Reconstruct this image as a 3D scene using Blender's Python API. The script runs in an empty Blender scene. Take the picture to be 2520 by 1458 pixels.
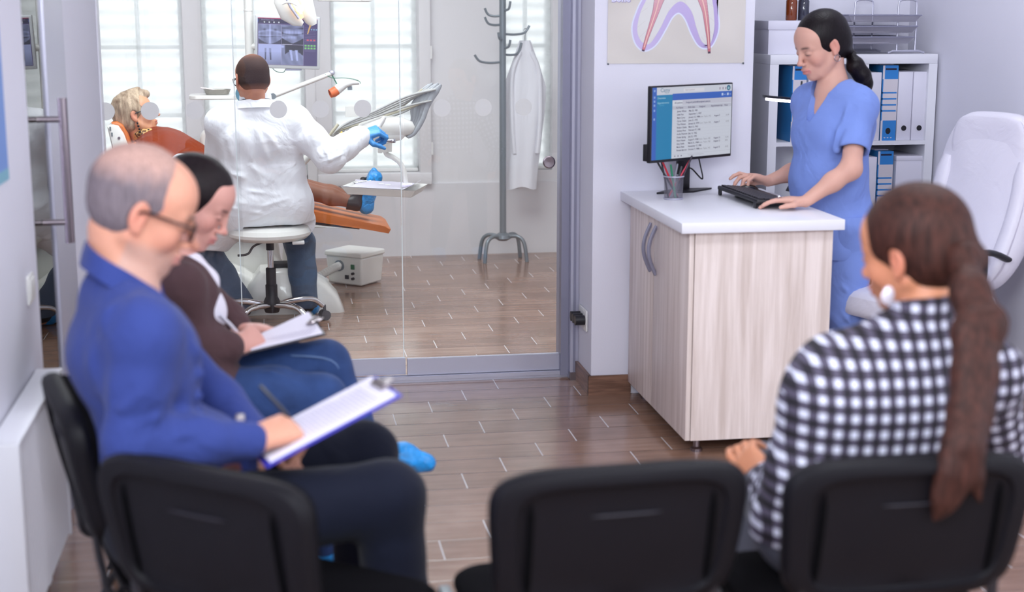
import bpy, bmesh, math, random
import numpy as np
from mathutils import Vector, Matrix
random.seed(4); np.random.seed(4)
S = bpy.context.scene; COL = S.collection
PI = math.pi
# ---------------- camera ----------------
FPX = 3640.0
PITCH = math.atan(715/FPX); YAW = math.atan(599/(FPX/math.cos(PITCH)))
cam = bpy.data.cameras.new('camera'); camo = bpy.data.objects.new('camera', cam); COL.objects.link(camo)
camo.location = (0, 0, 1.6); camo.rotation_euler = (PI/2-PITCH, 0, -YAW)
cam.sensor_width = 36; cam.lens = FPX/2520*36; cam.clip_start = .05; cam.clip_end = 100
cam.dof.use_dof = True; cam.dof.focus_distance = 7.0; cam.dof.aperture_fstop = 2.3
S.camera = camo
S.view_settings.view_transform = 'Standard'; S.view_settings.look = 'None'; S.view_settings.gamma = 1
S.view_settings.exposure = 0.02; S.view_settings.use_curve_mapping = False
S.cycles.max_bounces = 8; S.cycles.transparent_max_bounces = 16; S.cycles.sample_clamp_indirect = 6
# pixel of the 2520x1458 frame -> point of the room at depth y (used to measure the place)
_F = np.array([math.sin(YAW)*math.cos(PITCH), math.cos(YAW)*math.cos(PITCH), -math.sin(PITCH)])
_R = np.array([math.cos(YAW), -math.sin(YAW), 0]); _U = np.cross(_R, _F)
def ray(u, v): return _F+_R*(u-1260)/FPX-_U*(v-729)/FPX
def P(u, v, y): d = ray(u, v); return np.array([0, 0, 1.6])+d*y/d[1]
def PZ(u, v, z): d = ray(u, v); return np.array([0, 0, 1.6])+d*(z-1.6)/d[2]
# ---------------- world and light ----------------
w = bpy.data.worlds.new('world'); S.world = w; w.use_nodes = True
w.node_tree.nodes['Background'].inputs[0].default_value = (.85, .92, 1, 1); w.node_tree.nodes['Background'].inputs[1].default_value = 1.0
def area(name, loc, rot, sx, sy, power, col, spread=180):
    l = bpy.data.lights.new(name, 'AREA'); l.shape = 'RECTANGLE'; l.size = sx; l.size_y = sy; l.energy = power; l.color = col
    l.spread = math.radians(spread)
    o = bpy.data.objects.new(name, l); o.location = loc; o.rotation_euler = rot; COL.objects.link(o); return o
area('waiting_room_panel_light', (1.75, 3.5, 2.66), (0, 0, 0), 1.2, .6, 24, (.90, .945, 1))
area('waiting_room_panel_light', (1.0, .6, 2.66), (0, 0, 0), 1.2, .6, 24, (.90, .945, 1))
area('unseen_rear_fill_light', (1.0, -2.1, 2.25), (math.radians(74), 0, 0), 2.6, .7, 44, (.90, .95, 1))  # added frontal fill out of view; the rear wall has no window
area('unseen_left_fill_light', (-.62, 1.2, 2.2), (math.radians(74), 0, math.radians(-50)), 1.8, .7, 115, (.90, .95, 1))  # added to brighten the right wall; no window is built on the left
area('unseen_right_side_light', (2.92, .9, 1.55), (PI/2, 0, math.radians(90)), 2.2, 1.3, 42, (.90, .95, 1))  # unseen side light put in; the right wall has no window
area('passage_fill_light', (-1.05, 5.2, 2.66), (0, 0, 0),   .4, 1.2, 60, (.95, .97, 1))  # added lamp that brightens the passage wall behind the side glass
area('alcove_fill_light', (2.35, 5.5, 2.66), (0, math.radians(-12), 0), .6, .6, 9.5, (.90, .945, 1))  # added fill to brighten the right wall and shelf around the alcove
area('clinic_panel_light', (.2, 7.3, 2.66), (0, 0, 0), 2.2, 1.4, 84, (.92, .975, 1))
# ---------------- helpers ----------------
def lin(c):
    return tuple((x/12.92 if x <= .04045 else ((x+.055)/1.055)**2.4) for x in c)
def rgb(r, g, b): return lin((r/255, g/255, b/255))
def mat(name, col=(.8, .8, .8), rough=.5, metal=0, spec=.5, bump=0, bscale=200, var=0, vscale=8, emit=None, es=1, attr=False,
        coat=0, sheen=0, stretch=None, alpha=1, trans=0, wr=0, wrscale=6, sss=0):
    m = bpy.data.materials.new(name); m.use_nodes = True; nt = m.node_tree; n = nt.nodes; L = nt.links
    b = n['Principled BSDF']; b.inputs['Base Color'].default_value = (*col, 1); b.inputs['Roughness'].default_value = rough
    b.inputs['Metallic'].default_value = metal; b.inputs['Specular IOR Level'].default_value = spec
    b.inputs['Coat Weight'].default_value = coat; b.inputs['Sheen Weight'].default_value = sheen; b.inputs['Alpha'].default_value = alpha
    b.inputs['Transmission Weight'].default_value = trans
    if sss: b.inputs['Subsurface Weight'].default_value = sss; b.inputs['Subsurface Radius'].default_value = (.012, .005, .003)
    if emit: b.inputs['Emission Color'].default_value = (*emit, 1); b.inputs['Emission Strength'].default_value = es
    tc = n.new('ShaderNodeTexCoord'); mp = n.new('ShaderNodeMapping'); L.new(tc.outputs['Object'], mp.inputs[0])
    if stretch: mp.inputs['Scale'].default_value = stretch
    src = None
    if attr:
        a = n.new('ShaderNodeAttribute'); a.attribute_name = 'col'; src = a.outputs['Color']; L.new(src, b.inputs['Base Color'])
    if var:
        t = n.new('ShaderNodeTexNoise'); t.inputs['Scale'].default_value = vscale; t.inputs['Detail'].default_value = 5; L.new(mp.outputs[0], t.inputs[0])
        mx = n.new('ShaderNodeMix'); mx.data_type = 'RGBA'; mx.blend_type = 'MULTIPLY'; mx.inputs[0].default_value = 1
        if src: L.new(src, mx.inputs[6])
        else: mx.inputs[6].default_value = (*col, 1)
        mr = n.new('ShaderNodeMapRange'); mr.inputs[1].default_value = .3; mr.inputs[2].default_value = .7; mr.inputs[3].default_value = 1-var; mr.inputs[4].default_value = 1+var
        L.new(t.outputs[0], mr.inputs[0]); L.new(mr.outputs[0], mx.inputs[7]); L.new(mx.outputs[2], b.inputs['Base Color'])
    last = None
    for amt, sc, dist in ((bump, bscale, .002), (wr, wrscale, .02)):
        if amt:
            t = n.new('ShaderNodeTexNoise'); t.inputs['Scale'].default_value = sc; t.inputs['Detail'].default_value = 3 if dist > .01 else 2
            if dist > .01: t.inputs['Distortion'].default_value = 1.2
            L.new(mp.outputs[0], t.inputs[0])
            bp = n.new('ShaderNodeBump'); bp.inputs['Strength'].default_value = amt; bp.inputs['Distance'].default_value = dist
            L.new(t.outputs[0], bp.inputs['Height'])
            if last: L.new(last, bp.inputs['Normal'])
            last = bp.outputs[0]
    if last: L.new(last, b.inputs['Normal'])
    return m
def screen_mat(name, es):
    m = bpy.data.materials.new(name); m.use_nodes = True; n = m.node_tree.nodes; L = m.node_tree.links; b = n['Principled BSDF']
    a = n.new('ShaderNodeAttribute'); a.attribute_name = 'col'
    b.inputs['Base Color'].default_value = (.02, .02, .02, 1); b.inputs['Roughness'].default_value = .35
    L.new(a.outputs['Color'], b.inputs['Emission Color']); b.inputs['Emission Strength'].default_value = es
    return m
def tag(o, label=None, cat=None, group=None, kind=None):
    if label: o['label'] = label
    if cat: o['category'] = cat
    if group: o['group'] = group
    if kind: o['kind'] = kind
    return o
def empty(name, loc=(0, 0, 0), rz=0, label=None, cat=None, group=None):
    o = bpy.data.objects.new(name, None); o.empty_display_size = .05; COL.objects.link(o); o.location = loc; o.rotation_euler = (0, 0, rz)
    return tag(o, label, cat, group)
def link(name, me, m, parent=None):
    o = bpy.data.objects.new(name, me); COL.objects.link(o)
    if m is not None:
        for q in (m if isinstance(m, (list, tuple)) else [m]): me.materials.append(q)
    if parent is not None: o.parent = parent
    return o
def dup(o, parent=None):
    c = o.copy(); COL.objects.link(c)
    if parent is not None: c.parent = parent
    for ch in list(o.children): dup(ch, c)
    return c
def frame(d, up=(0, 0, 1)):
    d = Vector(d).normalized(); up = Vector(up)
    if abs(d.dot(up.normalized())) > .98: up = Vector((1, 0, 0)) if abs(d.x) < .9 else Vector((0, 1, 0))
    x = up.cross(d).normalized(); y = d.cross(x)
    return x, y, d
class MB:
    def __init__(s): s.bm = bmesh.new(); s.M = Matrix.Identity(4)
    def at(s, loc=(0, 0, 0), rot=(0, 0, 0)):
        s.M = Matrix.Translation(loc) @ Matrix.Rotation(rot[2], 4, 'Z') @ Matrix.Rotation(rot[1], 4, 'Y') @ Matrix.Rotation(rot[0], 4, 'X'); return s
    def v(s, p): return s.bm.verts.new(s.M @ Vector(p))
    def box(s, x0, x1, y0, y1, z0, z1, bev=0, seg=2, mi=0):
        vs = [s.v((x, y, z)) for x in (x0, x1) for y in (y0, y1) for z in (z0, z1)]
        fs = [s.bm.faces.new([vs[i] for i in q]) for q in ((0, 1, 3, 2), (4, 6, 7, 5), (0, 4, 5, 1), (2, 3, 7, 6), (0, 2, 6, 4), (1, 5, 7, 3))]
        for f in fs: f.material_index = mi
        if bev:
            es = list({e for f in fs for e in f.edges})
            r = bmesh.ops.bevel(s.bm, geom=es, offset=min(bev, .49*min(x1-x0, y1-y0, z1-z0)), segments=seg, affect='EDGES', profile=.5)
            for f in r['faces']: f.material_index = mi; f.smooth = True
        return s
    def loft(s, rings, cap=True, closed=False, smooth=True, mi=0):
        R = [[s.v(p) for p in r] for r in rings]; n = len(R[0]); k = len(R)
        for i in range(k if closed else k-1):
            a, b = R[i], R[(i+1) % k]
            for j in range(n):
                f = s.bm.faces.new((a[j], a[(j+1) % n], b[(j+1) % n], b[j])); f.smooth = smooth; f.material_index = mi
        if cap and not closed:
            for r in (R[0][::-1], R[-1]):
                f = s.bm.faces.new(r); f.material_index = mi
        return s
    def tube(s, pts, r, n=10, closed=False, flat=1, up=(0, 0, 1), mi=0, cap=True, mode='lin'):
        pts = [Vector(p) for p in pts]; k = len(pts)
        rs = r if isinstance(r, (list, tuple)) else [r]*k
        rings = []; px = None
        for i, p in enumerate(pts):
            if closed: d = pts[(i+1) % k]-pts[i-1]
            else: d = (pts[min(i+1, k-1)]-pts[max(i-1, 0)])
            x, y, d = frame(d, up)
            if px is not None:
                x = (px-d*px.dot(d)).normalized(); y = d.cross(x)
            px = x
            rings.append([p+x*math.cos(2*PI*j/n)*rs[i]+y*math.sin(2*PI*j/n)*rs[i]*flat for j in range(n)])
        return s.loft(rings, cap, closed, mi=mi)
    def cyl(s, a, b, r0, r1=None, n=20, mi=0):
        a = Vector(a); b = Vector(b); r1 = r0 if r1 is None else r1; x, y, d = frame(b-a)
        R = [[c+x*math.cos(2*PI*j/n)*r+y*math.sin(2*PI*j/n)*r for j in range(n)] for c, r in ((a, r0), (b, r1))]
        return s.loft(R, mi=mi)
    def lathe(s, prof, n=28, mi=0):   # prof: (r,z)
        R = [[(r*math.cos(2*PI*j/n), r*math.sin(2*PI*j/n), z) for j in range(n)] for r, z in prof]
        return s.loft(R, mi=mi)
    def ell(s, c, r, n=20, k=12, mi=0):
        R = []
        for i in range(1, k):
            t = PI*i/k
            R.append([(c[0]+r[0]*math.sin(t)*math.cos(2*PI*j/n), c[1]+r[1]*math.sin(t)*math.sin(2*PI*j/n), c[2]-r[2]*math.cos(t)) for j in range(n)])
        return s.loft(R, mi=mi)
    def prism(s, poly, t, mi=0, smooth=False):  # poly in xz, thickness along y
        return s.loft([[(x, -t/2, z) for x, z in poly], [(x, t/2, z) for x, z in poly]], smooth=smooth, mi=mi)
    def build(s, name, m, parent=None, bevel=0, subd=0, auto=True):
        bmesh.ops.recalc_face_normals(s.bm, faces=s.bm.faces[:])
        me = bpy.data.meshes.new(name); s.bm.to_mesh(me); s.bm.free()
        if auto:
            import math as _m
            try: me.set_sharp_from_angle(angle=_m.radians(38))
            except Exception: pass
        o = link(name, me, m, parent)
        if bevel: md = o.modifiers.new('b', 'BEVEL'); md.width = bevel; md.segments = 2; md.limit_method = 'ANGLE'
        if subd: md = o.modifiers.new('s', 'SUBSURF'); md.levels = subd; md.render_levels = subd
        return o
def spline(pts, n=8):
    pts = [Vector(p) for p in pts]; out = []
    for i in range(len(pts)-1):
        p0 = pts[max(i-1, 0)]; p1 = pts[i]; p2 = pts[i+1]; p3 = pts[min(i+2, len(pts)-1)]
        for j in range(n):
            t = j/n; out.append(.5*((2*p1)+(-p0+p2)*t+(2*p0-5*p1+4*p2-p3)*t*t+(-p0+3*p1-3*p2+p3)*t**3))
    out.append(pts[-1]); return out
# flat coloured artwork (screens, poster): rects, polygons, text in x right, y up, layered
class Flat:
    def __init__(s): s.V = []; s.Fc = []; s.C = []
    def poly(s, pts, col, l=0):
        k = len(s.V); s.V += [(x, -l*.0002, y) for x, y in pts]; s.Fc.append(tuple(range(k, k+len(pts)))); s.C += [(*col, 1)]*len(pts)
    def rect(s, x0, y0, x1, y1, col, l=1): s.poly([(x0, y0), (x1, y0), (x1, y1), (x0, y1)], col, l)
    def disc(s, cx, cy, r, col, l=1, ry=None): s.poly([(cx+r*math.cos(a*PI/12), cy+(ry or r)*math.sin(a*PI/12)) for a in range(24)], col, l)
    def band(s, pts, w, col, l=1):
        pts = [Vector((x, y)) for x, y in pts]; W = w if isinstance(w, list) else [w]*len(pts)
        L_, R_ = [], []
        for i, p in enumerate(pts):
            d = (pts[min(i+1, len(pts)-1)]-pts[max(i-1, 0)]).normalized(); n = Vector((-d.y, d.x))
            L_.append(p+n*W[i]/2); R_.append(p-n*W[i]/2)
        for i in range(len(pts)-1): s.poly([tuple(L_[i]), tuple(R_[i]), tuple(R_[i+1]), tuple(L_[i+1])], col, l)
    def text(s, t, x, y, h, col, l=3, bold=0):
        c = bpy.data.curves.new('t', 'FONT'); c.body = t; c.size = h; c.offset = bold; c.resolution_u = 2
        o = bpy.data.objects.new('t', c); COL.objects.link(o); bpy.context.view_layer.update()
        me = bpy.data.meshes.new_from_object(o.evaluated_get(bpy.context.evaluated_depsgraph_get()))
        k = len(s.V)
        s.V += [(x+v.co.x, -l*.0002, y+v.co.y) for v in me.vertices]; s.C += [(*col, 1)]*len(me.vertices)
        s.Fc += [tuple(k+i for i in p.vertices) for p in me.polygons]
        bpy.data.objects.remove(o); bpy.data.curves.remove(c); bpy.data.meshes.remove(me)
    def grid(s, x0, y0, x1, y1, nx, ny, fn, l=1):
        k = len(s.V)
        for j in range(ny+1):
            for i in range(nx+1):
                s.V.append((x0+(x1-x0)*i/nx, -l*.0002, y0+(y1-y0)*j/ny)); s.C.append((*fn(i/nx, j/ny), 1))
        for j in range(ny):
            for i in range(nx): a = k+j*(nx+1)+i; s.Fc.append((a, a+1, a+nx+2, a+nx+1))
    def build(s, name, m, parent=None):
        me = bpy.data.meshes.new(name); me.from_pydata(s.V, [], s.Fc); ca = me.color_attributes.new('col', 'FLOAT_COLOR', 'POINT')
        ca.data.foreach_set('color', np.array(s.C, dtype=np.float32).ravel()); return link(name, me, m, parent)
# ---------------- materials ----------------
M = {}
M['wall'] = mat('lavender_white_wall_paint', rgb(226, 225, 237), .75, bump=.12, bscale=260)
M['cwall'] = mat('clinic_wall_paint', rgb(222, 220, 222), .7, bump=.12, bscale=260)
M['cwall2'] = mat('clinic_lower_wall_paint', rgb(216, 214, 217), .6)
M['rear'] = mat('dimmed_unseen_rear_wall', rgb(150, 152, 172), .8)  # unseen wall made darker to weaken its haze in the glass partition
M['ceil'] = mat('white_ceiling_paint', rgb(235, 235, 238), .9)
M['white'] = mat('white_laminate', rgb(232, 232, 240), .35)
M['wplastic'] = mat('white_plastic', rgb(228, 227, 225), .3)
M['dplastic'] = mat('ivory_dental_plastic', rgb(226, 225, 220), .28, coat=.3)
M['alu'] = mat('brushed_aluminium', rgb(196, 196, 212), .38, .55)
M['alud'] = mat('dull_grey_aluminium', rgb(150, 150, 170), .42, .5)
M['steel'] = mat('satin_steel', rgb(150, 140, 145), .28, 1)
M['chrome'] = mat('polished_chrome', rgb(225, 225, 228), .08, 1)
M['grey'] = mat('grey_painted_metal', rgb(128, 136, 142), .35, .4)
M['black'] = mat('black_plastic', rgb(24, 23, 30), .45)
M['chairb'] = mat('black_chair_shell_plastic', rgb(13, 12, 18), .55, spec=.18, bump=.25, bscale=500)
M['chairf'] = mat('black_chair_fabric', rgb(9, 8, 12), .95, spec=.08, bump=.4, bscale=700)
M['rubber'] = mat('dark_rubber', rgb(28, 28, 32), .7)
M['frost'] = mat('frosted_film', rgb(240, 240, 238), .6, alpha=.86)
M['paper'] = mat('printed_paper', rgb(226, 222, 236), .8)
M['leather'] = mat('white_leather', rgb(222, 219, 232), .42, bump=.15, bscale=300, wr=.25, wrscale=9)
M['orange'] = mat('orange_upholstery', rgb(205, 112, 48), .45, wr=.15, wrscale=10)
M['cardboard'] = mat('white_binder_board', rgb(222, 220, 234), .55)
M['binder'] = mat('printed_blue_binder_cover', (1, 1, 1), .5, attr=True)
M['art'] = mat('printed_artwork', (1, 1, 1), .6, attr=True)
M['ink'] = mat('printed_sheet', (1, 1, 1), .75, attr=True)
M['scr1'] = screen_mat('desktop_screen_glow', .8)
M['scr2'] = screen_mat('xray_screen_glow', .85)
def glassmat(name, tint, rmin=.05, extra=0):
    m = bpy.data.materials.new(name); m.use_nodes = True; n = m.node_tree.nodes; L = m.node_tree.links; n.clear()
    o = n.new('ShaderNodeOutputMaterial'); t = n.new('ShaderNodeBsdfTransparent'); t.inputs[0].default_value = (*tint, 1)
    g = n.new('ShaderNodeBsdfGlossy'); g.inputs['Roughness'].default_value = 0.0
    f = n.new('ShaderNodeFresnel'); f.inputs[0].default_value = 1.5
    mx = n.new('ShaderNodeMixShader'); L.new(f.outputs[0], mx.inputs[0]); L.new(t.outputs[0], mx.inputs[1]); L.new(g.outputs[0], mx.inputs[2])
    L.new(mx.outputs[0], o.inputs[0]); return m
M['glass'] = glassmat('clear_partition_glass', (.985, .99, .99))
M['amber'] = mat('amber_bottle_glass', rgb(120, 55, 25), .08, coat=.5)
def floor_mat():
    m = bpy.data.materials.new('wood_look_porcelain_tiles'); m.use_nodes = True; n = m.node_tree.nodes; L = m.node_tree.links; b = n['Principled BSDF']
    tc = n.new('ShaderNodeTexCoord'); sp = n.new('ShaderNodeSeparateXYZ'); L.new(tc.outputs['Object'], sp.inputs[0])
    def mth(op, a, c=None, d=None):
        q = n.new('ShaderNodeMath'); q.operation = op
        for i, x in enumerate((a, c, d)):
            if x is None: continue
            if isinstance(x, (int, float)): q.inputs[i].default_value = x
            else: L.new(x, q.inputs[i])
        return q.outputs[0]
    W_, L_ = .161, .483
    yy = mth('DIVIDE', mth('SUBTRACT', sp.outputs[1], 5.866), W_); row = mth('FLOOR', yy); fy = mth('SUBTRACT', yy, row)
    xx = mth('DIVIDE', mth('SUBTRACT', mth('SUBTRACT', sp.outputs[0], 1.081), mth('MULTIPLY', mth('ADD', row, 1), .1585)), L_)
    ci = mth('FLOOR', xx); fx = mth('SUBTRACT', xx, ci)
    dy = mth('MULTIPLY', mth('MINIMUM', fy, mth('SUBTRACT', 1, fy)), W_); dx = mth('MULTIPLY', mth('MINIMUM', fx, mth('SUBTRACT', 1, fx)), L_)
    cv = n.new('ShaderNodeCombineXYZ'); L.new(ci, cv.inputs[0]); L.new(row, cv.inputs[1])
    wn = n.new('ShaderNodeTexWhiteNoise'); L.new(cv.outputs[0], wn.inputs[0])
    mp = n.new('ShaderNodeMapping'); L.new(tc.outputs['Object'], mp.inputs[0]); mp.inputs['Scale'].default_value = (1.6, 17, 1); L.new(wn.outputs[1], mp.inputs['Location'])
    no = n.new('ShaderNodeTexNoise'); no.inputs['Scale'].default_value = 1.5; no.inputs['Detail'].default_value = 7; no.inputs['Roughness'].default_value = .62; L.new(mp.outputs[0], no.inputs[0])
    n2 = n.new('ShaderNodeTexNoise'); n2.inputs['Scale'].default_value = 5; n2.inputs['Detail'].default_value = 4; L.new(tc.outputs['Object'], n2.inputs[0])
    cr = n.new('ShaderNodeValToRGB'); e = cr.color_ramp.elements; e[0].position = .25; e[1].position = .8
    e[0].color = (*rgb(112, 82, 66), 1); e[1].color = (*rgb(180, 150, 132), 1)
    x = e.new(.52); x.color = (*rgb(146, 113, 95), 1)
    mix = mth('ADD', mth('MULTIPLY', no.outputs[0], .5), mth('ADD', mth('MULTIPLY', wn.outputs[0], .18), mth('MULTIPLY', n2.outputs[0], .3)))
    L.new(mix, cr.inputs[0])
    gy = mth('LESS_THAN', dy, .0013); gx = mth('LESS_THAN', dx, .0022)
    g1 = n.new('ShaderNodeMix'); g1.data_type = 'RGBA'; L.new(gy, g1.inputs[0]); L.new(cr.outputs[0], g1.inputs[6]); g1.inputs[7].default_value = (*rgb(84, 62, 52), 1)
    g2 = n.new('ShaderNodeMix'); g2.data_type = 'RGBA'; L.new(gx, g2.inputs[0]); L.new(g1.outputs[2], g2.inputs[6]); g2.inputs[7].default_value = (*rgb(214, 210, 212), 1)  # pale cross joints paint in the window glare on their bevelled edges
    L.new(g2.outputs[2], b.inputs['Base Color'])
    L.new(mth('ADD', .10, mth('MULTIPLY', no.outputs[0], .14)), b.inputs['Roughness']); b.inputs['Specular IOR Level'].default_value = .6; b.inputs['IOR'].default_value = 1.75
    h = mth('MINIMUM', mth('DIVIDE', mth('MINIMUM', dx, dy), .003), 1)
    bp = n.new('ShaderNodeBump'); bp.inputs['Strength'].default_value = .5; bp.inputs['Distance'].default_value = .0008; L.new(h, bp.inputs['Height'])
    b2 = n.new('ShaderNodeBump'); b2.inputs['Strength'].default_value = .06; b2.inputs['Distance'].default_value = .001; L.new(no.outputs[0], b2.inputs['Height']); L.new(bp.outputs[0], b2.inputs['Normal'])
    L.new(b2.outputs[0], b.inputs['Normal']); return m
M['floor'] = floor_mat()
def woodmat(name, c0, c1, stretch, rough=.45, scale=3):
    m = bpy.data.materials.new(name); m.use_nodes = True; n = m.node_tree.nodes; L = m.node_tree.links; b = n['Principled BSDF']
    tc = n.new('ShaderNodeTexCoord'); mp = n.new('ShaderNodeMapping'); mp.inputs['Scale'].default_value = stretch; L.new(tc.outputs['Object'], mp.inputs[0])
    no = n.new('ShaderNodeTexNoise'); no.inputs['Scale'].default_value = scale; no.inputs['Detail'].default_value = 8; no.inputs['Roughness'].default_value = .6; no.inputs['Distortion'].default_value = .3; L.new(mp.outputs[0], no.inputs[0])
    cr = n.new('ShaderNodeValToRGB'); e = cr.color_ramp.elements; e[0].position = .36; e[1].position = .62; e[0].color = (*c0, 1); e[1].color = (*c1, 1)
    L.new(no.outputs[0], cr.inputs[0]); L.new(cr.outputs[0], b.inputs['Base Color']); b.inputs['Roughness'].default_value = rough; return m
M['wood'] = woodmat('pale_ash_laminate', rgb(208, 192, 184), rgb(236, 223, 218), (9, 9, .45))
M['skirt'] = woodmat('brown_tile_skirting', rgb(104, 74, 60), rgb(142, 106, 88), (2, 2, 26), .35)
def blindmat():
    m = bpy.data.materials.new('white_zebra_blind_fabric'); m.use_nodes = True; n = m.node_tree.nodes; L = m.node_tree.links; n.clear()
    o = n.new('ShaderNodeOutputMaterial'); d = n.new('ShaderNodeBsdfDiffuse'); d.inputs[0].default_value = (.8, .82, .82, 1)
    t = n.new('ShaderNodeBsdfTranslucent'); t.inputs[0].default_value = (.8, .83, .82, 1); tp = n.new('ShaderNodeBsdfTransparent')
    m1 = n.new('ShaderNodeMixShader'); m1.inputs[0].default_value = .6; L.new(d.outputs[0], m1.inputs[1]); L.new(t.outputs[0], m1.inputs[2])
    m2 = n.new('ShaderNodeMixShader'); L.new(m1.outputs[0], m2.inputs[1]); L.new(tp.outputs[0], m2.inputs[2]); L.new(m2.outputs[0], o.inputs[0])
    tc = n.new('ShaderNodeTexCoord'); wv = n.new('ShaderNodeTexWave'); wv.bands_direction = 'Z'; wv.inputs['Scale'].default_value = 3.6; wv.inputs['Distortion'].default_value = .3
    L.new(tc.outputs['Object'], wv.inputs[0]); mr = n.new('ShaderNodeMapRange'); mr.inputs[3].default_value = .38; mr.inputs[4].default_value = .54; L.new(wv.outputs[1], mr.inputs[0]); L.new(mr.outputs[0], m2.inputs[0])
    return m
M['blind'] = blindmat()
M['sky'] = mat('daylight_pane', (0, 0, 0), 1, emit=(.93, .97, 1.0), es=1.95)
# ---------------- the room ----------------
def struct(name, m, boxes, parent=None, label=None, bev=0):
    b = MB()
    for q in boxes: b.box(*q, bev=bev)
    o = b.build(name, m, parent)
    if parent is None: o['kind'] = 'structure'
    if label: o['label'] = label
    return o
struct('floor', M['floor'], [(-2.6, 3.1, -2.5, 9.8, -.1, 0)])
struct('ceiling', M['ceil'], [(-2.6, 3.1, -2.5, 9.8, 2.7, 2.8)])
struct('wall_left', M['wall'], [(-.80, -.68, -2.4, 4.35, 0, 2.7)])
struct('wall_rear', M['rear'], [(-.8, 3.05, -2.5, -2.35, 0, 2.7)])
struct('wall_right', M['wall'], [(2.96, 3.08, -2.4, 6.8, 0, 2.7)])
struct('wall_poster', M['wall'], [(1.282, 1.945, 5.87, 6.32, 0, 2.7)])
struct('wall_alcove', M['wall'], [(1.92, 2.96, 6.66, 6.8, 0, 2.7), (1.93, 2.0, 6.3, 6.68, 0, 2.7)])
struct('wall_passage', M['wall'], [(-1.5, -1.38, 4.2, 6.3, 0, 2.7), (-1.5, -.79, 4.2, 4.34, 0, 2.7)])
struct('wall_front', M['wall'], [(-2.6, -.74, 6.2, 6.3, 0, 2.7)])
struct('wall_clinic_left', M['cwall'], [(-2.6, -2.45, 6.3, 9.6, 0, 2.7)])
struct('wall_clinic_right', M['cwall'], [(1.99, 2.12, 6.8, 9.6, 0, 2.7), (1.93, 2.0, 6.32, 6.9, 0, 2.7)])
WIN = [(-2.05, -1.25, .50), (-1.09, -.53, .50), (-.42, .215, .50), (.375, .93, .545), (1.475, 1.80, .545)]
wb = []; x = -2.6
for x0, x1, zb in WIN:
    wb.append((x, x0, 9.5, 9.72, 0, 2.7)); wb.append((x0, x1, 9.5, 9.72, 0, zb)); wb.append((x0, x1, 9.5, 9.72, 2.25, 2.7)); x = x1
wb.append((x, 2.15, 9.5, 9.72, 0, 2.7))
struct('wall_window_side', M['cwall'], wb)
struct('trim_1', M['cwall2'], [(-2.45, 1.99, 9.486, 9.502, 0, .47)], label='slightly darker plinth band along the clinic window wall')
for i, (x0, x1, zb) in enumerate(WIN):
    b = MB(); cx = (x0+x1)/2
    for zz in (.92, 1.345, 1.77): b.box(x0, x1, 9.60, 9.64, zz-.012, zz+.012)
    b.box(cx-.012, cx+.012, 9.60, 9.64, zb, 2.25)
    for q in ((x0, x0+.03), (x1-.03, x1)): b.box(q[0], q[1], 9.58, 9.66, zb, 2.25)
    b.box(x0, x1, 9.58, 9.66, zb, zb+.03); b.box(x0, x1, 9.58, 9.66, 2.22, 2.25)
    wf = b.build('window_%d' % (i+1), M['cwall']); wf['kind'] = 'structure'
    pn = MB().box(x0, x1, 9.68, 9.69, zb, 2.25).build('window_pane', M['sky'], wf)
    bl = empty('window_blind', ((x0+x1)/2, 9.54, zb+.01), 0,
        ['white fabric blind on the clinic window hidden behind the door frame at far left', 'backlit white blind behind the reclining patient', 'backlit white blind behind the seated dentist and wall screen',
         'backlit white blind behind the handpiece hoses, in the framed window', 'narrow backlit white blind behind the hanging white coat'][i], 'window blind', 'white zebra blinds on the clinic windows')
    # pleated fabric sheet
    n = 60; R = []
    for k in range(n+1):
        z = (2.2-zb)*k/n; yy = .006*math.sin(k*PI/1.5)
        R.append([(x0-cx+.008, yy, z), (x1-cx-.008, yy, z), (x1-cx-.008, yy+.0015, z), (x0-cx+.008, yy+.0015, z)])
    MB().loft(R).build('blind_fabric', M['blind'], bl)
    MB().box(x0-cx+.006, x1-cx-.006, -.014, .014, -.006, .014, bev=.004).build('bottom_rail', M['wplastic'], bl)
    if i == 3:
        cs = empty('window_casing', (cx, 9.5, 0), 0, 'wide off-white wooden casing around the framed clinic window', 'window frame')
        b = MB(); a0, a1 = x0-cx-.1, x1-cx+.075
        b.box(a0, x0-cx, -.05, -.002, zb-.07, 2.35, bev=.006); b.box(x1-cx, a1, -.05, -.002, zb-.07, 2.35, bev=.006)
        b.box(a0, a1, -.056, -.002, zb-.075, zb, bev=.006); b.build('casing_frame', M['cwall'], cs)
        for zz in (.7, 1.31): MB().cyl((a1+.004, -.044, zz-.04), (a1+.004, -.044, zz+.04), .007, n=10).build('hinge', M['wplastic'], cs)
    if i == 2:
        cs = struct('trim_2', M['cwall'], [(x1+.0, x1+.06, 9.46, 9.5, .5, 2.4)], label='narrow vertical strip between two clinic windows')
# skirting
struct('baseboard_pillar', M['skirt'], [(1.269, 1.281, 5.86, 6.2, 0, .083), (1.269, 1.45, 5.858, 5.869, 0, .083)], label='brown tile skirting around the corner of the poster wall')
struct('baseboard_right', M['skirt'], [(2.948, 2.96, -2.3, 6.28, 0, .083)])
struct('baseboard_alcove', M['skirt'], [(1.95, 2.14, 6.647, 6.659, 0, .083)])
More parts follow.
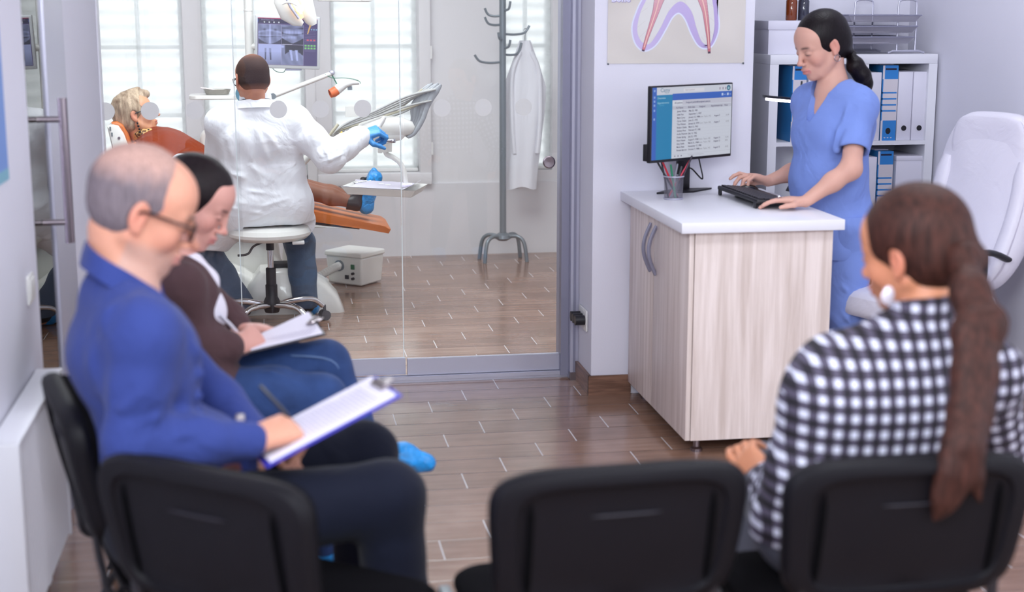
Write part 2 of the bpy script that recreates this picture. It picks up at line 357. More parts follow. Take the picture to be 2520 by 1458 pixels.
# aluminium framed glass partition
fr = struct('trim_3', M['alu'], [(1.246, 1.281, 6.13, 6.29, 0, 2.7), (-.72, 1.25, 6.19, 6.27, 0, .012), (-.72, 1.25, 6.185, 6.196, .012, .028), (-.72, 1.25, 6.215, 6.224, .012, .028), (-.72, 1.25, 6.19, 6.27, 2.4, 2.7)], label='grey aluminium track and post of the glass partition')
struct('post_inner_strip', M['alud'], [(1.212, 1.2455, 6.17, 6.28, .012, 2.4)], fr)
struct('post_groove', M['alud'], [(1.258, 1.268, 6.126, 6.131, .012, 2.7)], fr)
struct('post_foot', M['steel'], [(1.244, 1.27, 6.12, 6.15, 0, .035)], fr)
Mfb = M['alu']
Medge = mat('pale_lit_glass_edge', (.86, .95, .94), .12, spec=1, emit=None, coat=1)  # pale colour stands in for window light refracted in the glass edge
def pane(name, x0, x1, y, dots, edge=None, label=None):
    o = struct(name, M['glass'], [(x0, x1, y, y+.0012, .085, 2.42)], label=label)
    struct('bottom_rail', M['alu'], [(x0, x1-.004, y-.014, y+.016, .03, .1)], o)
    for dx in dots:
        b = MB(); b.cyl((dx, y-.0016, 1.178), (dx, y-.0006, 1.178), .0365, n=40); b.build('frosted_dot', M['frost'], o)
    if edge is not None: struct('polished_edge', Medge, [(edge, edge+.004, y-.001, y+.009, .1, 2.42)], o)
    return o
pane('window_6', -.69, -.135, 6.228, (-.667, -.491, -.312), edge=-.152, label='left fixed glass pane with frosted dots')
pane('window_7', -.152, .542, 6.238, (.027, .200, .375), edge=.530, label='middle fixed glass pane with frosted dots')
d1 = pane('door_1', .545, 1.235, 6.218, (.706, .881, 1.053), label='clear glass sliding door with round pull and frosted dots')
b = MB(); b.M = Matrix.Translation((1.163, 6.212, .943)) @ Matrix.Rotation(PI/2, 4, 'X')
b.lathe([(.0, -.003), (.024, -.003), (.027, .0), (.027, .006), (.022, .008), (.0215, .004), (.0, .003)], 40); b.build('round_pull', M['steel'], d1)
# side glazed door on the left, its frame and bar handle
sd = struct('door_2', M['glass'], [(-.6845, -.683, 4.37, 4.735, .1, 2.4)], label='clear glass side door with a long steel bar handle')
struct('bottom_rail', M['alu'], [(-.70, -.678, 4.37, 5.3, .0, .1)], sd)
h = MB(); h.cyl((-.606, 4.52, .905), (-.606, 4.52, 1.335), .0135, n=24)
hd = h.build('bar_handle', M['steel'], sd)
for zz in (.967, 1.272): MB().cyl((-.682, 4.52, zz), (-.606, 4.52, zz), .009, n=16).build('handle_standoff', M['steel'], hd)
fr2 = struct('trim_4', M['alu'], [(-.72, -.675, 4.735, 5.16, 0, 2.7)], label='pale grey aluminium stile beside the side door')
struct('wall_side_panel', M['wall'], [(-.78, -.678, 5.17, 6.2, 0, 2.7)])
struct('trim_5', M['white'], [(-.70, -.672, 6.15, 6.225, 0, 2.7)], label='white strip where the side panel meets the glass')
# ---------------- left wall items ----------------
sw = empty('light_switch', (-.68, 4.19, .83), 0, 'white double light switch low on the left wall', 'light switch')
MB().box(0, .008, -.045, .045, -.04, .04, bev=.003).build('switch_plate', M['wplastic'], sw)
for q in (-.02, .02): MB().box(.008, .012, q-.017, q+.017, -.03, .03, bev=.002).build('rocker', M['wplastic'], sw)
po = empty('wall_poster', (-.678, 4.02, 1.30), 0, 'blue poster cut off at the left picture edge', 'poster')
b = MB(); b.box(0, .002, -.35, -.05, -.11, .30); b.build('blue_sheet', mat('blue_poster_print', rgb(108, 146, 214), .5), po)
MB().box(0, .0024, -.35, -.05, -.14, -.11).build('teal_border', mat('teal_poster_edge', rgb(120, 178, 200), .5), po)
rd = empty('radiator', (-.645, 3.85, 0), 0, 'white panel radiator against the left wall', 'radiator')
b = MB(); b.box(-.03, .04, -.40, .34, .585, .60, bev=.005)
b.build('top_grille', M['white'], rd)
b = MB(); ring = []
pts = []; n = 34
for k in range(n):
    y0 = -.39+.72*k/n; y1 = y0+.72/n
    pts += [(y0, .030), (y0+.3*(y1-y0), .030), (y0+.45*(y1-y0), .036), (y0+.85*(y1-y0), .036)]
pts.append((.33, .030))
b.loft([[(x, y, z) for y, x in pts]+[(.02, .33, z), (.02, -.39, z)] for z in (.12, .585)], smooth=False)
b.box(-.03, .0, -.39, .33, .12, .585); b.build('ribbed_panel', M['white'], rd)
MB().box(-.032, .042, -.41, -.39, .11, .6, bev=.004).build('side_cover', M['white'], rd)
MB().box(-.032, .042, .33, .345, .11, .6, bev=.004).build('side_cover', M['white'], rd)
for yy in (-.3, .25): MB().box(-.034, -.01, yy-.02, yy+.02, 0.0, .13).build('floor_bracket', M['white'], rd)
# power sockets on the return of the poster wall
so = empty('power_socket', (1.281, 6.0, .30), 0, 'white socket plate with three black plugs beside the glass door', 'power socket')
MB().box(-.009, -.0005, -.065, .085, -.045, .045, bev=.003).build('socket_plate', M['wplastic'], so)
for k in range(3):
    y = -.035+.045*k
    MB().cyl((-.05, y, .0), (-.008, y, 0), .021, .021, n=20).build('black_plug', M['black'], so)
# ---------------- reception desk ----------------
DZ = .856
A = PZ(1683, 550, DZ); Bk = PZ(1522, 470, DZ); Cn = PZ(2082, 541, DZ)
dx0 = (A[0]+Bk[0])/2; dy0 = A[1]; dx1 = Cn[0]
desk = empty('reception_desk', ((dx0+dx1)/2, 5.35, 0), 0, 'pale wood reception desk cabinet with thick white top', 'desk')
def L(o, x0, x1, y0, y1, z0, z1): return (x0-o.location.x, x1-o.location.x, y0-o.location.y, y1-o.location.y, z0-o.location.z, z1-o.location.z)
MB().box(*L(desk, dx0, dx1, dy0, 5.868, DZ-.038, DZ), bev=.003).build('worktop', M['white'], desk)
cx0, cx1 = dx0+.04, dx1-.03; cy0 = dy0+.035
b = MB(); b.box(*L(desk, cx0+.02, cx1, cy0, cy0+.018, .055, DZ-.038)); b.build('end_panel', M['wood'], desk)
b = MB(); b.box(*L(desk, cx0+.02, cx1, cy0+.018, 5.86, .055, .075)); b.box(*L(desk, cx1-.018, cx1, cy0+.018, 5.86, .075, DZ-.038)); b.box(*L(desk, cx0+.02, cx1, 5.845, 5.86, .07, DZ-.038)); b.build('carcass', M['wood'], desk)
for y0, y1, hy in ((cy0+.004, 5.468, 5.43), (5.472, 5.855, 5.51)):
    d = MB().box(*L(desk, cx0, cx0+.018, y0, y1, .055, DZ-.04), bev=.001).build('door', M['wood'], desk)
    pts = [L(desk, cx0-.001-.03*math.sin(PI*t/12), 0, hy+(.0), 0, .585+.19*t/12, 0)[0::2] for t in range(13)]
    MB().tube(pts, .006, n=8, flat=1.3).build('handle', M['alud'], d)
for fx, fy in ((cx0+.06, cy0+.06), (cx1-.06, cy0+.06), (cx0+.06, 5.78), (cx1-.06, 5.78)):
    b = MB(); b.M = Matrix.Translation((fx-desk.location.x, fy-desk.location.y, 0)); b.lathe([(.0, 0), (.022, 0), (.022, .01), (.012, .016), (.012, .056), (0, .056)], 16); b.build('foot', M['steel'], desk)
# monitor on the desk
mc = (P(1590, 212, 5.47)+P(1600, 400, 5.47)+P(1800, 205, 5.71)+P(1807, 385, 5.71))/4
bpt = PZ(1680, 471, DZ)
ang = math.atan2(.24, P(1803, 300, 5.71)[0]-P(1595, 300, 5.47)[0])
mo = empty('computer_monitor', (mc[0], mc[1], DZ), ang, 'desktop screen with a thin black frame showing a patient list', 'monitor')
mw, mh = .455, .292; mz = mc[2]-DZ
MB().box(-mw/2, mw/2, -.004, .016, mz-mh/2, mz+mh/2, bev=.003).build('housing', M['black'], mo)
MB().box(-mw*.3, mw*.3, .016, .04, mz-.09, mz+.05, bev=.01).build('rear_cover', M['black'], mo)
MB().box(-mw/2-.002, -mw/2+.02, .012, .034, mz-.14, mz-.075, bev=.002).build('side_port_block', M['black'], mo)
Fl = Flat(); X0, X1, Y0, Y1 = -mw/2+.006, mw/2-.006, mz-mh/2+.011, mz+mh/2-.006; W, H = X1-X0, Y1-Y0
def u(a): return X0+W*a
def v(a): return Y1-H*a
white = rgb(206, 210, 222)
Fl.rect(X0, Y0, X1, Y1, white, 0)
Fl.rect(X0, Y0, u(.052), Y1, rgb(52, 98, 190), 1); Fl.rect(u(.052), Y0, u(.245), v(.105), rgb(24, 128, 178), 1)
Fl.rect(u(.245), v(.185), X1, v(.095), rgb(52, 98, 190), 1)
Fl.rect(u(.245), v(.255), X1, v(.185), rgb(196, 196, 210), 1); Fl.rect(u(.245), v(.255), u(.37), v(.19), rgb(214, 218, 228), 2)
Fl.rect(u(.245), v(.315), X1, v(.27), rgb(190, 192, 206), 1)
Fl.text('Camy', u(.095), v(.065), .022, rgb(70, 120, 150), 2); Fl.text('MED', u(.15), v(.088), .009, rgb(120, 150, 165), 2)
Fl.rect(u(.38), v(.075), u(.64), v(.03), rgb(222, 222, 230), 2); Fl.text('Search patient', u(.40), v(.06), .009, rgb(160, 150, 165), 3)
Fl.disc(u(.955), v(.048), .011, rgb(52, 110, 140), 2); Fl.disc(u(.955), v(.052), .005, rgb(150, 190, 200), 3)
for q in (.835, .875, .91): Fl.rect(u(q), v(.07), u(q)+.006, v(.035), rgb(150, 140, 160), 2)
for q in (.865, .935): Fl.rect(u(q), v(.155), u(q)+.01, v(.12), rgb(190, 205, 235), 2); Fl.rect(u(q)+.014, v(.145), u(q)+.024, v(.137), rgb(160, 180, 225), 2)
for q in (.03, .12, .175, .23, .30, .42): Fl.rect(u(.016), v(q+.03), u(.035), v(q), rgb(140, 170, 225), 2)
Fl.text('Overview', u(.06), v(.16), .011, rgb(190, 225, 235), 2); Fl.text('Appointments', u(.06), v(.225), .011, rgb(170, 215, 230), 2); Fl.text('Patients', u(.085), v(.255), .008, rgb(90, 170, 200), 2)
for i, t in enumerate(('All patients', 'Assigned patients', 'Unassigned patients')): Fl.text(t, u(.27+.14*i), v(.235), .0095, rgb(90, 92, 120), 3, .0002)
for t, a in (('Full Name', .29), ('Birth date', .44), ('Assigned', .58), ('Appointment day', .73), ('Hour', .905)): Fl.text(t, u(a), v(.305), .0095, rgb(90, 85, 110), 3, .0002)
for i in range(13):
    a = .355+.0455*i
    Fl.rect(u(.255), v(a+.014), u(.985), v(a+.012), rgb(192, 195, 208), 1)
    Fl.text(['James Wilson', 'Juliet Fox', 'Mark Curry', 'Carter Deaks', 'Tina Watson', 'Robert Clarke', 'Graham Ross', 'Audra Peterson', 'Donna Spring', 'Nora Hassan', 'Gary Suttle', 'Maria Dean', 'Pamela Barrow'][i], u(.305), v(a), .0092, rgb(70, 62, 90), 3, .0002)
    Fl.text(['May 25, 1981', 'September 1, 1997', 'January 12, 1984', 'June 21, 1972', 'January 8, 1979', 'March 6, 1962', 'February 17, 1985', 'July 13, 1962', 'July 22, 1990', 'August 9, 1958', 'March 21, 1984', 'November 17, 1980', 'October 7, 1988'][i], u(.45), v(a), .0092, rgb(70, 62, 90), 3, .0002)
    if i in (2, 4, 9, 10, 12):
        Fl.text('Foster, Taylor, MD', u(.58), v(a), .0088, rgb(120, 118, 130), 3); Fl.text('August %d' % (i+3), u(.775), v(a), .0092, rgb(80, 70, 100), 3, .0002); Fl.text('%d:30' % (8+i % 5), u(.925), v(a), .0088, rgb(110, 105, 125), 3)
Fl.rect(u(.25), v(.945), X1, v(.943), rgb(160, 162, 180), 1); Fl.text('Displaying 13 of 24 patients', u(.45), v(.975), .008, rgb(160, 160, 175), 2)
for q in (.28, .32, .36): Fl.rect(u(q), v(.978), u(q)+.006, v(.96), rgb(120, 118, 140), 2)
sc = Fl.build('screen', M['scr1'], mo); sc.location = (0, -.0046, 0)
st = MB(); lb = Vector((bpt[0]-mc[0], bpt[1]-mc[1], 0)); lb.rotate(Matrix.Rotation(-ang, 3, 'Z'))
st.box(lb.x-.035, lb.x+.035, lb.y-.006, lb.y+.008, .004, mz-.06, bev=.003); st.box(lb.x-.03, lb.x+.03, .03, lb.y+.008, mz-.09, mz-.04, bev=.004); st.build('stand_neck', M['black'], mo)
st = MB(); st.loft([[(lb.x-.15, lb.y+.0, z), (lb.x, lb.y-.06, z), (lb.x+.14, lb.y-.03, z), (lb.x+.06, lb.y+.035, z), (lb.x-.06, lb.y+.035, z)] for z in (.0, .007)], smooth=False); st.build('stand_base', M['black'], mo)
MB().tube(spline([(.05, .02, mz-.1), (.085, .03, mz-.17), (.09, .02, mz-.23), (lb.x+.04, lb.y-.01, .09), (lb.x, lb.y-.008, .1)]), .003, n=6).build('cable', M['rubber'], mo)
# pen cup
pc = PZ(1657, 490, DZ); pcx = empty('pen_cup', (pc[0], pc[1], DZ), 0, 'grey wire mesh cup holding pens on the desk', 'pen cup')
Mmesh = mat('grey_wire_mesh', rgb(150, 148, 160), .4, .6, alpha=.42)
b = MB(); R = []
for r_, z in ((.036, .0), (.038, .09)): R.append([(r_*math.cos(2*PI*j/28), r_*math.sin(2*PI*j/28), z) for j in range(28)])
b.loft(R, cap=False); b.build('mesh_wall', Mmesh, pcx)
for z, r_ in ((.004, .037), (.09, .039)): MB().tube([(r_*math.cos(2*PI*j/28), r_*math.sin(2*PI*j/28), z) for j in range(28)], .0025, n=6, closed=True).build('rim', M['alu'], pcx)
MB().cyl((0, 0, 0), (0, 0, .003), .036).build('cup_base', M['alu'], pcx)
for k, (c, a0, a1, ln, lb_) in enumerate((((205, 40, 60), (.02, .01), (-.03, .0), .15, 'red pen leaning left in the mesh cup'), ((30, 30, 38), (.015, -.01), (-.045, .005), .165, 'black pen leaning furthest left in the mesh cup'),
    ((38, 38, 48), (-.02, 0), (-.038, .02), .15, 'second black pen leaning left in the mesh cup'), ((20, 130, 90), (.005, -.012), (-.012, -.01), .125, 'green pen upright in the mesh cup'),
    ((205, 60, 85), (-.02, .005), (.04, .0), .165, 'pink-red pen leaning right in the mesh cup'), ((40, 32, 50), (.0, -.01), (.045, -.008), .17, 'dark pen leaning furthest right in the mesh cup'),
    ((150, 152, 165), (-.005, .01), (.012, .008), .125, 'silver pen standing in the middle of the mesh cup'), ((70, 70, 75), (0, .0), (.022, -.015), .12, 'short grey pen at the right of the mesh cup'))):
    p0 = Vector((*a0, .006)); d = Vector((a1[0]-a0[0], a1[1]-a0[1], .105)).normalized()
    e = empty('pen', (pc[0]+p0.x, pc[1]+p0.y, DZ+p0.z), 0, lb_, 'pen', 'pens in the desk cup')
    m_ = mat('pen_%s' % lb_.split()[0], rgb(*c), .35)
    MB().cyl((0, 0, 0), tuple(d*ln), .0038, n=10).build('barrel', m_, e); MB().cyl(tuple(d*ln), tuple(d*(ln+.008)), .0042, .003, n=10).build('cap', m_, e)
# keyboard with risers
kb0 = PZ(1762, 476, DZ+.02); kb1 = PZ(1840, 515, DZ)
kb = empty('keyboard', (1.765, 5.475, DZ), math.radians(2), 'black ergonomic keyboard tilted up on its rear feet', 'keyboard')
b = MB(); b.M = Matrix.Rotation(math.radians(5), 4, 'Y'); b.box(-.005, .155, -.225, .225, .020, .036, bev=.005); b.build('body', M['black'], kb)
b = MB(); b.M = Matrix.Translation((0, 0, -.010)) @ Matrix.Rotation(math.radians(5), 4, 'Y')
for i in range(5):
    for j in range(18):
        if i == 4 and 4 < j < 12:
            if j == 5: b.box(.005+.021*i, .023+.021*i, -.215+.0238*5, -.215+.0238*12-.003, .046, .052, bev=.0015, seg=1)
            continue
        b.box(.005+.021*i, .023+.021*i, -.215+.0238*j, -.215+.0238*j+.021, .046, .052, bev=.0015, seg=1)
b.build('keys', mat('dark_keycaps', rgb(44, 42, 50), .5), kb)
for yy in (-.2, .2): MB().box(-.004, .006, yy-.012, yy+.012, 0.0, .024, bev=.003).build('riser_foot', M['black'], kb)
mp_ = PZ(1835, 480, DZ)
ms = empty('computer_mouse', (mp_[0]+.01, min(mp_[1], 5.8), DZ), math.radians(-80), 'black computer mouse behind the keyboard', 'mouse')
b = MB(); R = []
for k in range(9):
    t = -1+2*k/8; w_ = .031*math.sqrt(max(.02, 1-t*t*.93)); hh = .043*(1-.55*max(t, 0)**2-.35*max(-t, 0)**2)*math.sqrt(max(.05, 1-t**6))
    R.append([(w_*math.cos(PI*j/10), .056*t, hh*math.sin(PI*j/10)) for j in range(11)]+[(0, .056*t, 0)])
b.loft(R); b.build('mouse_shell', mat('glossy_black', rgb(26, 26, 30), .2), ms, subd=1)
MB().box(-.003, .003, .01, .032, .030, .036, bev=.002).build('scroll_wheel', M['rubber'], ms)
# poster of the tooth
pp = empty('dental_poster', (1.620, 5.8675, 1.371), 0, 'paper poster with a tooth root drawing and the word Bone', 'poster')
Fl = Flat(); PXM = .285/1000*5.87/5.87*0+ (1.904-1.335)/336.0
def q2(px, py): return ((px-1664)*PXM, (157-py)*PXM*1.0)
def spp(pts, n=8): return [(p.x, p.y) for p in spline([(x, y, 0) for x, y in pts], n)]
random.seed(2)
Fl.grid(-.285, 0, .285, .62, 40, 44, lambda a, c: tuple(np.array(rgb(214, 208, 202))*(1+.05*math.sin(9*a+3*math.sin(7*c))*math.cos(8*c+2*a))), 0)
out = [(1590, -420), (1520, -300), (1530, -180), (1578, -60), (1585, -10), (1568, 30), (1556, 70), (1562, 105), (1580, 125), (1600, 122), (1618, 106), (1636, 76), (1652, 48), (1668, 38), (1684, 52), (1700, 86), (1716, 112), (1732, 121), (1750, 116), (1763, 90), (1766, 65), (1762, 30), (1762, -10), (1790, -120), (1800, -260), (1750, -400), (1670, -380)]
o2 = spp([q2(*p) for p in out], 6)
inn = [(1590, -400), (1540, -290), (1548, -180), (1588, -60), (1594, -10), (1574, 38), (1567, 78), (1576, 103), (1592, 112), (1604, 104), (1622, 76), (1645, 32), (1672, 12), (1698, 34), (1712, 74), (1726, 106), (1742, 114), (1750, 104), (1756, 72), (1753, 30), (1750, -10), (1772, -120), (1782, -250), (1745, -385), (1670, -365)]
i2 = spp([q2(*p) for p in inn], 6)
c_ = [q2(*p) for p in ((1670, -150),)][0]
Fl.band(o2, .012, rgb(222, 226, 244), 1)
n_ = min(len(o2), len(i2))
for k in range(n_-1):
    z_ = o2[k][1]; t_ = max(0, min(1, (o2[k][0]+.16)/.33))
    Fl.poly([o2[k], o2[k+1], i2[k+1], i2[k]], rgb(200-18*t_, 186-22*t_, 226-12*t_), 2)
Fl.poly(i2, rgb(220, 219, 218), 3)
for k in range(0, len(i2), 5): Fl.band([i2[k], (i2[k][0]*.8, i2[k][1]*.9+.04)], .0006, rgb(196, 190, 186), 4)
for ctr, ww in (([(1650, -60), (1622, 0), (1612, 34), (1600, 70), (1590, 100), (1582, 128)], [.05, .040, .026, .017, .012, .009]), ([(1700, -60), (1722, 0), (1732, 34), (1738, 70), (1742, 100), (1745, 134)], [.05, .036, .022, .018, .012, .009])):
    pts = spp([q2(*p) for p in ctr], 5); wv = list(np.interp(np.linspace(0, 5, len(pts)), range(6), ww))
    for k in range(len(pts)-1):
        t_ = k/len(pts); c0 = rgb(218-10*t_, 178-60*t_, 190-60*t_)
        if ctr[1][0] > 1700: c0 = rgb(222-30*t_, 170-70*t_, 180-70*t_)
        if k > len(pts)-3: c0 = rgb(80, 60, 80)
        Fl.band(pts[k:k+2], [wv[k]+.003, wv[k+1]+.003], rgb(150, 110, 125), 4); Fl.band(pts[k:k+2], wv[k:k+2], c0, 5)
    Fl.band(pts[:-2], .0035, rgb(238, 205, 190), 6)
Fl.text('Bone', q2(1504, 13)[0], q2(1504, 13)[1], .037, rgb(160, 150, 190), 7, .0022); Fl.text('Bone', q2(1503, 12)[0], q2(1503, 12)[1], .037, rgb(226, 224, 246), 9, .0014)
Fl.build('printed_sheet', M['art'], pp)
for px in (-.282, .281): MB().cyl((px, -.003, -.002), (px, .0005, .0), .004, n=8).build('pin', M['grey'], pp)
# ---------------- shelf with binders ----------------
SX0, SX1, SY, SB = 2.165, 2.945, 6.3, 6.64
STZ = 1.388
CW = (SX1-SX0-.04*2-.018)/2
sh = empty('cube_shelf', ((SX0+SX1)/2, (SY+SB)/2, 0), 0, 'white cube shelving unit in the alcove holding binders', 'shelf')
rows = [STZ-.042, 1.003-.012, .63, .26]
b = MB(); b.box(*L(sh, SX0, SX1, SY, SB, STZ-.042, STZ), bev=.002); b.box(*L(sh, SX0, SX1, SY, SB, .0, .042), bev=.002)
b.box(*L(sh, SX0, SX0+.04, SY, SB, .042, STZ-.042)); b.box(*L(sh, SX1-.04, SX1, SY, SB, .042, STZ-.042)); b.build('frame', M['white'], sh)
zc = [STZ-.042, .995, .62, .25]
MB().box(*L(sh, SX0+.04, SX1-.04, SY+.003, SB-.01, .985, 1.003)).build('shelf_board', M['white'], sh)
MB().box(*L(sh, SX0+.04, SX1-.04, SY+.003, SB-.01, .602, .62)).build('shelf_board', M['white'], sh)
MB().box(*L(sh, SX0+.04, SX1-.04, SY+.003, SB-.01, .30, .318)).build('shelf_board', M['white'], sh)
xm = P(2133, 200, 6.3)[0]; MB().box(*L(sh, xm-.009, xm+.009, SY+.003, SB-.01, .042, STZ-.042)).build('divider', M['white'], sh)
MB().box(*L(sh, SX0+.02, SX1-.02, SB-.008, SB, .02, STZ-.02)).build('back_panel', M['white'], sh)
def binder(kind, x0, x1, z0, hgt, label, group=None):
    o = empty('ring_binder', ((x0+x1)/2, SY+.02, z0), 0, label, 'binder', group or 'binders in the cube shelf')
    w_ = x1-x0; 
    if kind == 'white':
        MB().box(-w_/2, w_/2, .0, .27, 0, hgt, bev=.003).build('cover', M['cardboard'], o)
        rb = MB(); rb.M = Matrix.Translation((0, -.0015, hgt*.18)) @ Matrix.Rotation(PI/2, 4, 'X'); rb.lathe([(.010, -.001), (.012, .0), (.012, .0012), (.0, .0012), (0, -.001)], 24); rb.build('finger_ring', M['black'], o)
    else:
        MB().box(-w_/2, w_/2, .001, .27, 0, hgt, bev=.002).build('cover', mat('blue_binder_board', rgb(36, 116, 176), .5), o)
        F2 = Flat(); bl = rgb(42, 128, 204); cr = rgb(214, 208, 216)
        F2.rect(-w_/2, 0, w_/2, hgt, cr, 0); F2.rect(-w_/2+w_*.13, 0, w_/2, hgt*.27, bl, 1); F2.rect(-w_/2+w_*.13, hgt*.82, w_/2, hgt, bl, 1)
        F2.rect(-w_/2, hgt*.27, -w_/2+w_*.06, hgt*.82, bl, 1)
        F2.rect(-w_*.32, hgt*.94, w_*.38, hgt*.965, rgb(20, 24, 60), 2)
        for q in (.40, .48, .56, .64): F2.rect(-w_/2, hgt*q-.004, w_/2-w_*.05, hgt*q+.003, bl, 1)
        F2.disc(.0, hgt*.13, .012, rgb(15, 18, 30), 3, .014)
        for q in (-.015, 0, .015): F2.poly([(q-.005, hgt*.045), (q+.005, hgt*.045), (q, hgt*.03)], cr, 3)
        F2.build('spine_label', M['binder'], o)
        MB().box(-w_/2+.004, w_/2-.004, .05, .26, hgt, hgt+.004).build('sheet_edges', M['paper'], o)
    return o
xp = lambda px: P(px, 250, SY)[0]
Z1 = 1.003; Z2 = .62
binder('blue', xp(1952), xp(1987), Z1, .335, 'blue striped binder on the upper shelf partly behind the nurse')
binder('white', xp(1992), xp(2022), Z1, .305, 'white binder on the upper shelf behind the nurse\'s chin')
binder('white', xp(2139), xp(2172), Z1, .305, 'white binder just left of the upper blue binder')
binder('blue', xp(2174), xp(2212), Z1, .335, 'blue striped binder on the upper shelf right of the nurse')
binder('white', xp(2214), xp(2249), Z1, .307, 'white binder directly right of the upper blue binder')
binder('white', xp(2251), xp(2288), Z1, .307, 'white binder at the right end of the upper shelf')
binder('blue', xp(2172), xp(2210), Z2, .335, 'blue striped binder on the lower shelf')
binder('white', xp(2139), xp(2170), Z2, .31, 'white binder left of the lower blue binder')
bx2 = empty('file_box', (xp(2250), SY+.02, Z2), 0, 'wide plain white file box beside the lower blue binder', 'file box')
MB().box(-.062, .062, 0, .27, 0, .31, bev=.003).build('box_body', M['cardboard'], bx2)
MB().box(-.063, .063, -.002, .271, .29, .312, bev=.002).build('box_lid', M['cardboard'], bx2)
bx = empty('storage_box', (2.245, 6.48, STZ), 0, 'white cardboard storage box with lid on top of the shelf', 'box')
MB().box(-.075, .14, -.13, .13, 0, .118, bev=.002).build('box_body', M['cardboard'], bx); MB().box(-.079, .144, -.134, .134, .108, .147, bev=.002).build('box_lid', M['cardboard'], bx)
for i, (px, m_, lb_) in enumerate(((1947, M['amber'], 'brown glass bottle on the white storage box'), (1977, mat('dark_bottle_glass', rgb(52, 54, 70), .08, coat=.5), 'dark grey glass bottle on the white storage box'))):
    pt = P(px, 40, 6.45); o = empty('bottle', (pt[0], 6.45, STZ+.147), 0, lb_, 'bottle', 'bottles on the storage box')
    MB().lathe([(0, 0), (.023, 0), (.025, .004), (.025, .085), (.018, .1), (.011, .106), (.011, .118), (0, .118)], 28).build('bottle_body', m_, o)
    MB().lathe([(0, .112), (.014, .112), (.014, .13), (0, .13)], 20).build('cap', M['black'], o)
# letter trays in wire stand
lt = empty('letter_tray_rack', (2.74, 6.45, STZ), 0, 'silver wire stand with three stacked mesh letter trays on the shelf top', 'letter tray')
def lp(px, py, y): 
    p = P(px, py, y); return (p[0]-2.74, p[1]-6.45, p[2]-STZ)
for yy, n_ in ((6.36, 0), (6.56, 1)):
    ax, bx_ = (2212, 2257) if n_ == 0 else (2105, 2149)
    a = lp(ax, 5, yy); c = lp(bx_, 5, yy)
    z1 = .012
    MB().tube(spline([(a[0], a[1], z1), (a[0], a[1], .2), (a[0]+.012, a[1], .235), (c[0]-.012, a[1], .235), (c[0], a[1], .2), (c[0], a[1], z1)], 5), .0045, n=8).build('upright_loop', M['alu'], lt)
    MB().tube([(a[0]-.04, a[1], .005), (a[0]-.02, a[1], .013), (c[0]+.018, a[1], .013), (c[0]+.045, a[1], .005)], .005, n=8).build('foot_bar', M['alu'], lt)
Mtm = mat('grey_mesh_tray', rgb(168, 166, 180), .4, .4, alpha=.72)
xl = lp(2085, 20, 6.4)[0]; xr = lp(2245, 20, 6.36)[0]
for k, z in enumerate((.045, .092, .14)):
    ex = .015*k
    b = MB(); b.loft([[(xl, -.11, z+.002), (xr-.02+ex, -.11, z+.002), (xr-.02+ex, .13, z+.002), (xl, .13, z+.002)], [(xl-.02, -.125, z+.03), (xr+ex, -.125, z+.03), (xr+ex, .145, z+.03), (xl-.02, .145, z+.03)]], cap=False, smooth=False)
    b.box(xl, xr-.02+ex, -.11, .13, z, z+.002); t = b.build('mesh_tray', Mtm, lt)
    MB().tube([(xl-.02, -.125, z+.03), (xr+ex, -.125, z+.03), (xr+ex, .145, z+.03), (xl-.02, .145, z+.03)], .0035, n=6, closed=True).build('tray_rim', M['alud'], t)
    pg = empty('paper_stack', (2.74+xl+.11, 6.45, STZ+z+.003), 0, ['white sheets in the bottom mesh letter tray', 'white sheets in the middle mesh letter tray', 'white sheets in the top mesh letter tray'][k], 'paper', 'sheets in the letter trays')
    MB().box(-.1, .08, -.09, .11, 0, .005).build('sheets', M['paper'], pg)
# LED desk lamp
ld = empty('led_desk_lamp', (2.13, 5.76, DZ), 0, 'thin black LED bar lamp glowing white behind the nurse', 'lamp')
a = P(1880, 243, 5.7); c = P(1976, 252, 5.7)
def ll(p): return (p[0]-2.13, p[1]-5.76, p[2]-DZ)
a, c = ll(a), ll(c)
b = MB(); R = []
for p in (a, c): R.append([(p[0], p[1]-.006, p[2]+.004), (p[0], p[1]+.02, p[2]+.004), (p[0], p[1]+.02, p[2]+.014), (p[0], p[1]-.006, p[2]+.014)])
b.loft(R, smooth=False); b.build('lamp_bar', M['black'], ld)
MB().cyl((a[0]+.008, a[1], a[2]-.001), (c[0], c[1], c[2]-.001), .0055, n=12).build('light_strip', mat('led_strip', (1, 1, 1), .5, emit=(1, .88, 1), es=7), ld)
MB().tube(spline([(c[0]-.01, c[1]+.006, c[2]+.008), (c[0]-.008, c[1]+.006, c[2]+.05), (c[0]-.006, c[1]+.006, c[2]+.085)]), [.006]*8+[.004]*8+[.001], n=8).build('clamp_tip', M['black'], ld)
MB().tube(spline([(c[0], c[1]+.005, c[2]+.01), (c[0]+.05, .0, c[2]-.02), (-.02, 0, .2), (-.02, 0, .02)]), .005, n=8).build('gooseneck', M['black'], ld)
MB().cyl((-.02, -.0, 0), (-.02, 0, .02), .045, .035).build('lamp_base', M['black'], ld)
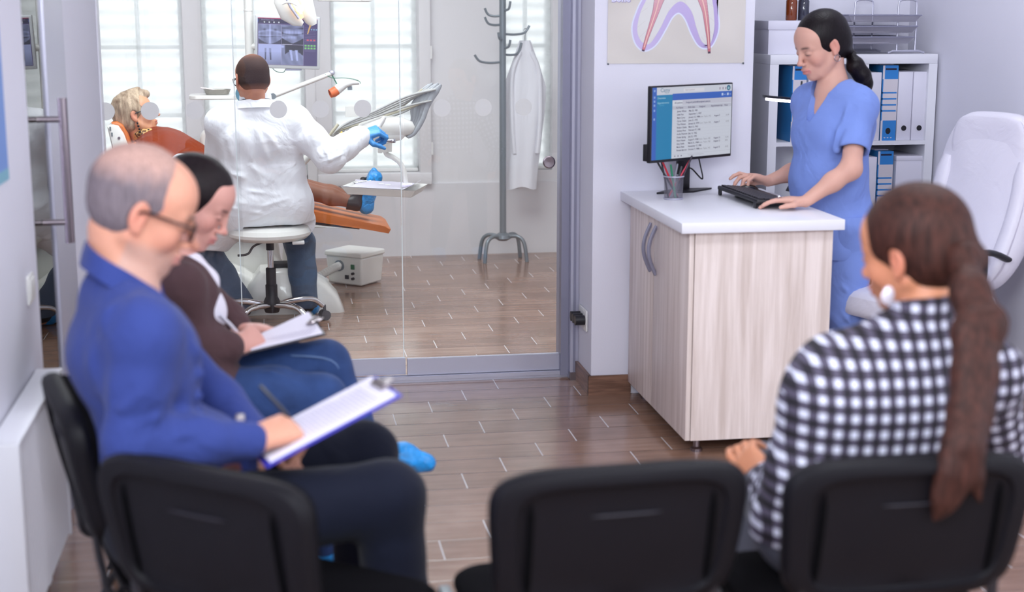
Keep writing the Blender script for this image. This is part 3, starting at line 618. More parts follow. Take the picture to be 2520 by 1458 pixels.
# pedestal
pd = empty('drawer_pedestal', (2.52, 5.85, 0), 0, 'low white drawer pedestal behind the white office chair', 'drawer unit')
MB().box(-.13, .2, -.15, .3, .03, .39, bev=.004).build('body', mat('pale_grey_laminate', rgb(178, 178, 186), .4), pd)
for z in (.05, .22): 
    dr = MB().box(-.125, .195, -.166, -.15, z, z+.16, bev=.003).build('drawer', mat('pale_grey_front', rgb(186, 186, 192), .4), pd)
    MB().tube([(-.0, -.168, z+.12), (0, -.18, z+.12), (.07, -.18, z+.12), (.07, -.168, z+.12)], .003, n=6).build('pull', M['alu'], dr)
for q in (-.1, .17):
    for r_ in (-.12, .27): MB().cyl((q, r_, 0), (q, r_, .03), .015).build('foot', M['black'], pd)
# office chair
FD = Vector((-.915, -.40, 0)).normalized()
oc = empty('office_chair', (2.455, 5.29, 0), math.atan2(FD.y, FD.x)-PI/2, 'white leather high-back office chair with black armrests', 'chair')
def padded(name, mtl, w, d, prof, parent, fy=1):
    pass
def rrect(w, h, r, n=5):
    out = []
    for cx, cy, a0 in ((w/2-r, h/2-r, 0), (-w/2+r, h/2-r, PI/2), (-w/2+r, -h/2+r, PI), (w/2-r, -h/2+r, 3*PI/2)):
        for k in range(n+1): a = a0+PI/2*k/n; out.append((cx+r*math.cos(a), cy+r*math.sin(a)))
    return out
# seat: local +y is the front
b = MB(); R = []
for s_, z in ((.80, .40), (.97, .41), (1, .45), (.97, .49), (.85, .515), (.5, .52), (.1, .52)): R.append([(x*s_, .02+y*s_, z+(.02*(y/.25)**2 if s_ < .98 else 0)) for x, y in rrect(.50, .50, .12)])
b.loft(R); b.build('seat_cushion', M['leather'], oc, subd=1)
# back: big curved cushion leaning back
def backpt(x, z, th): 
    t = (z-.50)/.70; y = -.22-.19*t-.05*math.sin(PI*t)+th*.9; y += .35*x*x; return (x, y, z+th*.35)
def prof_w(t): return   .248*(.90+.12*math.sin(PI*min(1, t*1.1))-.04*t*t)
out = []
NN = 44
for k in range(NN):
    a = 2*PI*k/NN; ex = 2.0/4.2
    sx = math.copysign(abs(math.cos(a))**ex, math.cos(a)); sz = math.copysign(abs(math.sin(a))**ex, math.sin(a)); out.append((sx, sz))
R = []
for s_, th in ((.3, -.055), (.8, -.05), (.97, -.03), (1.0, .0), (.98, .035), (.92, .058), (.86, .062)):
    ring = []
    for sx, sz in out:
        t = .5+.5*sz*s_; ring.append(backpt(sx*s_*prof_w(t), .50+.69*t, th))
    R.append(ring)
b = MB(); b.loft(R); b.build('backrest', M['leather'], oc, subd=1)
def pad(zc, hh, wf, th, name, n1=4.0):
    R = []
    for s_, t2 in ((1, .0), (.97, .6), (.88, .9), (.6, 1), (.2, 1)):
        ring = []
        for sx, sz in out:
            z = zc+hh*sz*s_; t = (z-.5)/.7; ring.append(backpt(sx*s_*wf*prof_w(max(0, min(1, t)))*(1 if sz > 0 else 1-.35*abs(sz)**2), z, th+.028*t2))
        R.append(ring)
    b = MB(); b.loft(R); b.build(name, M['leather'], oc, subd=1)
pad(1.045, .12, .80, .05, 'head_pillow')
for q in (-1.5, -.5, .5, 1.5):
    pts = [backpt(q*.038+.012*q*(.9-z)/.2*0, z, .068) for z in np.linspace(.62, .93, 9)]
    MB().tube(pts, [.01]+[.019]*7+[.006], n=10, flat=.6).build('lumbar_roll', M['leather'], oc)
for sx in (-1, 1):
    R = [backpt(sx*.18*prof_w(t_)/.235, .5+.7*t_, .065) for t_ in np.linspace(.06, .7, 9)]
    MB().tube(R, [.015]+[.036]*7+[.02], n=12, flat=.7).build('side_bolster', M['leather'], oc)
    MB().tube(spline([(sx*.25, -.18, .66), (sx*.268, -.05, .70), (sx*.268, .12, .695), (sx*.262, .17, .68)], 5), .022, n=12, flat=.55, up=(0, 0, 1)).build('armrest', M['black'], oc)
    MB().tube(spline([(sx*.267, -.02, .69), (sx*.275, -.01, .60), (sx*.27, .02, .48), (sx*.22, .05, .42), (sx*.10, .05, .41)], 5), [.026]*10+[.02]*11, n=10, flat=.6).build('arm_bracket', M['black'], oc)
MB().box(-.13, .13, -.12, .16, .36, .405, bev=.02).build('tilt_mechanism', M['black'], oc)
MB().cyl((-.03, .25, .34), (-.03, .31, .335), .026, n=20).build('tension_knob', M['black'], oc)
MB().cyl((0, 0, .1), (0, 0, .37), .026).build('gas_lift', M['chrome'], oc)
for k in range(5):
    a = 2*PI*k/5+.3; l_ = MB().tube([(0, 0, .11), (.16*math.cos(a), .16*math.sin(a), .10), (.30*math.cos(a), .30*math.sin(a), .07)], [.03, .024, .016], n=8, flat=.8).build('base_arm', M['wplastic'], oc)
    MB().cyl((.30*math.cos(a)-.02*math.sin(a), .30*math.sin(a)+.02*math.cos(a), .027), (.30*math.cos(a)+.02*math.sin(a), .30*math.sin(a)-.02*math.cos(a), .027), .027).build('caster', M['black'], l_)
# ---------------- visitor chairs ----------------
def make_chair():
    o = empty('visitor_chair')
    tilt = math.radians(11); z0, z1 = .52, .815
    def bp(x, t, y):     # t 0..1 height, y thickness (negative = rear)
        yy = y+.16*x*x*4*.25+ .0
        zz = (z1-z0)*t; return (x, -.225+yy*math.cos(tilt)-zz*math.sin(tilt)*1.0+.03*(t-.5)**2, z0+zz*math.cos(tilt)+yy*math.sin(tilt)*.3)
    shape = []
    n = 56
    for k in range(n):
        a = 2*PI*k/n; ex = 2/5.2
        shape.append((math.copysign(abs(math.cos(a))**ex, math.cos(a)), math.copysign(abs(math.sin(a))**ex, math.sin(a))))
    def ringf(s, y, sz=None, dip=0):
        r = []
        for sx, s_z in shape:
            t = .5+.5*s_z*(sz if sz else s); w_ = .246*(.90+.10*t)
            top = .045*(1-(sx)**2)*0
            x = sx*s*w_; t2 = t-.05*max(0, s_z)*(1-abs(sx)**2.2)*s if False else t
            t2 = t + .035*s*max(0, s_z)**3*(math.cos(x/.232*1.4)-1)*-0
            r.append(bp(x, t2, y))
        return r
    b = MB(); b.loft([ringf(.97, .012), ringf(1, .002), ringf(1.0, -.012), ringf(.965, -.026), ringf(.90, -.031), ringf(.82, -.031), ringf(.80, -.022), ringf(.77, -.019), ringf(.5, -.021), ringf(.08, -.021)]); 
    b.build('back_shell', M['chairb'], o)
    b = MB(); b.loft([ringf(.95, .010), ringf(.955, .02), ringf(.92, .036), ringf(.75, .042), ringf(.1, .043)]); b.build('back_pad', M['chairf'], o)
    for sx in (-1, 1):
        b = MB(); b.tube([bp(sx*.168, t, -.0225) for t in np.linspace(.16, .80, 8)], [.002]+[.006]*6+[.002], n=8, flat=.5); b.build('shell_slot', M['slot'] if 'slot' in M else M.setdefault('slot', mat('painted_slot_shade', rgb(5, 5, 7), .9, spec=.05)), o)  # near-black strip paints in the shade of a recessed slot
    b = MB(); b.tube([bp(x, .70+.15*x*x, -.0235) for x in np.linspace(-.06, .07, 7)], [.001]+[.0035]*5+[.001], n=8, flat=.6); b.build('shell_emblem_bar', mat('worn_grey_emboss', rgb(34, 32, 42), .5), o)
    b = MB(); R = []
    for s_, z in ((.75, .420), (.95, .424), (1, .436), (.985, .458), (.9, .472), (.5, .478), (.1, .478)): R.append([(x*s_, .01+y*s_, z-(.03*max(0, y/.21-.5)**2 if s_ > .2 else 0)) for x, y in rrect(.46, .43, .09)])
    b.loft(R); b.build('seat', M['chairf'], o, subd=1)
    b = MB(); b.loft([[(x*s_, .01+y*s_, z) for x, y in rrect(.44, .41, .08)] for s_, z in ((.7, .405), (1, .41), (1, .425), (.9, .43))]); b.build('seat_shell', M['chairb'], o)
    for sx in (-1, 1):
        b = MB(); b.tube(spline([(sx*.235, .20, .0), (sx*.222, .15, .22), (sx*.20, .12, .39), (sx*.19, .05, .405), (sx*.19, -.12, .405)], 5), .0115, n=10, flat=.75); b.build('front_leg', M['black'], o)
        b = MB(); b.tube(spline([(sx*.235, -.27, .0), (sx*.222, -.20, .22), (sx*.20, -.10, .38), (sx*.19, .0, .403)], 5), .0115, n=10, flat=.75); b.build('rear_leg', M['black'], o)
        b = MB(); b.tube(spline([(sx*.195, .0, .40), (sx*.195, -.20, .41), (sx*.19, -.232, .47), (sx*.185, -.245, .58)], 5), .012, n=10, flat=.7); b.build('back_bracket', M['black'], o)
        b = MB(); b.box(sx*.235-.012, sx*.235+.012, .10, .20, .395, .42, bev=.004); b.build('link_bracket', M['grey'], o)
    return o
c0 = make_chair()
CH = [((.570, 2.70), 4, 'empty black visitor chair in the middle foreground, seen from behind'),
      ((1.11, 2.67), 1, 'black visitor chair on which the woman in the checked shirt sits'),
      ((.02, 2.755), -38, 'empty black visitor chair in the left foreground, turned to the right'),
      ((-.19, 3.19), -76, 'black visitor chair under the man in the blue shirt'),
      ((-.21, 3.98), -84, 'black visitor chair under the woman in the brown jacket')]
for i, ((x, y), a, lb_) in enumerate(CH):
    c = c0 if i == 0 else dup(c0)
    c.location = (x, y, 0); c.rotation_euler = (0, 0, math.radians(a)); tag(c, lb_, 'chair', 'black visitor chairs in the waiting room')
# ---------------- clinic room things ----------------
def loc(o, p): return (p[0]-o.location.x, p[1]-o.location.y, p[2]-o.location.z)
# coat rack
cr = empty('coat_rack', (1.43, 9.22, 0), 0, 'grey metal coat rack with curved hooks and splayed feet', 'coat rack')
MB().cyl((0, 0, .13), (0, 0, 1.68), .021, n=20).build('pole', M['grey'], cr)
MB().lathe([(0, .13), (.03, .13), (.055, .145), (.05, .165), (.025, .18), (0, .18)], 24).build('foot_hub', M['grey'], cr)
for a in (200, 245, 300, 340):
    c_, s_ = math.cos(math.radians(a)), math.sin(math.radians(a))
    if a in (245, 300): c_, s_ = (-.80, -.62) if a == 245 else (.86, -.5)
    else: c_, s_ = (-.85, .5) if a == 200 else (.78, .62)
    MB().tube(spline([(.03*c_, .03*s_, .155), (.10*c_, .10*s_, .16), (.145*c_, .145*s_, .12), (.165*c_, .165*s_, .0)], 6), .0125, n=12).build('foot_leg', M['grey'], cr)
for px, py, qx, qy, dy in ((1217, 40, 1193, 20, .02), (1230, 62, 1193, 42, -.02), (1256, 25, 1256, 3, -.05), (1280, 85, 1303, 63, .03), (1226, 98, 1226, 80, -.06), (1255, 118, 1256, 98, -.05), (1278, 135, 1283, 105, .05), (1230, 155, 1168, 135, -.02)):
    e = loc(cr, P(qx, qy, 9.22+dy)); m_ = loc(cr, P(px, py, 9.22+dy)); zb = m_[2]
    MB().tube(spline([(0, 0, zb+.005), (e[0]*.45, dy*.5, zb), (e[0]*.82, dy*.9, zb+.012), (e[0], dy, e[2])], 5), .0075, n=8).build('hook', M['grey'], cr)
# white coat on hanger
hc = empty('white_coat', (1.585, 9.30, .46), 0, 'white lab coat hanging from the right hook of the coat rack', 'coat')
b = MB(); R = []
for k in range(17):
    t = k/16; z = 1.385-.46-.93*t
    w_ = .03+.085*min(1, t*3.2)+.015*math.sin(5*t); cx = -.03*t+.01*math.sin(3*t)
    R.append([(cx+(w_+.007*math.sin(6*a+4*t))*math.cos(a), (.022+.03*min(1, t*2)+.008*math.sin(5*a))*math.sin(a), z+.01*math.sin(3*a)*t) for a in np.linspace(0, 2*PI, 28, endpoint=False)])
b.loft(R); b.build('coat_body', mat('white_cotton_coat', rgb(226, 226, 232), .85, wr=.5, wrscale=7, stretch=(1, 1, .3)), hc)
for sx in (-1, 1): MB().tube(spline([(sx*.03, -.01, .86), (sx*.085, -.015, .72), (sx*.09, -.03, .45), (sx*.075, -.03, .22)], 5), [.02]+[.03]*15, n=10, flat=.6).build('sleeve', bpy.data.materials['white_cotton_coat'], hc)
MB().tube(spline([(0, 0, .91), (.0, 0, .96), (.012, 0, .985), (.0, 0, 1.0), (-.012, 0, .985)], 5), .0025, n=6).build('hanger_hook', M['grey'], hc)
# dentist stool
stl = empty('dentist_stool', (-.03, 7.47, 0), 0, 'swivel stool with round white seat under the dentist', 'stool')
MB().lathe([(0, .445), (.12, .445), (.185, .452), (.205, .47), (.207, .485), (.195, .505), (.15, .515), (0, .515)], 48).build('seat', M['dplastic'], stl)
MB().cyl((0, 0, .39), (0, 0, .45), .020).build('collar', M['black'], stl)
MB().cyl((0, 0, .24), (0, 0, .40), .0155).build('piston', M['chrome'], stl)
MB().lathe([(0, .07), (.035, .07), (.042, .09), (.042, .125), (.030, .15), (.030, .21), (.0255, .215), (.0255, .295), (.02, .30), (0, .30)], 28).build('column_cover', M['black'], stl)
MB().tube(spline([(-.02, -.03, .44), (-.08, -.06, .42), (-.11, -.08, .385), (-.16, -.09, .38)], 5), .006, n=8).build('height_lever', M['black'], stl)
MB().box(.11, .17, -.14, -.10, .435, .452, bev=.004).build('seat_label', M['wplastic'], stl)
for k in range(5):
    a = 2*PI*k/5+math.radians(-52)
    c_, s_ = math.cos(a), math.sin(a)
    l_ = MB().tube(spline([(.02*c_, .02*s_, .105), (.12*c_, .12*s_, .12), (.22*c_, .22*s_, .115), (.275*c_, .275*s_, .075)], 5), [.02]*8+[.017]*8, n=12, flat=.8).build('base_arm', M['chrome'], stl)
    b = MB()
    for q in (-.016, .016): b.cyl((.285*c_-s_*(q-.007), .285*s_+c_*(q-.007), .026), (.285*c_-s_*(q+.007), .285*s_+c_*(q+.007), .026), .026, n=20)
    b.box(.285*c_-.008, .285*c_+.008, .285*s_-.008, .285*s_+.008, .02, .08, bev=.004); b.build('caster', mat('grey_caster', rgb(84, 84, 90), .5) if k == 0 else bpy.data.materials['grey_caster'], l_)
# dental chair: headrest, back, seat, leg rest, base
DY = 8.2
dc = empty('dental_chair', (-.1, DY, 0), 0, 'reclined dental chair with orange upholstery and white shell under the patient', 'dental chair')
def prof_extrude(pts, hw, m, name, parent, r=.02, yc=0):
    # pts: closed xz outline; rounded extrusion along y
    n = len(pts); cx = sum(p[0] for p in pts)/n; cz = sum(p[1] for p in pts)/n
    R = []
    for s_, y in ((.0, -hw), (-r, -hw+.0001), (-r*.3, -hw+r*.4), (0, -hw+r), (0, hw-r), (-r*.3, hw-r*.4), (-r, hw-.0001)):
        ring = []
        for i, (x, z) in enumerate(pts):
            d = Vector((cx-x, cz-z)); k = (-s_)/max(d.length, 1e-4); ring.append((x+d.x*min(k, .9), yc+y, z+d.y*min(k, .9)))
        R.append(ring)
    b = MB(); b.loft(R[1:]); return b.build(name, m, parent)
def pxz(lst, y=DY): return [(lambda q: (q[0], q[2]))(loc(dc, P(u, v, y))) for u, v in lst]
# leg rest and seat cushion outline (side view)
prof_extrude(pxz([(955, 552), (950, 562), (900, 553), (820, 541), (740, 530), (640, 528), (560, 505), (480, 440), (400, 392), (345, 372), (326, 352), (336, 346), (385, 362), (460, 402), (540, 455), (600, 485), (680, 494), (745, 503), (820, 519), (900, 536), (945, 545)]), .21, M['orange'], 'upholstery', dc, .012)
prof_extrude(pxz([(800, 548), (740, 548), (640, 560), (540, 545), (450, 470), (380, 420), (330, 380), (345, 360), (480, 450), (560, 510), (640, 532), (740, 538), (880, 552)]), .22, M['dplastic'], 'seat_shell', dc, .02)
prof_extrude(pxz([(268, 306), (282, 300), (296, 303), (310, 322), (322, 352), (326, 400), (300, 410), (288, 392)]), .12, M['dplastic'], 'headrest_shell', dc, .02)
prof_extrude(pxz([(278, 298), (292, 296), (306, 304), (318, 325), (327, 355), (332, 395), (324, 400), (318, 358), (308, 328), (294, 306)]), .11, M['orange'], 'headrest_cushion', dc, .012)
for v_ in (316, 330): q = loc(dc, P(271+(v_-316)*.3, v_, DY-.12)); MB().box(q[0]-.003, q[0]+.005, q[1]-.004, q[1]+.004, q[2]-.012, q[2]+.008).build('headrest_clip', M['grey'], dc)
q = loc(dc, P(293, 340, DY-.12)); MB().cyl((q[0], q[1]-.004, q[2]), (q[0], q[1]+.01, q[2]), .007).build('headrest_screw', M['steel'], dc)
MB().tube(spline([loc(dc, P(u_, v_, DY+.2)) for u_, v_ in ((520, 320), (505, 330), (500, 350), (510, 370))], 6), .02, n=12).build('armrest', M['dplastic'], dc)
MB().tube([loc(dc, P(u_, v_, DY-.15)) for u_, v_ in ((244, 388), (250, 400), (252, 420))], .012, n=10).build('suction_holder', M['grey'], dc)
b = MB(); b.loft([[(x-.02, y, z) for x, y in rrect(w_, .3, .06)] for w_, z in ((.30, .16), (.26, .34), (.30, .40))])
b.build('lift_arm_left', M['dplastic'], dc)
prof_extrude(pxz([(470, 560), (560, 540), (640, 560), (690, 640), (700, 700), (640, 720), (560, 680), (480, 640)], DY-.05), .16, M['dplastic'], 'lift_housing', dc, .03)
# base shells on the floor
def foot_shell(name, outline_px, y, hw):
    return prof_extrude(pxz(outline_px, y), hw, M['dplastic'], name, dc, .03, y-DY)
foot_shell('base_shell_right', [(843, 773), (846, 758), (830, 722), (800, 690), (760, 668), (700, 655), (640, 660), (610, 700), (600, 740), (590, 775)], 7.86, .13)
foot_shell('base_shell_left', [(480, 790), (470, 740), (480, 690), (540, 640), (600, 660), (660, 700), (690, 745), (680, 790)], 7.98, .14)
q = loc(dc, P(690, 655, 7.8)); MB().box(q[0]-.04, q[0]+.08, q[1], q[1]+.10, q[2]-.01, q[2]+.012, bev=.005).build('foot_pedal', M['rubber'], dc)
q = loc(dc, P(500, 720, 7.75)); MB().cyl((q[0], q[1], .01), (q[0]+.02, q[1], .05), .09, .08, n=24).build('foot_control', M['rubber'], dc)
# white floor box with hose
fb = empty('dental_junction_box', (.455, 8.60, 0), math.radians(-40), 'white floor box with hose, switches and black knobs', 'junction box')
def trap(b, w0, d0, w1, d1, z0, z1, bev=.008):
    vs = [(x*w0, y*d0, z0) for x, y in ((-1, -1), (1, -1), (1, 1), (-1, 1))]; v2 = [(x*w1, y*d1, z1) for x, y in ((-1, -1), (1, -1), (1, 1), (-1, 1))]
    b.loft([vs, v2], smooth=False); return b
bb = trap(MB(), .118, .10, .130, .112, .004, .168).build('box_body', M['dplastic'], fb, bevel=.01)
trap(MB(), .136, .118, .134, .116, .168, .198).build('box_lid', M['dplastic'], fb, bevel=.008)
MB().box(.055, .077, -.117, -.108, .10, .128).build('green_switch', mat('green_switch_plastic', rgb(24, 96, 60), .4), fb)
MB().box(.01, .032, -.115, -.105, .04, .063).build('black_socket', M['black'], fb)
for z in (.075, .045): MB().cyl((.066, -.120, z), (.066, -.105, z), .008).build('black_knob', M['black'], fb)
MB().cyl((-.03, -.119, .115), (-.03, -.106, .115), .032, n=28).build('hose_flange', M['grey'], fb)
pts = spline([(-.03, -.112, .115), (-.04, -.18, .10), (-.07, -.28, .065), (-.12, -.38, .035)], 14)
rs = [.0225+(.0022 if k % 2 else -.001) for k in range(len(pts))]
MB().tube(pts, rs, n=16).build('ribbed_hose', M['dplastic'], fb)
# x-ray screen on a pole with side tray and camera arm
xs = empty('xray_monitor', (.10, 8.6, 0), 0, 'wall screen in silver frame showing blue dental x-rays', 'monitor')
TL = P(628, 33, 8.6); TR = P(789, 44, 8.6); BR = P(786, 173, 8.6); BL_ = P(630, 165, 8.6)
sw_ = (TR[0]-TL[0]); shh = ((TL[2]-BL_[2])+(TR[2]-BR[2]))/2; cxm = (TL[0]+BR[0])/2; czm = (TL[2]+TR[2]+BR[2]+BL_[2])/4
b = MB(); b.M = Matrix.Translation((cxm-.10, 0, czm)) @ Matrix.Rotation(math.radians(2.2), 4, 'Y'); b.box(-sw_/2, sw_/2, -.012, .03, -shh/2, shh/2, bev=.006); b.build('silver_frame', mat('silver_bezel', rgb(196, 198, 200), .3, .3), xs)
Fl = Flat(); W, H = sw_-.03, shh-.034; X0, Y1 = -W/2, H/2+.002
Fl.rect(-W/2, Y1-H, W/2, Y1, rgb(78, 66, 122), 0); Fl.rect(-W/2, Y1-H*.018, W/2, Y1, rgb(196, 60, 110), 1)
Fl.rect(-W/2, Y1-H*.11, W*.27, Y1-H*.02, rgb(52, 44, 88), 1); Fl.rect(-W/2, Y1-H*.10, -W/2+W*.01, Y1-H*.04, rgb(60, 90, 200), 2)
Fl.text('Dental Expert Suite', -W*.44, Y1-H*.055, .009, rgb(190, 180, 225), 2)
for k, q in enumerate((-.39, -.31, -.23, -.15)):
    Fl.rect(W*q-.006, Y1-H*.115, W*q+.008, Y1-H*.07, rgb(24, 20, 44), 2); Fl.disc(W*q+.001, Y1-H*.093, .0045, rgb(216, 220, 240), 3)
rn = np.random.RandomState(3)
def tint(v_): v_ = max(0, min(1, v_)); return tuple(np.array(rgb(22, 16, 48))*(1-v_)+np.array(rgb(188, 198, 255))*v_)
def pan1(a, c):
    v_ = .45+.1*math.sin(14*a+5*c)+.5*math.exp(-((a-.5)/.04)**2)*(c > .0)+.12*math.sin(40*a)*(.5-abs(c-.5))
    v_ -= .5*math.exp(-((a-.27)/.08)**2-((c-.72)/.07)**2)+.5*math.exp(-((a-.73)/.08)**2-((c-.72)/.07)**2)
    v_ += .35*math.exp(-((c-.58-.12*math.cos(3*(a-.5)))/.05)**2); v_ += .3*math.exp(-((c-.43)/.025)**2); v_ -= .4*math.exp(-((c-.38+.03*math.sin(6*a))/.02)**2)
    if c < .28-.2*math.sin(PI*a)*1.3: v_ = .08
    return tint(v_)
def pan2(a, c):
    arc = .30*(2*a-1)**2
    v_ = .40+.1*math.sin(11*a+7*c)+(.5*(.6+.4*abs(math.sin(22*a)))*math.exp(-((c-.64+arc*.3)/.10)**2) if .08 < a < .92 else 0)
    v_ -= .45*math.exp(-((c-.50-arc*.3)/.025)**2); v_ += .35*(.6+.4*abs(math.sin(24*a)))*math.exp(-((c-.37+arc*.2)/.08)**2)*(a < .7)
    v_ -= .35*math.exp(-((c-.84)/.04)**2)*(.5+.5*math.sin(9*a))
    if c < .06+.32*abs(2*a-1)**1.2*.9: v_ = .03
    return tint(v_)
def pan3(a, c):
    v_ = .95-.9*max(0, .5-c+.15*abs(a-.4))+.25*max(0, a-.7)*(c-.5)
    for x0, w_ in ((.31, .035), (.52, .04)):
        xx = x0+.06*(.6-c)*(x0 > .4)
        if .22 < c < .80: v_ -= (.75 if c < .6 else .45+.3*math.sin(90*c))*math.exp(-((a-xx)/(w_*(.6+.7*c)))**4)
    return tint(v_*(.9 if c < .6 else 1))
def pan4(a, c):
    v_ = .42+.18*a*c+.06*math.sin(16*a+9*c)
    if c > .70-.25*(abs(a-.55)/.45)**2 and a > .16: v_ = .02
    for x0, s_ in ((.42, .15), (.68, .1)):
        xx = x0+s_*(.7-c); 
        if .22 < c < .74: v_ = max(v_, 1.0*math.exp(-((a-xx)/(.045+.03*c))**6))
    v_ = max(v_, math.exp(-((a-.05)/.09)**4-((c-.9)/.08)**4))
    return tint(v_)
xa, xb, xc = -W*.485, -W*.10, W*.265; ya, yb, yc_ = Y1-H*.985, Y1-H*.56, Y1-H*.14
Fl.rect(xa-.001, ya-.001, xc+.001, yc_+.001, rgb(200, 190, 240), 1)
for (x0, x1, y0, y1, fn) in ((xa, xb-.0012, yb+.0012, yc_, pan1), (xb, xc, yb+.0012, yc_, pan2), (xa, xb-.0012, ya, yb, pan3), (xb, xc, ya, yb, pan4)):
    Fl.grid(x0, y0, x1, y1, 40, 36, fn, 2)
Fl.rect(xb+.004, yb+.001, xb+.06, yb+.003, rgb(230, 230, 250), 3)
for k in range(9): Fl.rect(W*.285, Y1-H*(.19+.035*k), W*.47, Y1-H*(.185+.035*k), rgb(140, 130, 180), 2)
for i in range(3): Fl.rect(W*(.32+.055*i), Y1-H*.465, W*(.355+.055*i), Y1-H*.43, rgb(226, 90, 110), 2)
for k in range(3): Fl.rect(W*(.39+.04*k), Y1-H*.235, W*(.41+.04*k), Y1-H*.21, rgb(150, 200, 240), 3)
for i in range(4):
    for j in range(2): Fl.rect(W*(.285+.05*i), Y1-H*(.585+.055*j), W*(.32+.05*i), Y1-H*(.55+.055*j), rgb(130, 210, 120), 2)
for k in range(3): Fl.rect(W*.285, Y1-H*(.65+.022*k), W*.47, Y1-H*(.646+.022*k), rgb(140, 130, 180), 2)
sc = Fl.build('xray_screen', M['scr2'], xs); sc.location = (cxm-.10, -.0125, czm); sc.rotation_euler = (0, math.radians(2.2), 0)
q = loc(xs, P(725, 171, 8.6)); MB().box(q[0]-.05, q[0]+.04, -.006, .01, q[2]-.006, q[2]+.004, bev=.001).build('speaker_strip', M['alud'], xs)
MB().tube(spline([loc(xs, P(u_, v_, 8.62)) for u_, v_ in ((668, 165), (680, 176), (697, 178), (703, 170))], 6), .0022, n=6).build('green_cable', mat('green_cable_sheath', rgb(20, 110, 80), .5), xs)
q = loc(xs, P(612, 50, 8.68)); q0 = loc(xs, P(612, 205, 8.68))
MB().cyl((q[0], .08, .30), (q[0], .08, 2.1), .0255, n=28).build('support_pole', M['dplastic'], xs)
MB().cyl((q[0], .08, loc(xs, P(612, 27, 8.68))[2]), (q[0], .08, loc(xs, P(612, 24, 8.68))[2]), .0275, n=28).build('pole_ring', M['dplastic'], xs)
q2_ = loc(xs, P(620, 115, 8.65)); MB().cyl((q[0], .08, q2_[2]), (cxm-.10, .03, q2_[2]), .021, n=20).build('screen_bracket', M['dplastic'], xs)
MB().lathe([(0, .0), (.2, .0), (.2, .02), (.08, .06), (.05, .3), (0, .3)], 28).build('unit_foot', M['dplastic'], xs)
# side tray with kidney dish
sd_ = empty('side_tray', (-.18, 8.6, 1.0), 0, 'slim white side tray beside the dentist\'s head', 'tray')
a, c = loc(sd_, P(466, 238, 8.6)), loc(sd_, P(592, 239, 8.6))
b = MB(); b.loft([[(a[0]+.5*(c[0]-a[0])+x*s_, y*s_, a[2]+z) for x, y in rrect(c[0]-a[0], .22, .05)] for s_, z in ((.97, -.012), (1, -.009), (1, .008), (.98, .011))]); b.build('tray_plate', M['dplastic'], sd_)
MB().cyl((c[0]-.03, 0, a[2]-.0), (c[0]+.06, .08, a[2]), .012).build('tray_arm', M['dplastic'], sd_)
kd = empty('kidney_dish', tuple(P(535, 232, 8.58)), 0, 'steel kidney dish with instruments on the side tray', 'dish')
b = MB(); b.loft([[(x*s_, y*s_, z) for x, y in rrect(.15, .09, .04)] for s_, z in ((.85, .0), (.92, .012), (1.0, .026), (1.03, .028), (.95, .024), (.85, .008))]); b.build('dish_bowl', mat('dull_steel_dish', rgb(150, 146, 140), .35, .6), kd)
for k in range(2): MB().tube([(-.09, -.01+.02*k, .036), (-.04, -.01+.02*k, .030), (.03, .0+.01*k, .012)], .003, n=6).build('instrument', M['steel'], kd)
# camera arm with orange tipped scanner
ca = empty('scanner_arm', tuple(P(668, 238, 8.52)), 0, 'jointed white arm holding an orange tipped scanner', 'instrument arm')
A_, B_ = loc(ca, P(672, 237, 8.5)), loc(ca, P(815, 181, 8.5))
MB().tube([A_, B_], [.0135, .0125], n=16).build('upper_arm', M['dplastic'], ca)
MB().cyl((A_[0]-.04, A_[1]+.02, A_[2]-.0), (A_[0]+.0, A_[1]+.01, A_[2]+.0), .012).build('arm_bracket', M['dplastic'], ca)
b = MB(); b.cyl((A_[0], A_[1]-.018, A_[2]), (A_[0], A_[1]+.018, A_[2]), .017); b.build('lower_joint', M['grey'], ca)
b = MB(); b.ell((B_[0]+.004, B_[1], B_[2]+.004), (.017, .015, .015)); b.build('upper_joint', M['alu'], ca)
MB().tube([B_, loc(ca, P(829, 207, 8.5))], .0035, n=6).build('drop_link', bpy.data.materials['green_cable_sheath'], ca)
b = MB(); b.tube([loc(ca, P(u_, v_, 8.5)) for u_, v_ in ((824, 226), (836, 216), (850, 207), (868, 203), (884, 203))], [.026, .027, .022, .015, .012], n=20); b.build('scanner_body', M['wplastic'], ca)
b = MB(); b.tube([loc(ca, P(u_, v_, 8.5-e_)) for u_, v_, e_ in ((812, 231, .01), (820, 228, .005), (829, 222, 0))], [.024, .028, .027], n=24, cap=False); b.build('orange_tip', mat('orange_silicone', rgb(222, 112, 62), .45), ca)
b = MB(); b.tube([loc(ca, P(u_, v_, 8.5)) for u_, v_ in ((816, 229), (822, 226))], [.020, .022], n=24); b.build('scanner_window', mat('dark_red_window', rgb(130, 80, 70), .2), ca)
MB().tube(spline([loc(ca, P(u_, v_, 8.49)) for u_, v_ in ((800, 183), (818, 192), (845, 192), (870, 195), (884, 200), (887, 206))], 6), .0022, n=6).build('green_cable', bpy.data.materials['green_cable_sheath'], ca)
MB().box(*[c_ for pr in zip(loc(ca, P(856, 222, 8.5)), loc(ca, P(866, 212, 8.53))) for c_ in pr]).build('clip', M['grey'], ca)
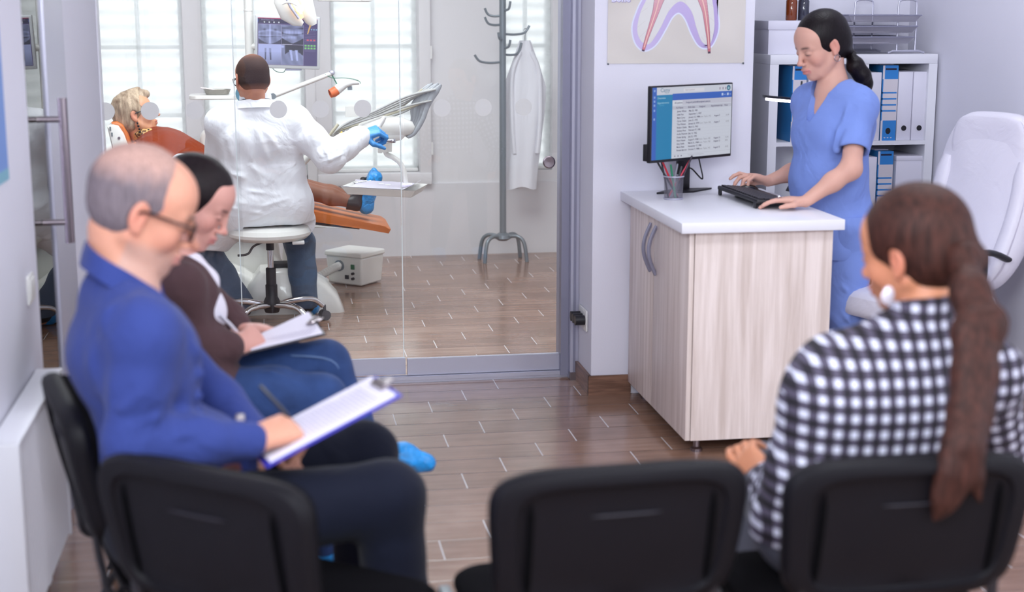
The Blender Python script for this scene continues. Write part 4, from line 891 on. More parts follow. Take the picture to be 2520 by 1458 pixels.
# operating light
ol = empty('operating_light', tuple(P(735, 30, 7.8)), 0, 'white dental operating lamp glowing warm at the top of the picture', 'lamp')
def o3(u_, v_, y=7.8): return loc(ol, P(u_, v_, y))
b = MB(); b.tube([o3(705, -25), o3(703, 5), o3(712, 35), o3(730, 52), o3(745, 60)], [.055, .06, .05, .03, .012], n=24, flat=.55, up=(0, 1, 0)); b.build('reflector_shell', M['dplastic'], ol)
b = MB(); b.tube([o3(740, -40, 7.83), o3(748, 0, 7.83), o3(757, 30, 7.83), o3(766, 50, 7.83), o3(772, 62, 7.83)], [.05, .045, .04, .032, .018], n=24, flat=.7, up=(0, 1, 0)); b.build('rear_cover', M['dplastic'], ol)
Mw = mat('warm_lamp_glow', (1, .6, .25), .4, emit=(1, .55, .2), es=1.9)
b = MB(); b.tube([o3(712, -20, 7.765), o3(722, 5, 7.765), o3(732, 25, 7.765), o3(744, 45, 7.765)], [.02, .026, .024, .01], n=16, flat=.5, up=(0, 1, 0)); b.build('glowing_reflector', Mw, ol)
b = MB(); b.tube([o3(714, -10, 7.748), o3(728, 12, 7.748), o3(742, 34, 7.748)], [.006, .011, .005], n=12); b.build('hot_tube', mat('hot_lamp_core', (1, .9, .7), .4, emit=(1, .86, .6), es=5), ol)
MB().tube([o3(702, -10, 7.735), o3(716, 18, 7.735), o3(736, 46, 7.735)], .008, n=10).build('crossbar', M['alu'], ol)
MB().tube(spline([o3(694, 10, 7.73), o3(706, 6, 7.73), o3(720, 8, 7.73), o3(738, 18, 7.73)], 6), .0055, n=10).build('guard_rail', M['dplastic'], ol)
b = MB(); b.cyl(o3(738, 21, 7.725), o3(738, 21, 7.75), .021, n=28); b.build('round_knob', M['dplastic'], ol)
MB().tube([o3(764, 62, 7.8), o3(757, 84, 7.8)], [.005, .003], n=8).build('aim_rod', mat('amber_rod', rgb(196, 160, 110), .3), ol)
MB().tube([o3(760, -60), o3(700, -120), (0, 0, 1.0)], .02, n=12).build('lamp_arm', M['dplastic'], ol)
ua = empty('ceiling_arm', tuple(P(850, 1, 8.4)), 0, 'white swing arm at the top edge above the framed clinic window', 'instrument arm')
MB().tube([loc(ua, P(782, -1, 8.4)), loc(ua, P(905, 1, 8.4))], .009, n=12).build('swing_bar', M['dplastic'], ua)
b = MB(); b.ell(loc(ua, P(902, 1, 8.38)), (.03, .02, .009)); b.build('end_knob', M['dplastic'], ua)
MB().cyl(loc(ua, P(782, -1, 8.4)), (loc(ua, P(782, -1, 8.4))[0], 0, 1.05), .012).build('ceiling_post', M['dplastic'], ua)
# delivery unit with whip arms and hoses
du = empty('dental_delivery_unit', tuple(P(960, 370, 7.75)), 0, 'white dental instrument unit with grey hoses over curved whip arms', 'dental unit')
def d3(u_, v_, y=7.75): return loc(du, P(u_, v_, y))
b = MB(); b.tube([d3(865, 345), d3(895, 325), d3(940, 312), d3(985, 312), d3(1012, 316), d3(1019, 318)], [.02, .05, .058, .052, .035, .015], n=24, flat=.62, up=(0, 1, 0)); b.build('console_body', M['dplastic'], du)
b = MB(); b.tube([d3(900, 338), d3(940, 336), d3(985, 330), d3(1005, 322)], [.02, .04, .032, .01], n=20, flat=.6, up=(0, 1, 0)); b.build('console_underside', M['dplastic'], du)
b = MB(); p_ = d3(958, 347, 7.70); b.box(p_[0]-.032, p_[0]+.032, p_[1]-.01, p_[1]+.01, p_[2]-.011, p_[2]+.011, bev=.003); b.build('steel_control_plate', M['chrome'], du)
b = MB(); p_ = d3(952, 362); b.cyl((p_[0], p_[1], p_[2]-.025), (p_[0], p_[1], p_[2]+.03), .026, .028); b.build('swivel', M['dplastic'], du)
b = MB(); p_ = d3(935, 362, 7.68); b.box(p_[0]-.012, p_[0]+.012, p_[1]-.02, p_[1]+.02, p_[2]-.03, p_[2]+.015, bev=.004); b.build('swivel_bracket', M['dplastic'], du)
MB().tube(spline([d3(948, 368), d3(952, 380), d3(968, 388), d3(985, 402), d3(995, 425), d3(999, 455)], 6), [.017]*31, n=14, flat=.8).build('tray_arm', M['dplastic'], du)
MB().tube(spline([d3(880, 335, 7.85), d3(830, 362, 7.9), d3(760, 385, 7.95), d3(700, 470, 8.0)], 6), .02, n=10).build('support_arm', M['dplastic'], du)
Mwh = mat('grey_whip_arm', rgb(160, 163, 168), .4); Mhs = mat('grey_silicone_hose', rgb(170, 170, 168), .5); Mhb = mat('beige_hose', rgb(176, 170, 150), .5)
for k in range(5):
    o_ = 9*k; yy = 7.74+.035*k
    pts = spline([d3(1003-3*k, 338-1.5*k, yy), d3(1020-4*k, 328-2*k, yy), d3(1040-6*k, 295, yy), d3(1052-9*k, 262, yy), d3(1068-8*k, 232, yy), d3(1086-7*k, 208-(k % 2)*3, yy)], 5)
    n_ = len(pts); rs = list(np.interp(np.linspace(0, 1, n_), [0, .3, .6, .85, 1], [.008, .012, .013, .018, .006]))
    MB().tube(pts, rs, n=10, flat=.35, up=(0, 1, 0)).build('whip_arm', Mwh, du)
    e = (1078-8*k, 215)
    for j, off in enumerate((0, 1)):
        if j and k > 2: continue
        h_ = spline([d3(e[0]-6-10*j, e[1]+5+28*j, yy-.01), d3(1000-6*k, 238+8*k+24*j, yy-.01), d3(920-8*k, 275+8*k+14*j, yy-.015), d3(860-6*k, 300+7*k+8*j, yy-.02), d3(828-3*k, 322+4*k, yy-.025), d3(812-2*k+6*j, 338+3*k, yy-.03)], 6)
        MB().tube(h_, .0068 if not j else .0055, n=8).build('instrument_hose', Mhb if k == 4 or (k == 1 and j) else Mhs, du)
for k, (u0, v0, u1, v1, m_, r_) in enumerate(((806, 340, 832, 306, Mhb, .008), (800, 352, 822, 318, Mwh, .007), (818, 352, 843, 326, mat('yellow_handpiece', rgb(214, 178, 56), .4), .0085), (845, 350, 850, 322, M['chrome'], .007), (855, 348, 866, 318, Mwh, .015))):
    MB().tube([d3(u0, v0, 7.66+.01*k), d3((u0+u1)/2, (v0+v1)/2, 7.66+.01*k), d3(u1, v1, 7.67+.01*k)], [r_*.6, r_, r_], n=10).build('handpiece', m_, du)
b = MB(); b.tube([d3(934, 312, 7.66), d3(942, 296, 7.66), d3(947, 288, 7.66)], [.011, .013, .010], n=16); b.build('white_grip', M['dplastic'], du)
p0, p1 = d3(850, 262, 8.0), d3(882, 288, 8.0)
b = MB(); b.box(p0[0], p1[0], 0.25, .262, p1[2], p0[2]); b.build('glass_holder_panel', M['dplastic'], du)
# instrument tray
it = empty('instrument_tray', tuple(P(945, 465, 7.72)), 0, 'white square tray with paper liner held by the unit arm', 'tray')
cn = [PZ(848, 474, .655), PZ(1020, 486, .655), PZ(1053, 456, .672), PZ(880, 445, .672)]
q_ = [Vector(loc(it, c_)) for c_ in (P(838, 460, 7.60), P(1022, 470, 7.62), P(1053, 453, 7.86), P(880, 443, 7.84))]
ctr = sum(q_, Vector())/4
R = []
for s_, dz in ((.86, -.040), (1.0, 0), (1.015, .002), (.97, -.004), (.84, -.036)): R.append([tuple(ctr+(p_-ctr)*s_+Vector((0, 0, dz))) for p_ in q_])
b = MB(); b.loft(R, smooth=False); b.build('tray_dish', M['dplastic'], it, bevel=.004)
pl = empty('paper_liner', tuple(ctr+Vector(it.location)), 0, 'crumpled white paper sheet lining the instrument tray', 'paper')
b = MB(); rn = np.random.RandomState(1); G = []
for j in range(9):
    row = []
    for i in range(12):
        a_, c_ = i/11, j/8; s_ = 1.0
        p_ = (q_[0]*(1-a_)+q_[1]*a_)*(1-c_)+(q_[3]*(1-a_)+q_[2]*a_)*c_-ctr
        edge = max(abs(a_-.42)/.5, abs(c_-.5)/.5); row.append(b.v((p_.x*.93-.02, p_.y*.93, p_.z*.93-.02+.022*edge**4+.004*rn.rand())))
    G.append(row)
for j in range(8):
    for i in range(11): f = b.bm.faces.new((G[j][i], G[j][i+1], G[j+1][i+1], G[j+1][i])); f.smooth = True
b.build('liner_sheet', M['paper'], pl)
for u_, v_, lb_, m_ in ((880, 450, 'shiny steel syringe lying on the instrument tray', M['chrome']),):
    o = empty('dental_syringe', tuple(P(u_+8, v_, 7.70)), .2, lb_, 'syringe'); b = MB(); b.cyl((-.03, 0, 0), (.03, 0, .006), .006); b.build('barrel', m_, o); MB().cyl((-.036, -.014, .0), (-.036, .014, .0), .004).build('finger_bar', m_, o); MB().cyl((.03, 0, .006), (.055, 0, .008), .0025).build('needle_hub', m_, o)
cro = empty('cotton_roll', tuple(P(1000, 455, 7.74)), .1, 'pale roll of cotton at the right of the instrument tray', 'cotton roll'); MB().cyl((-.03, 0, 0), (.03, 0, .0), .010).build('roll', M['paper'], cro)
for k, (u_, v_) in enumerate(((938, 453), (955, 456))): 
    o = empty('film_packet', tuple(P(u_, v_, 7.72)), .4*k, ['crinkled clear packet on the left half of the tray paper', 'crinkled clear packet nearer the cotton roll'][k], 'packet'); b = MB(); b.box(-.014, .014, -.012, .012, 0, .004, bev=.001); b.build('packet_body', M['wplastic'], o)
# ---------------- people: smooth implicit surfaces meshed with surface nets ----------------
def V3(*a): return np.array(a, dtype=np.float64)
def nrm(a): a = np.asarray(a, float); return a/(np.linalg.norm(a)+1e-9)
class Field:
    def __init__(s, lo, hi, h):
        s.lo = np.array(lo, float); s.h = h; s.n = np.ceil((np.array(hi)-s.lo)/h).astype(int)+1
        s.f = np.full(s.n, .05, np.float32)
    def sl(s, lo, hi):
        a = np.maximum(np.floor((np.array(lo)-s.lo)/s.h).astype(int), 0); b = np.minimum(np.ceil((np.array(hi)-s.lo)/s.h).astype(int)+1, s.n)
        if np.any(b <= a): return None
        g = [(s.lo[i]+s.h*np.arange(a[i], b[i])).astype(np.float32) for i in range(3)]
        return (slice(a[0], b[0]), slice(a[1], b[1]), slice(a[2], b[2])), g[0][:, None, None], g[1][None, :, None], g[2][None, None, :]
    def comb(s, q, d, k, sub=False):
        F = s.f[q]
        if sub: d = -d; h = np.clip(.5-.5*(d-F)/(-k)*-1, 0, 1) if False else np.clip(.5+.5*(d-F)/k, 0, 1); s.f[q] = F*(1-h)+d*h+k*h*(1-h)
        else: h = np.clip(.5+.5*(d-F)/k, 0, 1); s.f[q] = d*(1-h)+F*h-k*h*(1-h)
    def rc(s, a, b, ra, rb, k=.02, flat=None, sub=False):
        a = np.asarray(a, float); b = np.asarray(b, float); m = max(ra, rb)*(1/(min(1, flat[1])) if flat else 1)+k+3*s.h
        if flat: m = max(ra, rb)*max(1, flat[1])+k+3*s.h
        r = s.sl(np.minimum(a, b)-m, np.maximum(a, b)+m)
        if r is None: return s
        q, X, Y, Z = r; px, py, pz = X-a[0], Y-a[1], Z-a[2]; ba = b-a
        if flat:  # widen (>1) or thin (<1) along a direction
            n, sc = nrm(flat[0]), flat[1]; dn = (px*n[0]+py*n[1]+pz*n[2])*(1/sc-1)
            px, py, pz = px+dn*n[0], py+dn*n[1], pz+dn*n[2]; ba = ba+n*(ba@n)*(1/sc-1)
        L = max(ba@ba, 1e-10); t = np.clip((px*ba[0]+py*ba[1]+pz*ba[2])/L, 0, 1)
        d = np.sqrt((px-ba[0]*t)**2+(py-ba[1]*t)**2+(pz-ba[2]*t)**2)-(ra+(rb-ra)*t)
        if flat: d = d*min(1, max(flat[1], .5)) if flat[1] < 1 else d
        s.comb(q, d.astype(np.float32), k, sub); return s
    def chain(s, pts, rs, k=.02, flat=None):
        for i in range(len(pts)-1): s.rc(pts[i], pts[i+1], rs[i], rs[i+1], k, flat)
        return s
    def ell(s, c, r, R=None, k=.02, sub=False):
        c = np.asarray(c, float); m = max(r)+k+3*s.h; g = s.sl(c-m, c+m)
        if g is None: return s
        q, X, Y, Z = g; px, py, pz = X-c[0], Y-c[1], Z-c[2]
        R = np.eye(3) if R is None else np.asarray(R)
        u = [(px*R[i][0]+py*R[i][1]+pz*R[i][2])/r[i] for i in range(3)]
        k0 = np.sqrt(u[0]**2+u[1]**2+u[2]**2); k1 = np.sqrt((u[0]/r[0])**2+(u[1]/r[1])**2+(u[2]/r[2])**2)+1e-6
        s.comb(q, (k0*(k0-1)/k1).astype(np.float32), k, sub); return s
    def cut(s, p, n, lo=None, hi=None, k=.004):   # keep the side where (x-p).n < 0
        n = nrm(n); g = s.sl(s.lo if lo is None else lo, s.lo+s.h*s.n if hi is None else hi)
        if g is None: return s
        q, X, Y, Z = g; d = ((X-p[0])*n[0]+(Y-p[1])*n[1]+(Z-p[2])*n[2]).astype(np.float32); s.comb(q, -d, k, True); return s
    def mesh(s):
        f = s.f; ins = f < 0; nx, ny, nz = f.shape
        c = np.zeros((nx-1, ny-1, nz-1), np.uint8)
        for i in (0, 1):
            for j in (0, 1):
                for k in (0, 1): c += ins[i:nx-1+i, j:ny-1+j, k:nz-1+k]
        act = (c > 0) & (c < 8); I = np.argwhere(act); idx = np.full(act.shape, -1, np.int32); idx[act] = np.arange(len(I))
        P_ = np.zeros((len(I), 3)); W = np.zeros(len(I)); co = [(i, j, k) for i in (0, 1) for j in (0, 1) for k in (0, 1)]
        val = {q: f[I[:, 0]+q[0], I[:, 1]+q[1], I[:, 2]+q[2]] for q in co}
        for a in co:
            for ax in range(3):
                if a[ax]: continue
                b = list(a); b[ax] = 1; b = tuple(b); va, vb = val[a], val[b]; m = (va < 0) != (vb < 0)
                t = np.where(m, va/np.where(m, va-vb, 1), 0); p = np.tile(np.array(a, float), (len(I), 1)); p[:, ax] += t
                P_ += p*m[:, None]; W += m
        P_ = (I+P_/W[:, None])*s.h+s.lo
        Fs = []
        for ax in range(3):
            o = [slice(None)]*3; o2 = [slice(None)]*3; o[ax] = slice(0, -1); o2[ax] = slice(1, None)
            A = ins[tuple(o)]; B = ins[tuple(o2)]; e = np.argwhere(A != B); b_, c_ = (ax+1) % 3, (ax+2) % 3
            ok = (e[:, b_] > 0) & (e[:, c_] > 0) & (e[:, b_] < s.n[b_]-1) & (e[:, c_] < s.n[c_]-1); e = e[ok]; dirn = A[e[:, 0], e[:, 1], e[:, 2]]
            def g(db, dc): t = e.copy(); t[:, b_] -= db; t[:, c_] -= dc; return idx[t[:, 0], t[:, 1], t[:, 2]]
            Q = np.stack([g(0, 0), g(1, 0), g(1, 1), g(0, 1)], 1); Q[~dirn] = Q[~dirn][:, ::-1]; Fs.append(Q)
        Fs = np.concatenate(Fs)
        return P_, Fs
def smooth_noise(p, seed=0, f=10.):
    r = np.random.RandomState(seed); o = np.zeros(len(p))
    for k in range(6):
        a = r.normal(size=3)*f*(.6+.25*k); b = r.normal(size=3)*f*.6; o += np.sin(p@a+1.6*np.sin(p@b+r.rand()*6)+r.rand()*6)/(1+.35*k)
    return o/3
def vnormals(P_, Q):
    n = np.cross(P_[Q[:, 2]]-P_[Q[:, 0]], P_[Q[:, 3]]-P_[Q[:, 1]]); N = np.zeros_like(P_)
    for i in range(4): np.add.at(N, Q[:, i], n)
    return N/(np.linalg.norm(N, axis=1)[:, None]+1e-12)
def folds(P_, Q, specs):
    # specs: (a, b, width, amp): crease ridges along segments
    N = vnormals(P_, Q); D = np.zeros(len(P_))
    for a, b, w_, amp in specs:
        a = np.asarray(a, float); b = np.asarray(b, float); ba = b-a; t = np.clip(((P_-a)@ba)/(ba@ba), 0, 1)
        d = np.linalg.norm(P_-a-t[:, None]*ba, axis=1); fade = np.clip(np.minimum(t, 1-t)*5, 0, 1)
        D += amp*np.exp(-(d/w_)**2)*fade-.25*amp*np.exp(-((d-2.0*w_)/(w_*1.3))**2)*fade
    return P_+N*D[:, None]
def tomesh(name, F, m, parent, origin, fold=None, noise=None, color=None):
    P_, Q = F.mesh() if isinstance(F, Field) else F
    if noise:
        N = vnormals(P_, Q)
        for amp, fr, seed, st in noise: P_ = P_+N*(amp*smooth_noise(P_*np.array(st), seed, fr))[:, None]
    if fold: P_ = folds(P_, Q, fold)
    me = bpy.data.meshes.new(name); me.vertices.add(len(P_)); me.vertices.foreach_set('co', (P_-np.array(origin)).astype(np.float32).ravel())
    me.loops.add(len(Q)*4); me.polygons.add(len(Q)); me.loops.foreach_set('vertex_index', Q.astype(np.int32).ravel())
    me.polygons.foreach_set('loop_start', np.arange(0, len(Q)*4, 4, dtype=np.int32))
    try: me.polygons.foreach_set('loop_total', np.full(len(Q), 4, np.int32))
    except Exception: pass
    me.update(calc_edges=True); me.polygons.foreach_set('use_smooth', np.ones(len(Q), bool))
    if color is not None:
        C_ = np.ones((len(P_), 4), np.float32); C_[:, :3] = color(P_); ca = me.color_attributes.new('col', 'FLOAT_COLOR', 'POINT'); ca.data.foreach_set('color', C_.ravel())
    return link(name, me, m, parent)
# ---- head in its own frame: f forward, l left, u up ----
class HF:
    def __init__(s, c, fwd, up, sc=1.0):
        s.c = np.asarray(c, float); s.f = nrm(fwd); s.l = nrm(np.cross(np.asarray(up, float), s.f)); s.u = np.cross(s.f, s.l); s.s = sc
        s.R = np.array([s.f, s.l, s.u])
    def p(s, f, l, u): return s.c+s.s*(s.f*f+s.l*l+s.u*u)
    def loc(s, P_): return ((P_-s.c)@s.R.T)/s.s
def head(F, H, fem=False, ears=True, nose=1.0, chin=1.0):
    s = H.s
    def E(c, r, k=.012, sub=False, R=None): F.ell(H.p(*c), [x*s for x in r], H.R if R is None else R, k*s, sub)
    def C(a, b, ra, rb, k=.01, sub=False): F.rc(H.p(*a), H.p(*b), ra*s, rb*s, k*s, None, sub)
    E((-.014, 0, .033), (.096, .075, .084), .01); E((.035, 0, .040), (.052, .062, .055), .03)
    E((.028, 0, -.028), (.056, .058 if not fem else .055, .078), .03)
    for q in (-1, 1):
        C((-.008, q*.056, -.045), (.050, q*.026, -.088), .018, .015, .025)
        E((.052, q*.040, -.028), (.026, .022, .026), .02)
        C((.080, q*.010, .020), (.068, q*.046, .018), .0085 if not fem else .006, .008 if not fem else .006, .014)
    E((.070, 0, -.096), (.020*chin, .021, .017), .018)
    E((.070, 0, -.062), (.026, .030, .026), .02)
    for q in (-1, 1): E((.094, q*.031, .001), (.020, .016, .011), .012, True)
    C((.088, 0, .012), (.104*(.5+.5*nose)+.0, 0, -.024), .0075, .0085, .010); E((.106*(.5+.5*nose)+.004*nose, 0, -.031), (.0115, .0095, .0095), .006)
    for q in (-1, 1): E((.098, q*.0125, -.036), (.010, .0065, .0065), .005); E((.0735, q*.031, .0), (.0135, .0155, .0125), .004)
    E((.092, 0, -.0595), (.0125, .023, .0058), .005); E((.0905, 0, -.0725), (.0125, .019, .0066), .005)
    C((.1055, -.02, -.066), (.1055, .02, -.066), .0016, .0016, .003, True)
    if ears:
        for q in (-1, 1):
            Re = np.array([nrm(H.f*.93-H.u*.25*0-H.l*q*.35), nrm(H.l*q+H.f*.35), H.u])
            E((-.010, q*.079, -.004), (.018, .0075, .031), .005, R=Re); E((-.004, q*.085, .0), (.009, .006, .017), .004, True, R=Re); E((-.004, q*.078, -.030), (.009, .006, .010), .006)
def hand(F, w, d, n, side, curls, spread=.10, sc=1.0, thumb=(.6, .3), wr=.026):
    # w wrist, d pointing direction, n palm normal, side: +1 if thumb lies toward cross(d,n)
    w = np.asarray(w, float); d = nrm(d); n = np.asarray(n, float); n = nrm(n-d*(n@d)); t = np.cross(d, n)*side
    tips = {}
    F.rc(w-d*.005, w+d*.05*sc, wr*.85*sc, .030*sc, .012, (n, .55))
    for i, o in enumerate((.026, .009, -.009, -.025)):
        F.rc(w+d*.012*sc+t*o*.55*sc, w+d*(.084-.004*abs(i-1.3))*sc+t*o*sc, .0125*sc, .0105*sc, .012)
    for i, (o, L_) in enumerate(zip((.027, .009, -.010, -.027), ((.042, .026, .021), (.046, .029, .022), (.042, .027, .021), (.033, .020, .018)))):
        p = w+d*(.086-.004*abs(i-1.3))*sc+t*o*sc; a = 0; dd = nrm(d+t*spread*(1.5-i)/1.5); r = .0093 if i < 3 else .0080
        c = curls[i]; c = c if isinstance(c, (list, tuple)) else (c, c*1.15, c*.8)
        for j in range(3):
            if j == 0: tips['r%d' % i] = (p+dd*L_[0]*sc*.45, dd)
            a += c[j]; v = dd*math.cos(a)+n*math.sin(a); q = p+v*L_[j]*sc; F.rc(p, q, (r-.0007*j)*sc, (r-.0007*(j+1))*sc, .0045); p = q
        tips[i] = p
    p = w+d*.022*sc+t*.020*sc+n*.006; v = nrm(d*.55+t*(.75+.2*thumb[0])+n*thumb[1]); q = p+v*.040*sc; F.rc(p, q, .0145*sc, .0115*sc, .012)
    v2 = nrm(d*(.75+.3*thumb[1])+t*(.5*thumb[0])+n*thumb[1]*1.2); p = q; q = p+v2*.030*sc; F.rc(p, q, .0112*sc, .0098*sc, .006); p = q; v3 = nrm(v2+n*thumb[1]*.3); q = p+v3*.024*sc; F.rc(p, q, .0098*sc, .0078*sc, .005)
    tips['t'] = q; return tips
SKIN = {'man': rgb(206, 148, 124), 'lady': rgb(208, 154, 142), 'nurse': rgb(212, 164, 148), 'tan': rgb(196, 132, 100), 'doc': rgb(200, 138, 112), 'pat': rgb(216, 158, 122)}
def skin_color(base, H, brow=(60, 40, 34), lips=(188, 100, 100), stubble=None, hand_pts=(), brow_on=True, extra=None):
    base = np.array(base); br = np.array(rgb(*brow)); lp = np.array(rgb(*lips))
    def fn(P_):
        C_ = np.tile(base, (len(P_), 1)); q = H.loc(P_); f_, l_, u_ = q[:, 0], np.abs(q[:, 1]), q[:, 2]
        red = np.array(rgb(205, 120, 105))
        def mixin(mask, c, a=1.0):
            nonlocal C_
            m = (np.clip(mask, 0, 1)*a)[:, None]; C_ = C_*(1-m)+c*m
        inh = (np.linalg.norm(q-np.array([0, 0, 0]), axis=1) < .16)
        mixin(inh*np.exp(-(((f_-.06)/.04)**2+((l_-.045)/.022)**2+((u_+.03)/.025)**2)), red, .35)
        mixin(inh*np.exp(-(((f_-.11)/.02)**2+(l_/.015)**2+((u_+.03)/.014)**2)), red, .35)
        mixin(inh*(l_ > .07)*np.exp(-((u_+.005)/.04)**2), red, .45)
        if stubble is not None: mixin(inh*(f_ > -.01)*np.clip((-.045-u_)/.02, 0, 1)*(1-np.exp(-(((l_)/.02)**2+((u_+.066)/.010)**2))), np.array(rgb(*stubble)), .55)
        mixin(inh*(f_ > .08)*(l_ < .024)*np.exp(-(((u_+.066)/.0105)**2)**2), lp, .85)
        if brow_on: mixin(inh*(f_ > .055)*np.exp(-((l_-.031)/.017)**4)*np.exp(-((u_-.021-.003*np.cos((l_-.03)*60))/.0042)**2), br, .9)
        mixin(inh*(f_ > .06)*np.exp(-((l_-.031)/.014)**4)*np.exp(-((u_+.004)/.0024)**2), np.array(rgb(40, 26, 26)), .9)
        mixin(inh*(f_ > .06)*np.exp(-((l_-.031)/.016)**4)*np.exp(-((u_-.008)/.004)**2), base*.55, .35)
        if extra: C_ = extra(P_, q, C_)
        return C_
    return fn
Mskin = mat('human_skin', (1, 1, 1), .5, attr=True, spec=.4, bump=.08, bscale=500, sss=.12)
def hairmat(name, c, rough=.42, st=(40, 40, 4), var=.35, attr=False):
    m = mat(name, c, rough+.08, var=var, vscale=5, stretch=st, bump=.9, bscale=9, spec=.22, attr=attr); return m
def cloth(name, c, wr=.35, wrs=7, bs=420, rough=.85, st=None, var=0, b=.3):
    return mat(name, c, rough, spec=.22, bump=b, bscale=bs, wr=wr, wrscale=wrs, sheen=.06, stretch=st, var=var, vscale=14)
def torso(F, pel, wst, che, nck, lat, fwd, w, k=.05, g=0.0, belly=0, hipw=None, breast=0, shl=None, shr=None, shz=0):
    # lateral unit, widths w=(hip, waist, chest) half widths, g grows for clothing
    hipw = hipw or w[0]
    lat = nrm(lat); fwd = nrm(fwd)
    F.rc(pel-lat*(hipw-.09), pel+lat*(hipw-.09), .105+g, .105+g, k, (fwd, .98))
    F.rc(pel-lat*(w[1]-.085)*.8+(wst-pel)*.4, wst-lat*(w[1]-.085), .10+g, .095+g, k); F.rc(pel+lat*(w[1]-.085)*.8+(wst-pel)*.4, wst+lat*(w[1]-.085), .10+g, .095+g, k)
    F.rc(wst-lat*(w[1]-.085), wst+lat*(w[1]-.085), .092+g, .092+g, k)
    F.rc(pel, wst, .10+g, .088+g, k); F.rc(wst, che, .088+g, .10+g, k)
    for q in (-1, 1): F.rc(wst+q*lat*(w[1]-.085), che+q*lat*(w[2]-.10), .093+g, .103+g, k)
    F.rc(che-lat*(w[2]-.10), che+lat*(w[2]-.10), .105+g, .105+g, k)
    up = nrm(nck-che); sh = nck-up*.055
    F.rc(che, sh, .11+g, .075+g, k)
    for q, s_ in ((-1, shl), (1, shr)):
        if s_ is not None: F.rc(sh+q*lat*.03+up*.012, s_, .052+g, .050+g, k); F.rc(che+q*lat*(w[2]-.10), s_, .09+g*.8, .055+g, k)
    if belly: F.ell(wst*.6+pel*.4+fwd*.05, [.115+belly+g, .13+g, .12+g], np.array([fwd, lat, np.cross(fwd, lat)]), k)
    if breast:
        for q in (-1, 1): F.ell(che+q*lat*.065+fwd*.085-up*.03, [.05+g, .052+g, .052+g], np.array([fwd, lat, up]), .04)
def bounds(pts, pad):
    a = np.array(pts); return a.min(0)-pad, a.max(0)+pad

def strip_collar(name, pts, h, m, o, org, thick=.0035, closed=False, flare=0):
    # upright band of cloth along pts (points give the band's middle line)
    pts = [Vector(tuple(np.array(p)-org)) for p in spline([tuple(q) for q in pts], 6)]; n = len(pts); R = []; c = sum(pts, Vector())/n
    for i, p in enumerate(pts):
        out = (p-c); out.z = 0; out.normalize(); hh = h if not hasattr(h, '__len__') else float(np.interp(i/(n-1), np.linspace(0, 1, len(h)), h))
        up = Vector((0, 0, 1))
        lo_ = p-up*hh/2+out*flare; hi_ = p+up*hh/2; R.append([lo_-out*thick, lo_+out*thick, p+out*(thick*1.3+flare*.45), hi_+out*thick, hi_-out*thick, p-out*thick*.6+out*flare*.4])
    b = MB(); b.loft(R); return b.build(name, m, o)
HQ = 1.0
def hgrid(h): return h*HQ
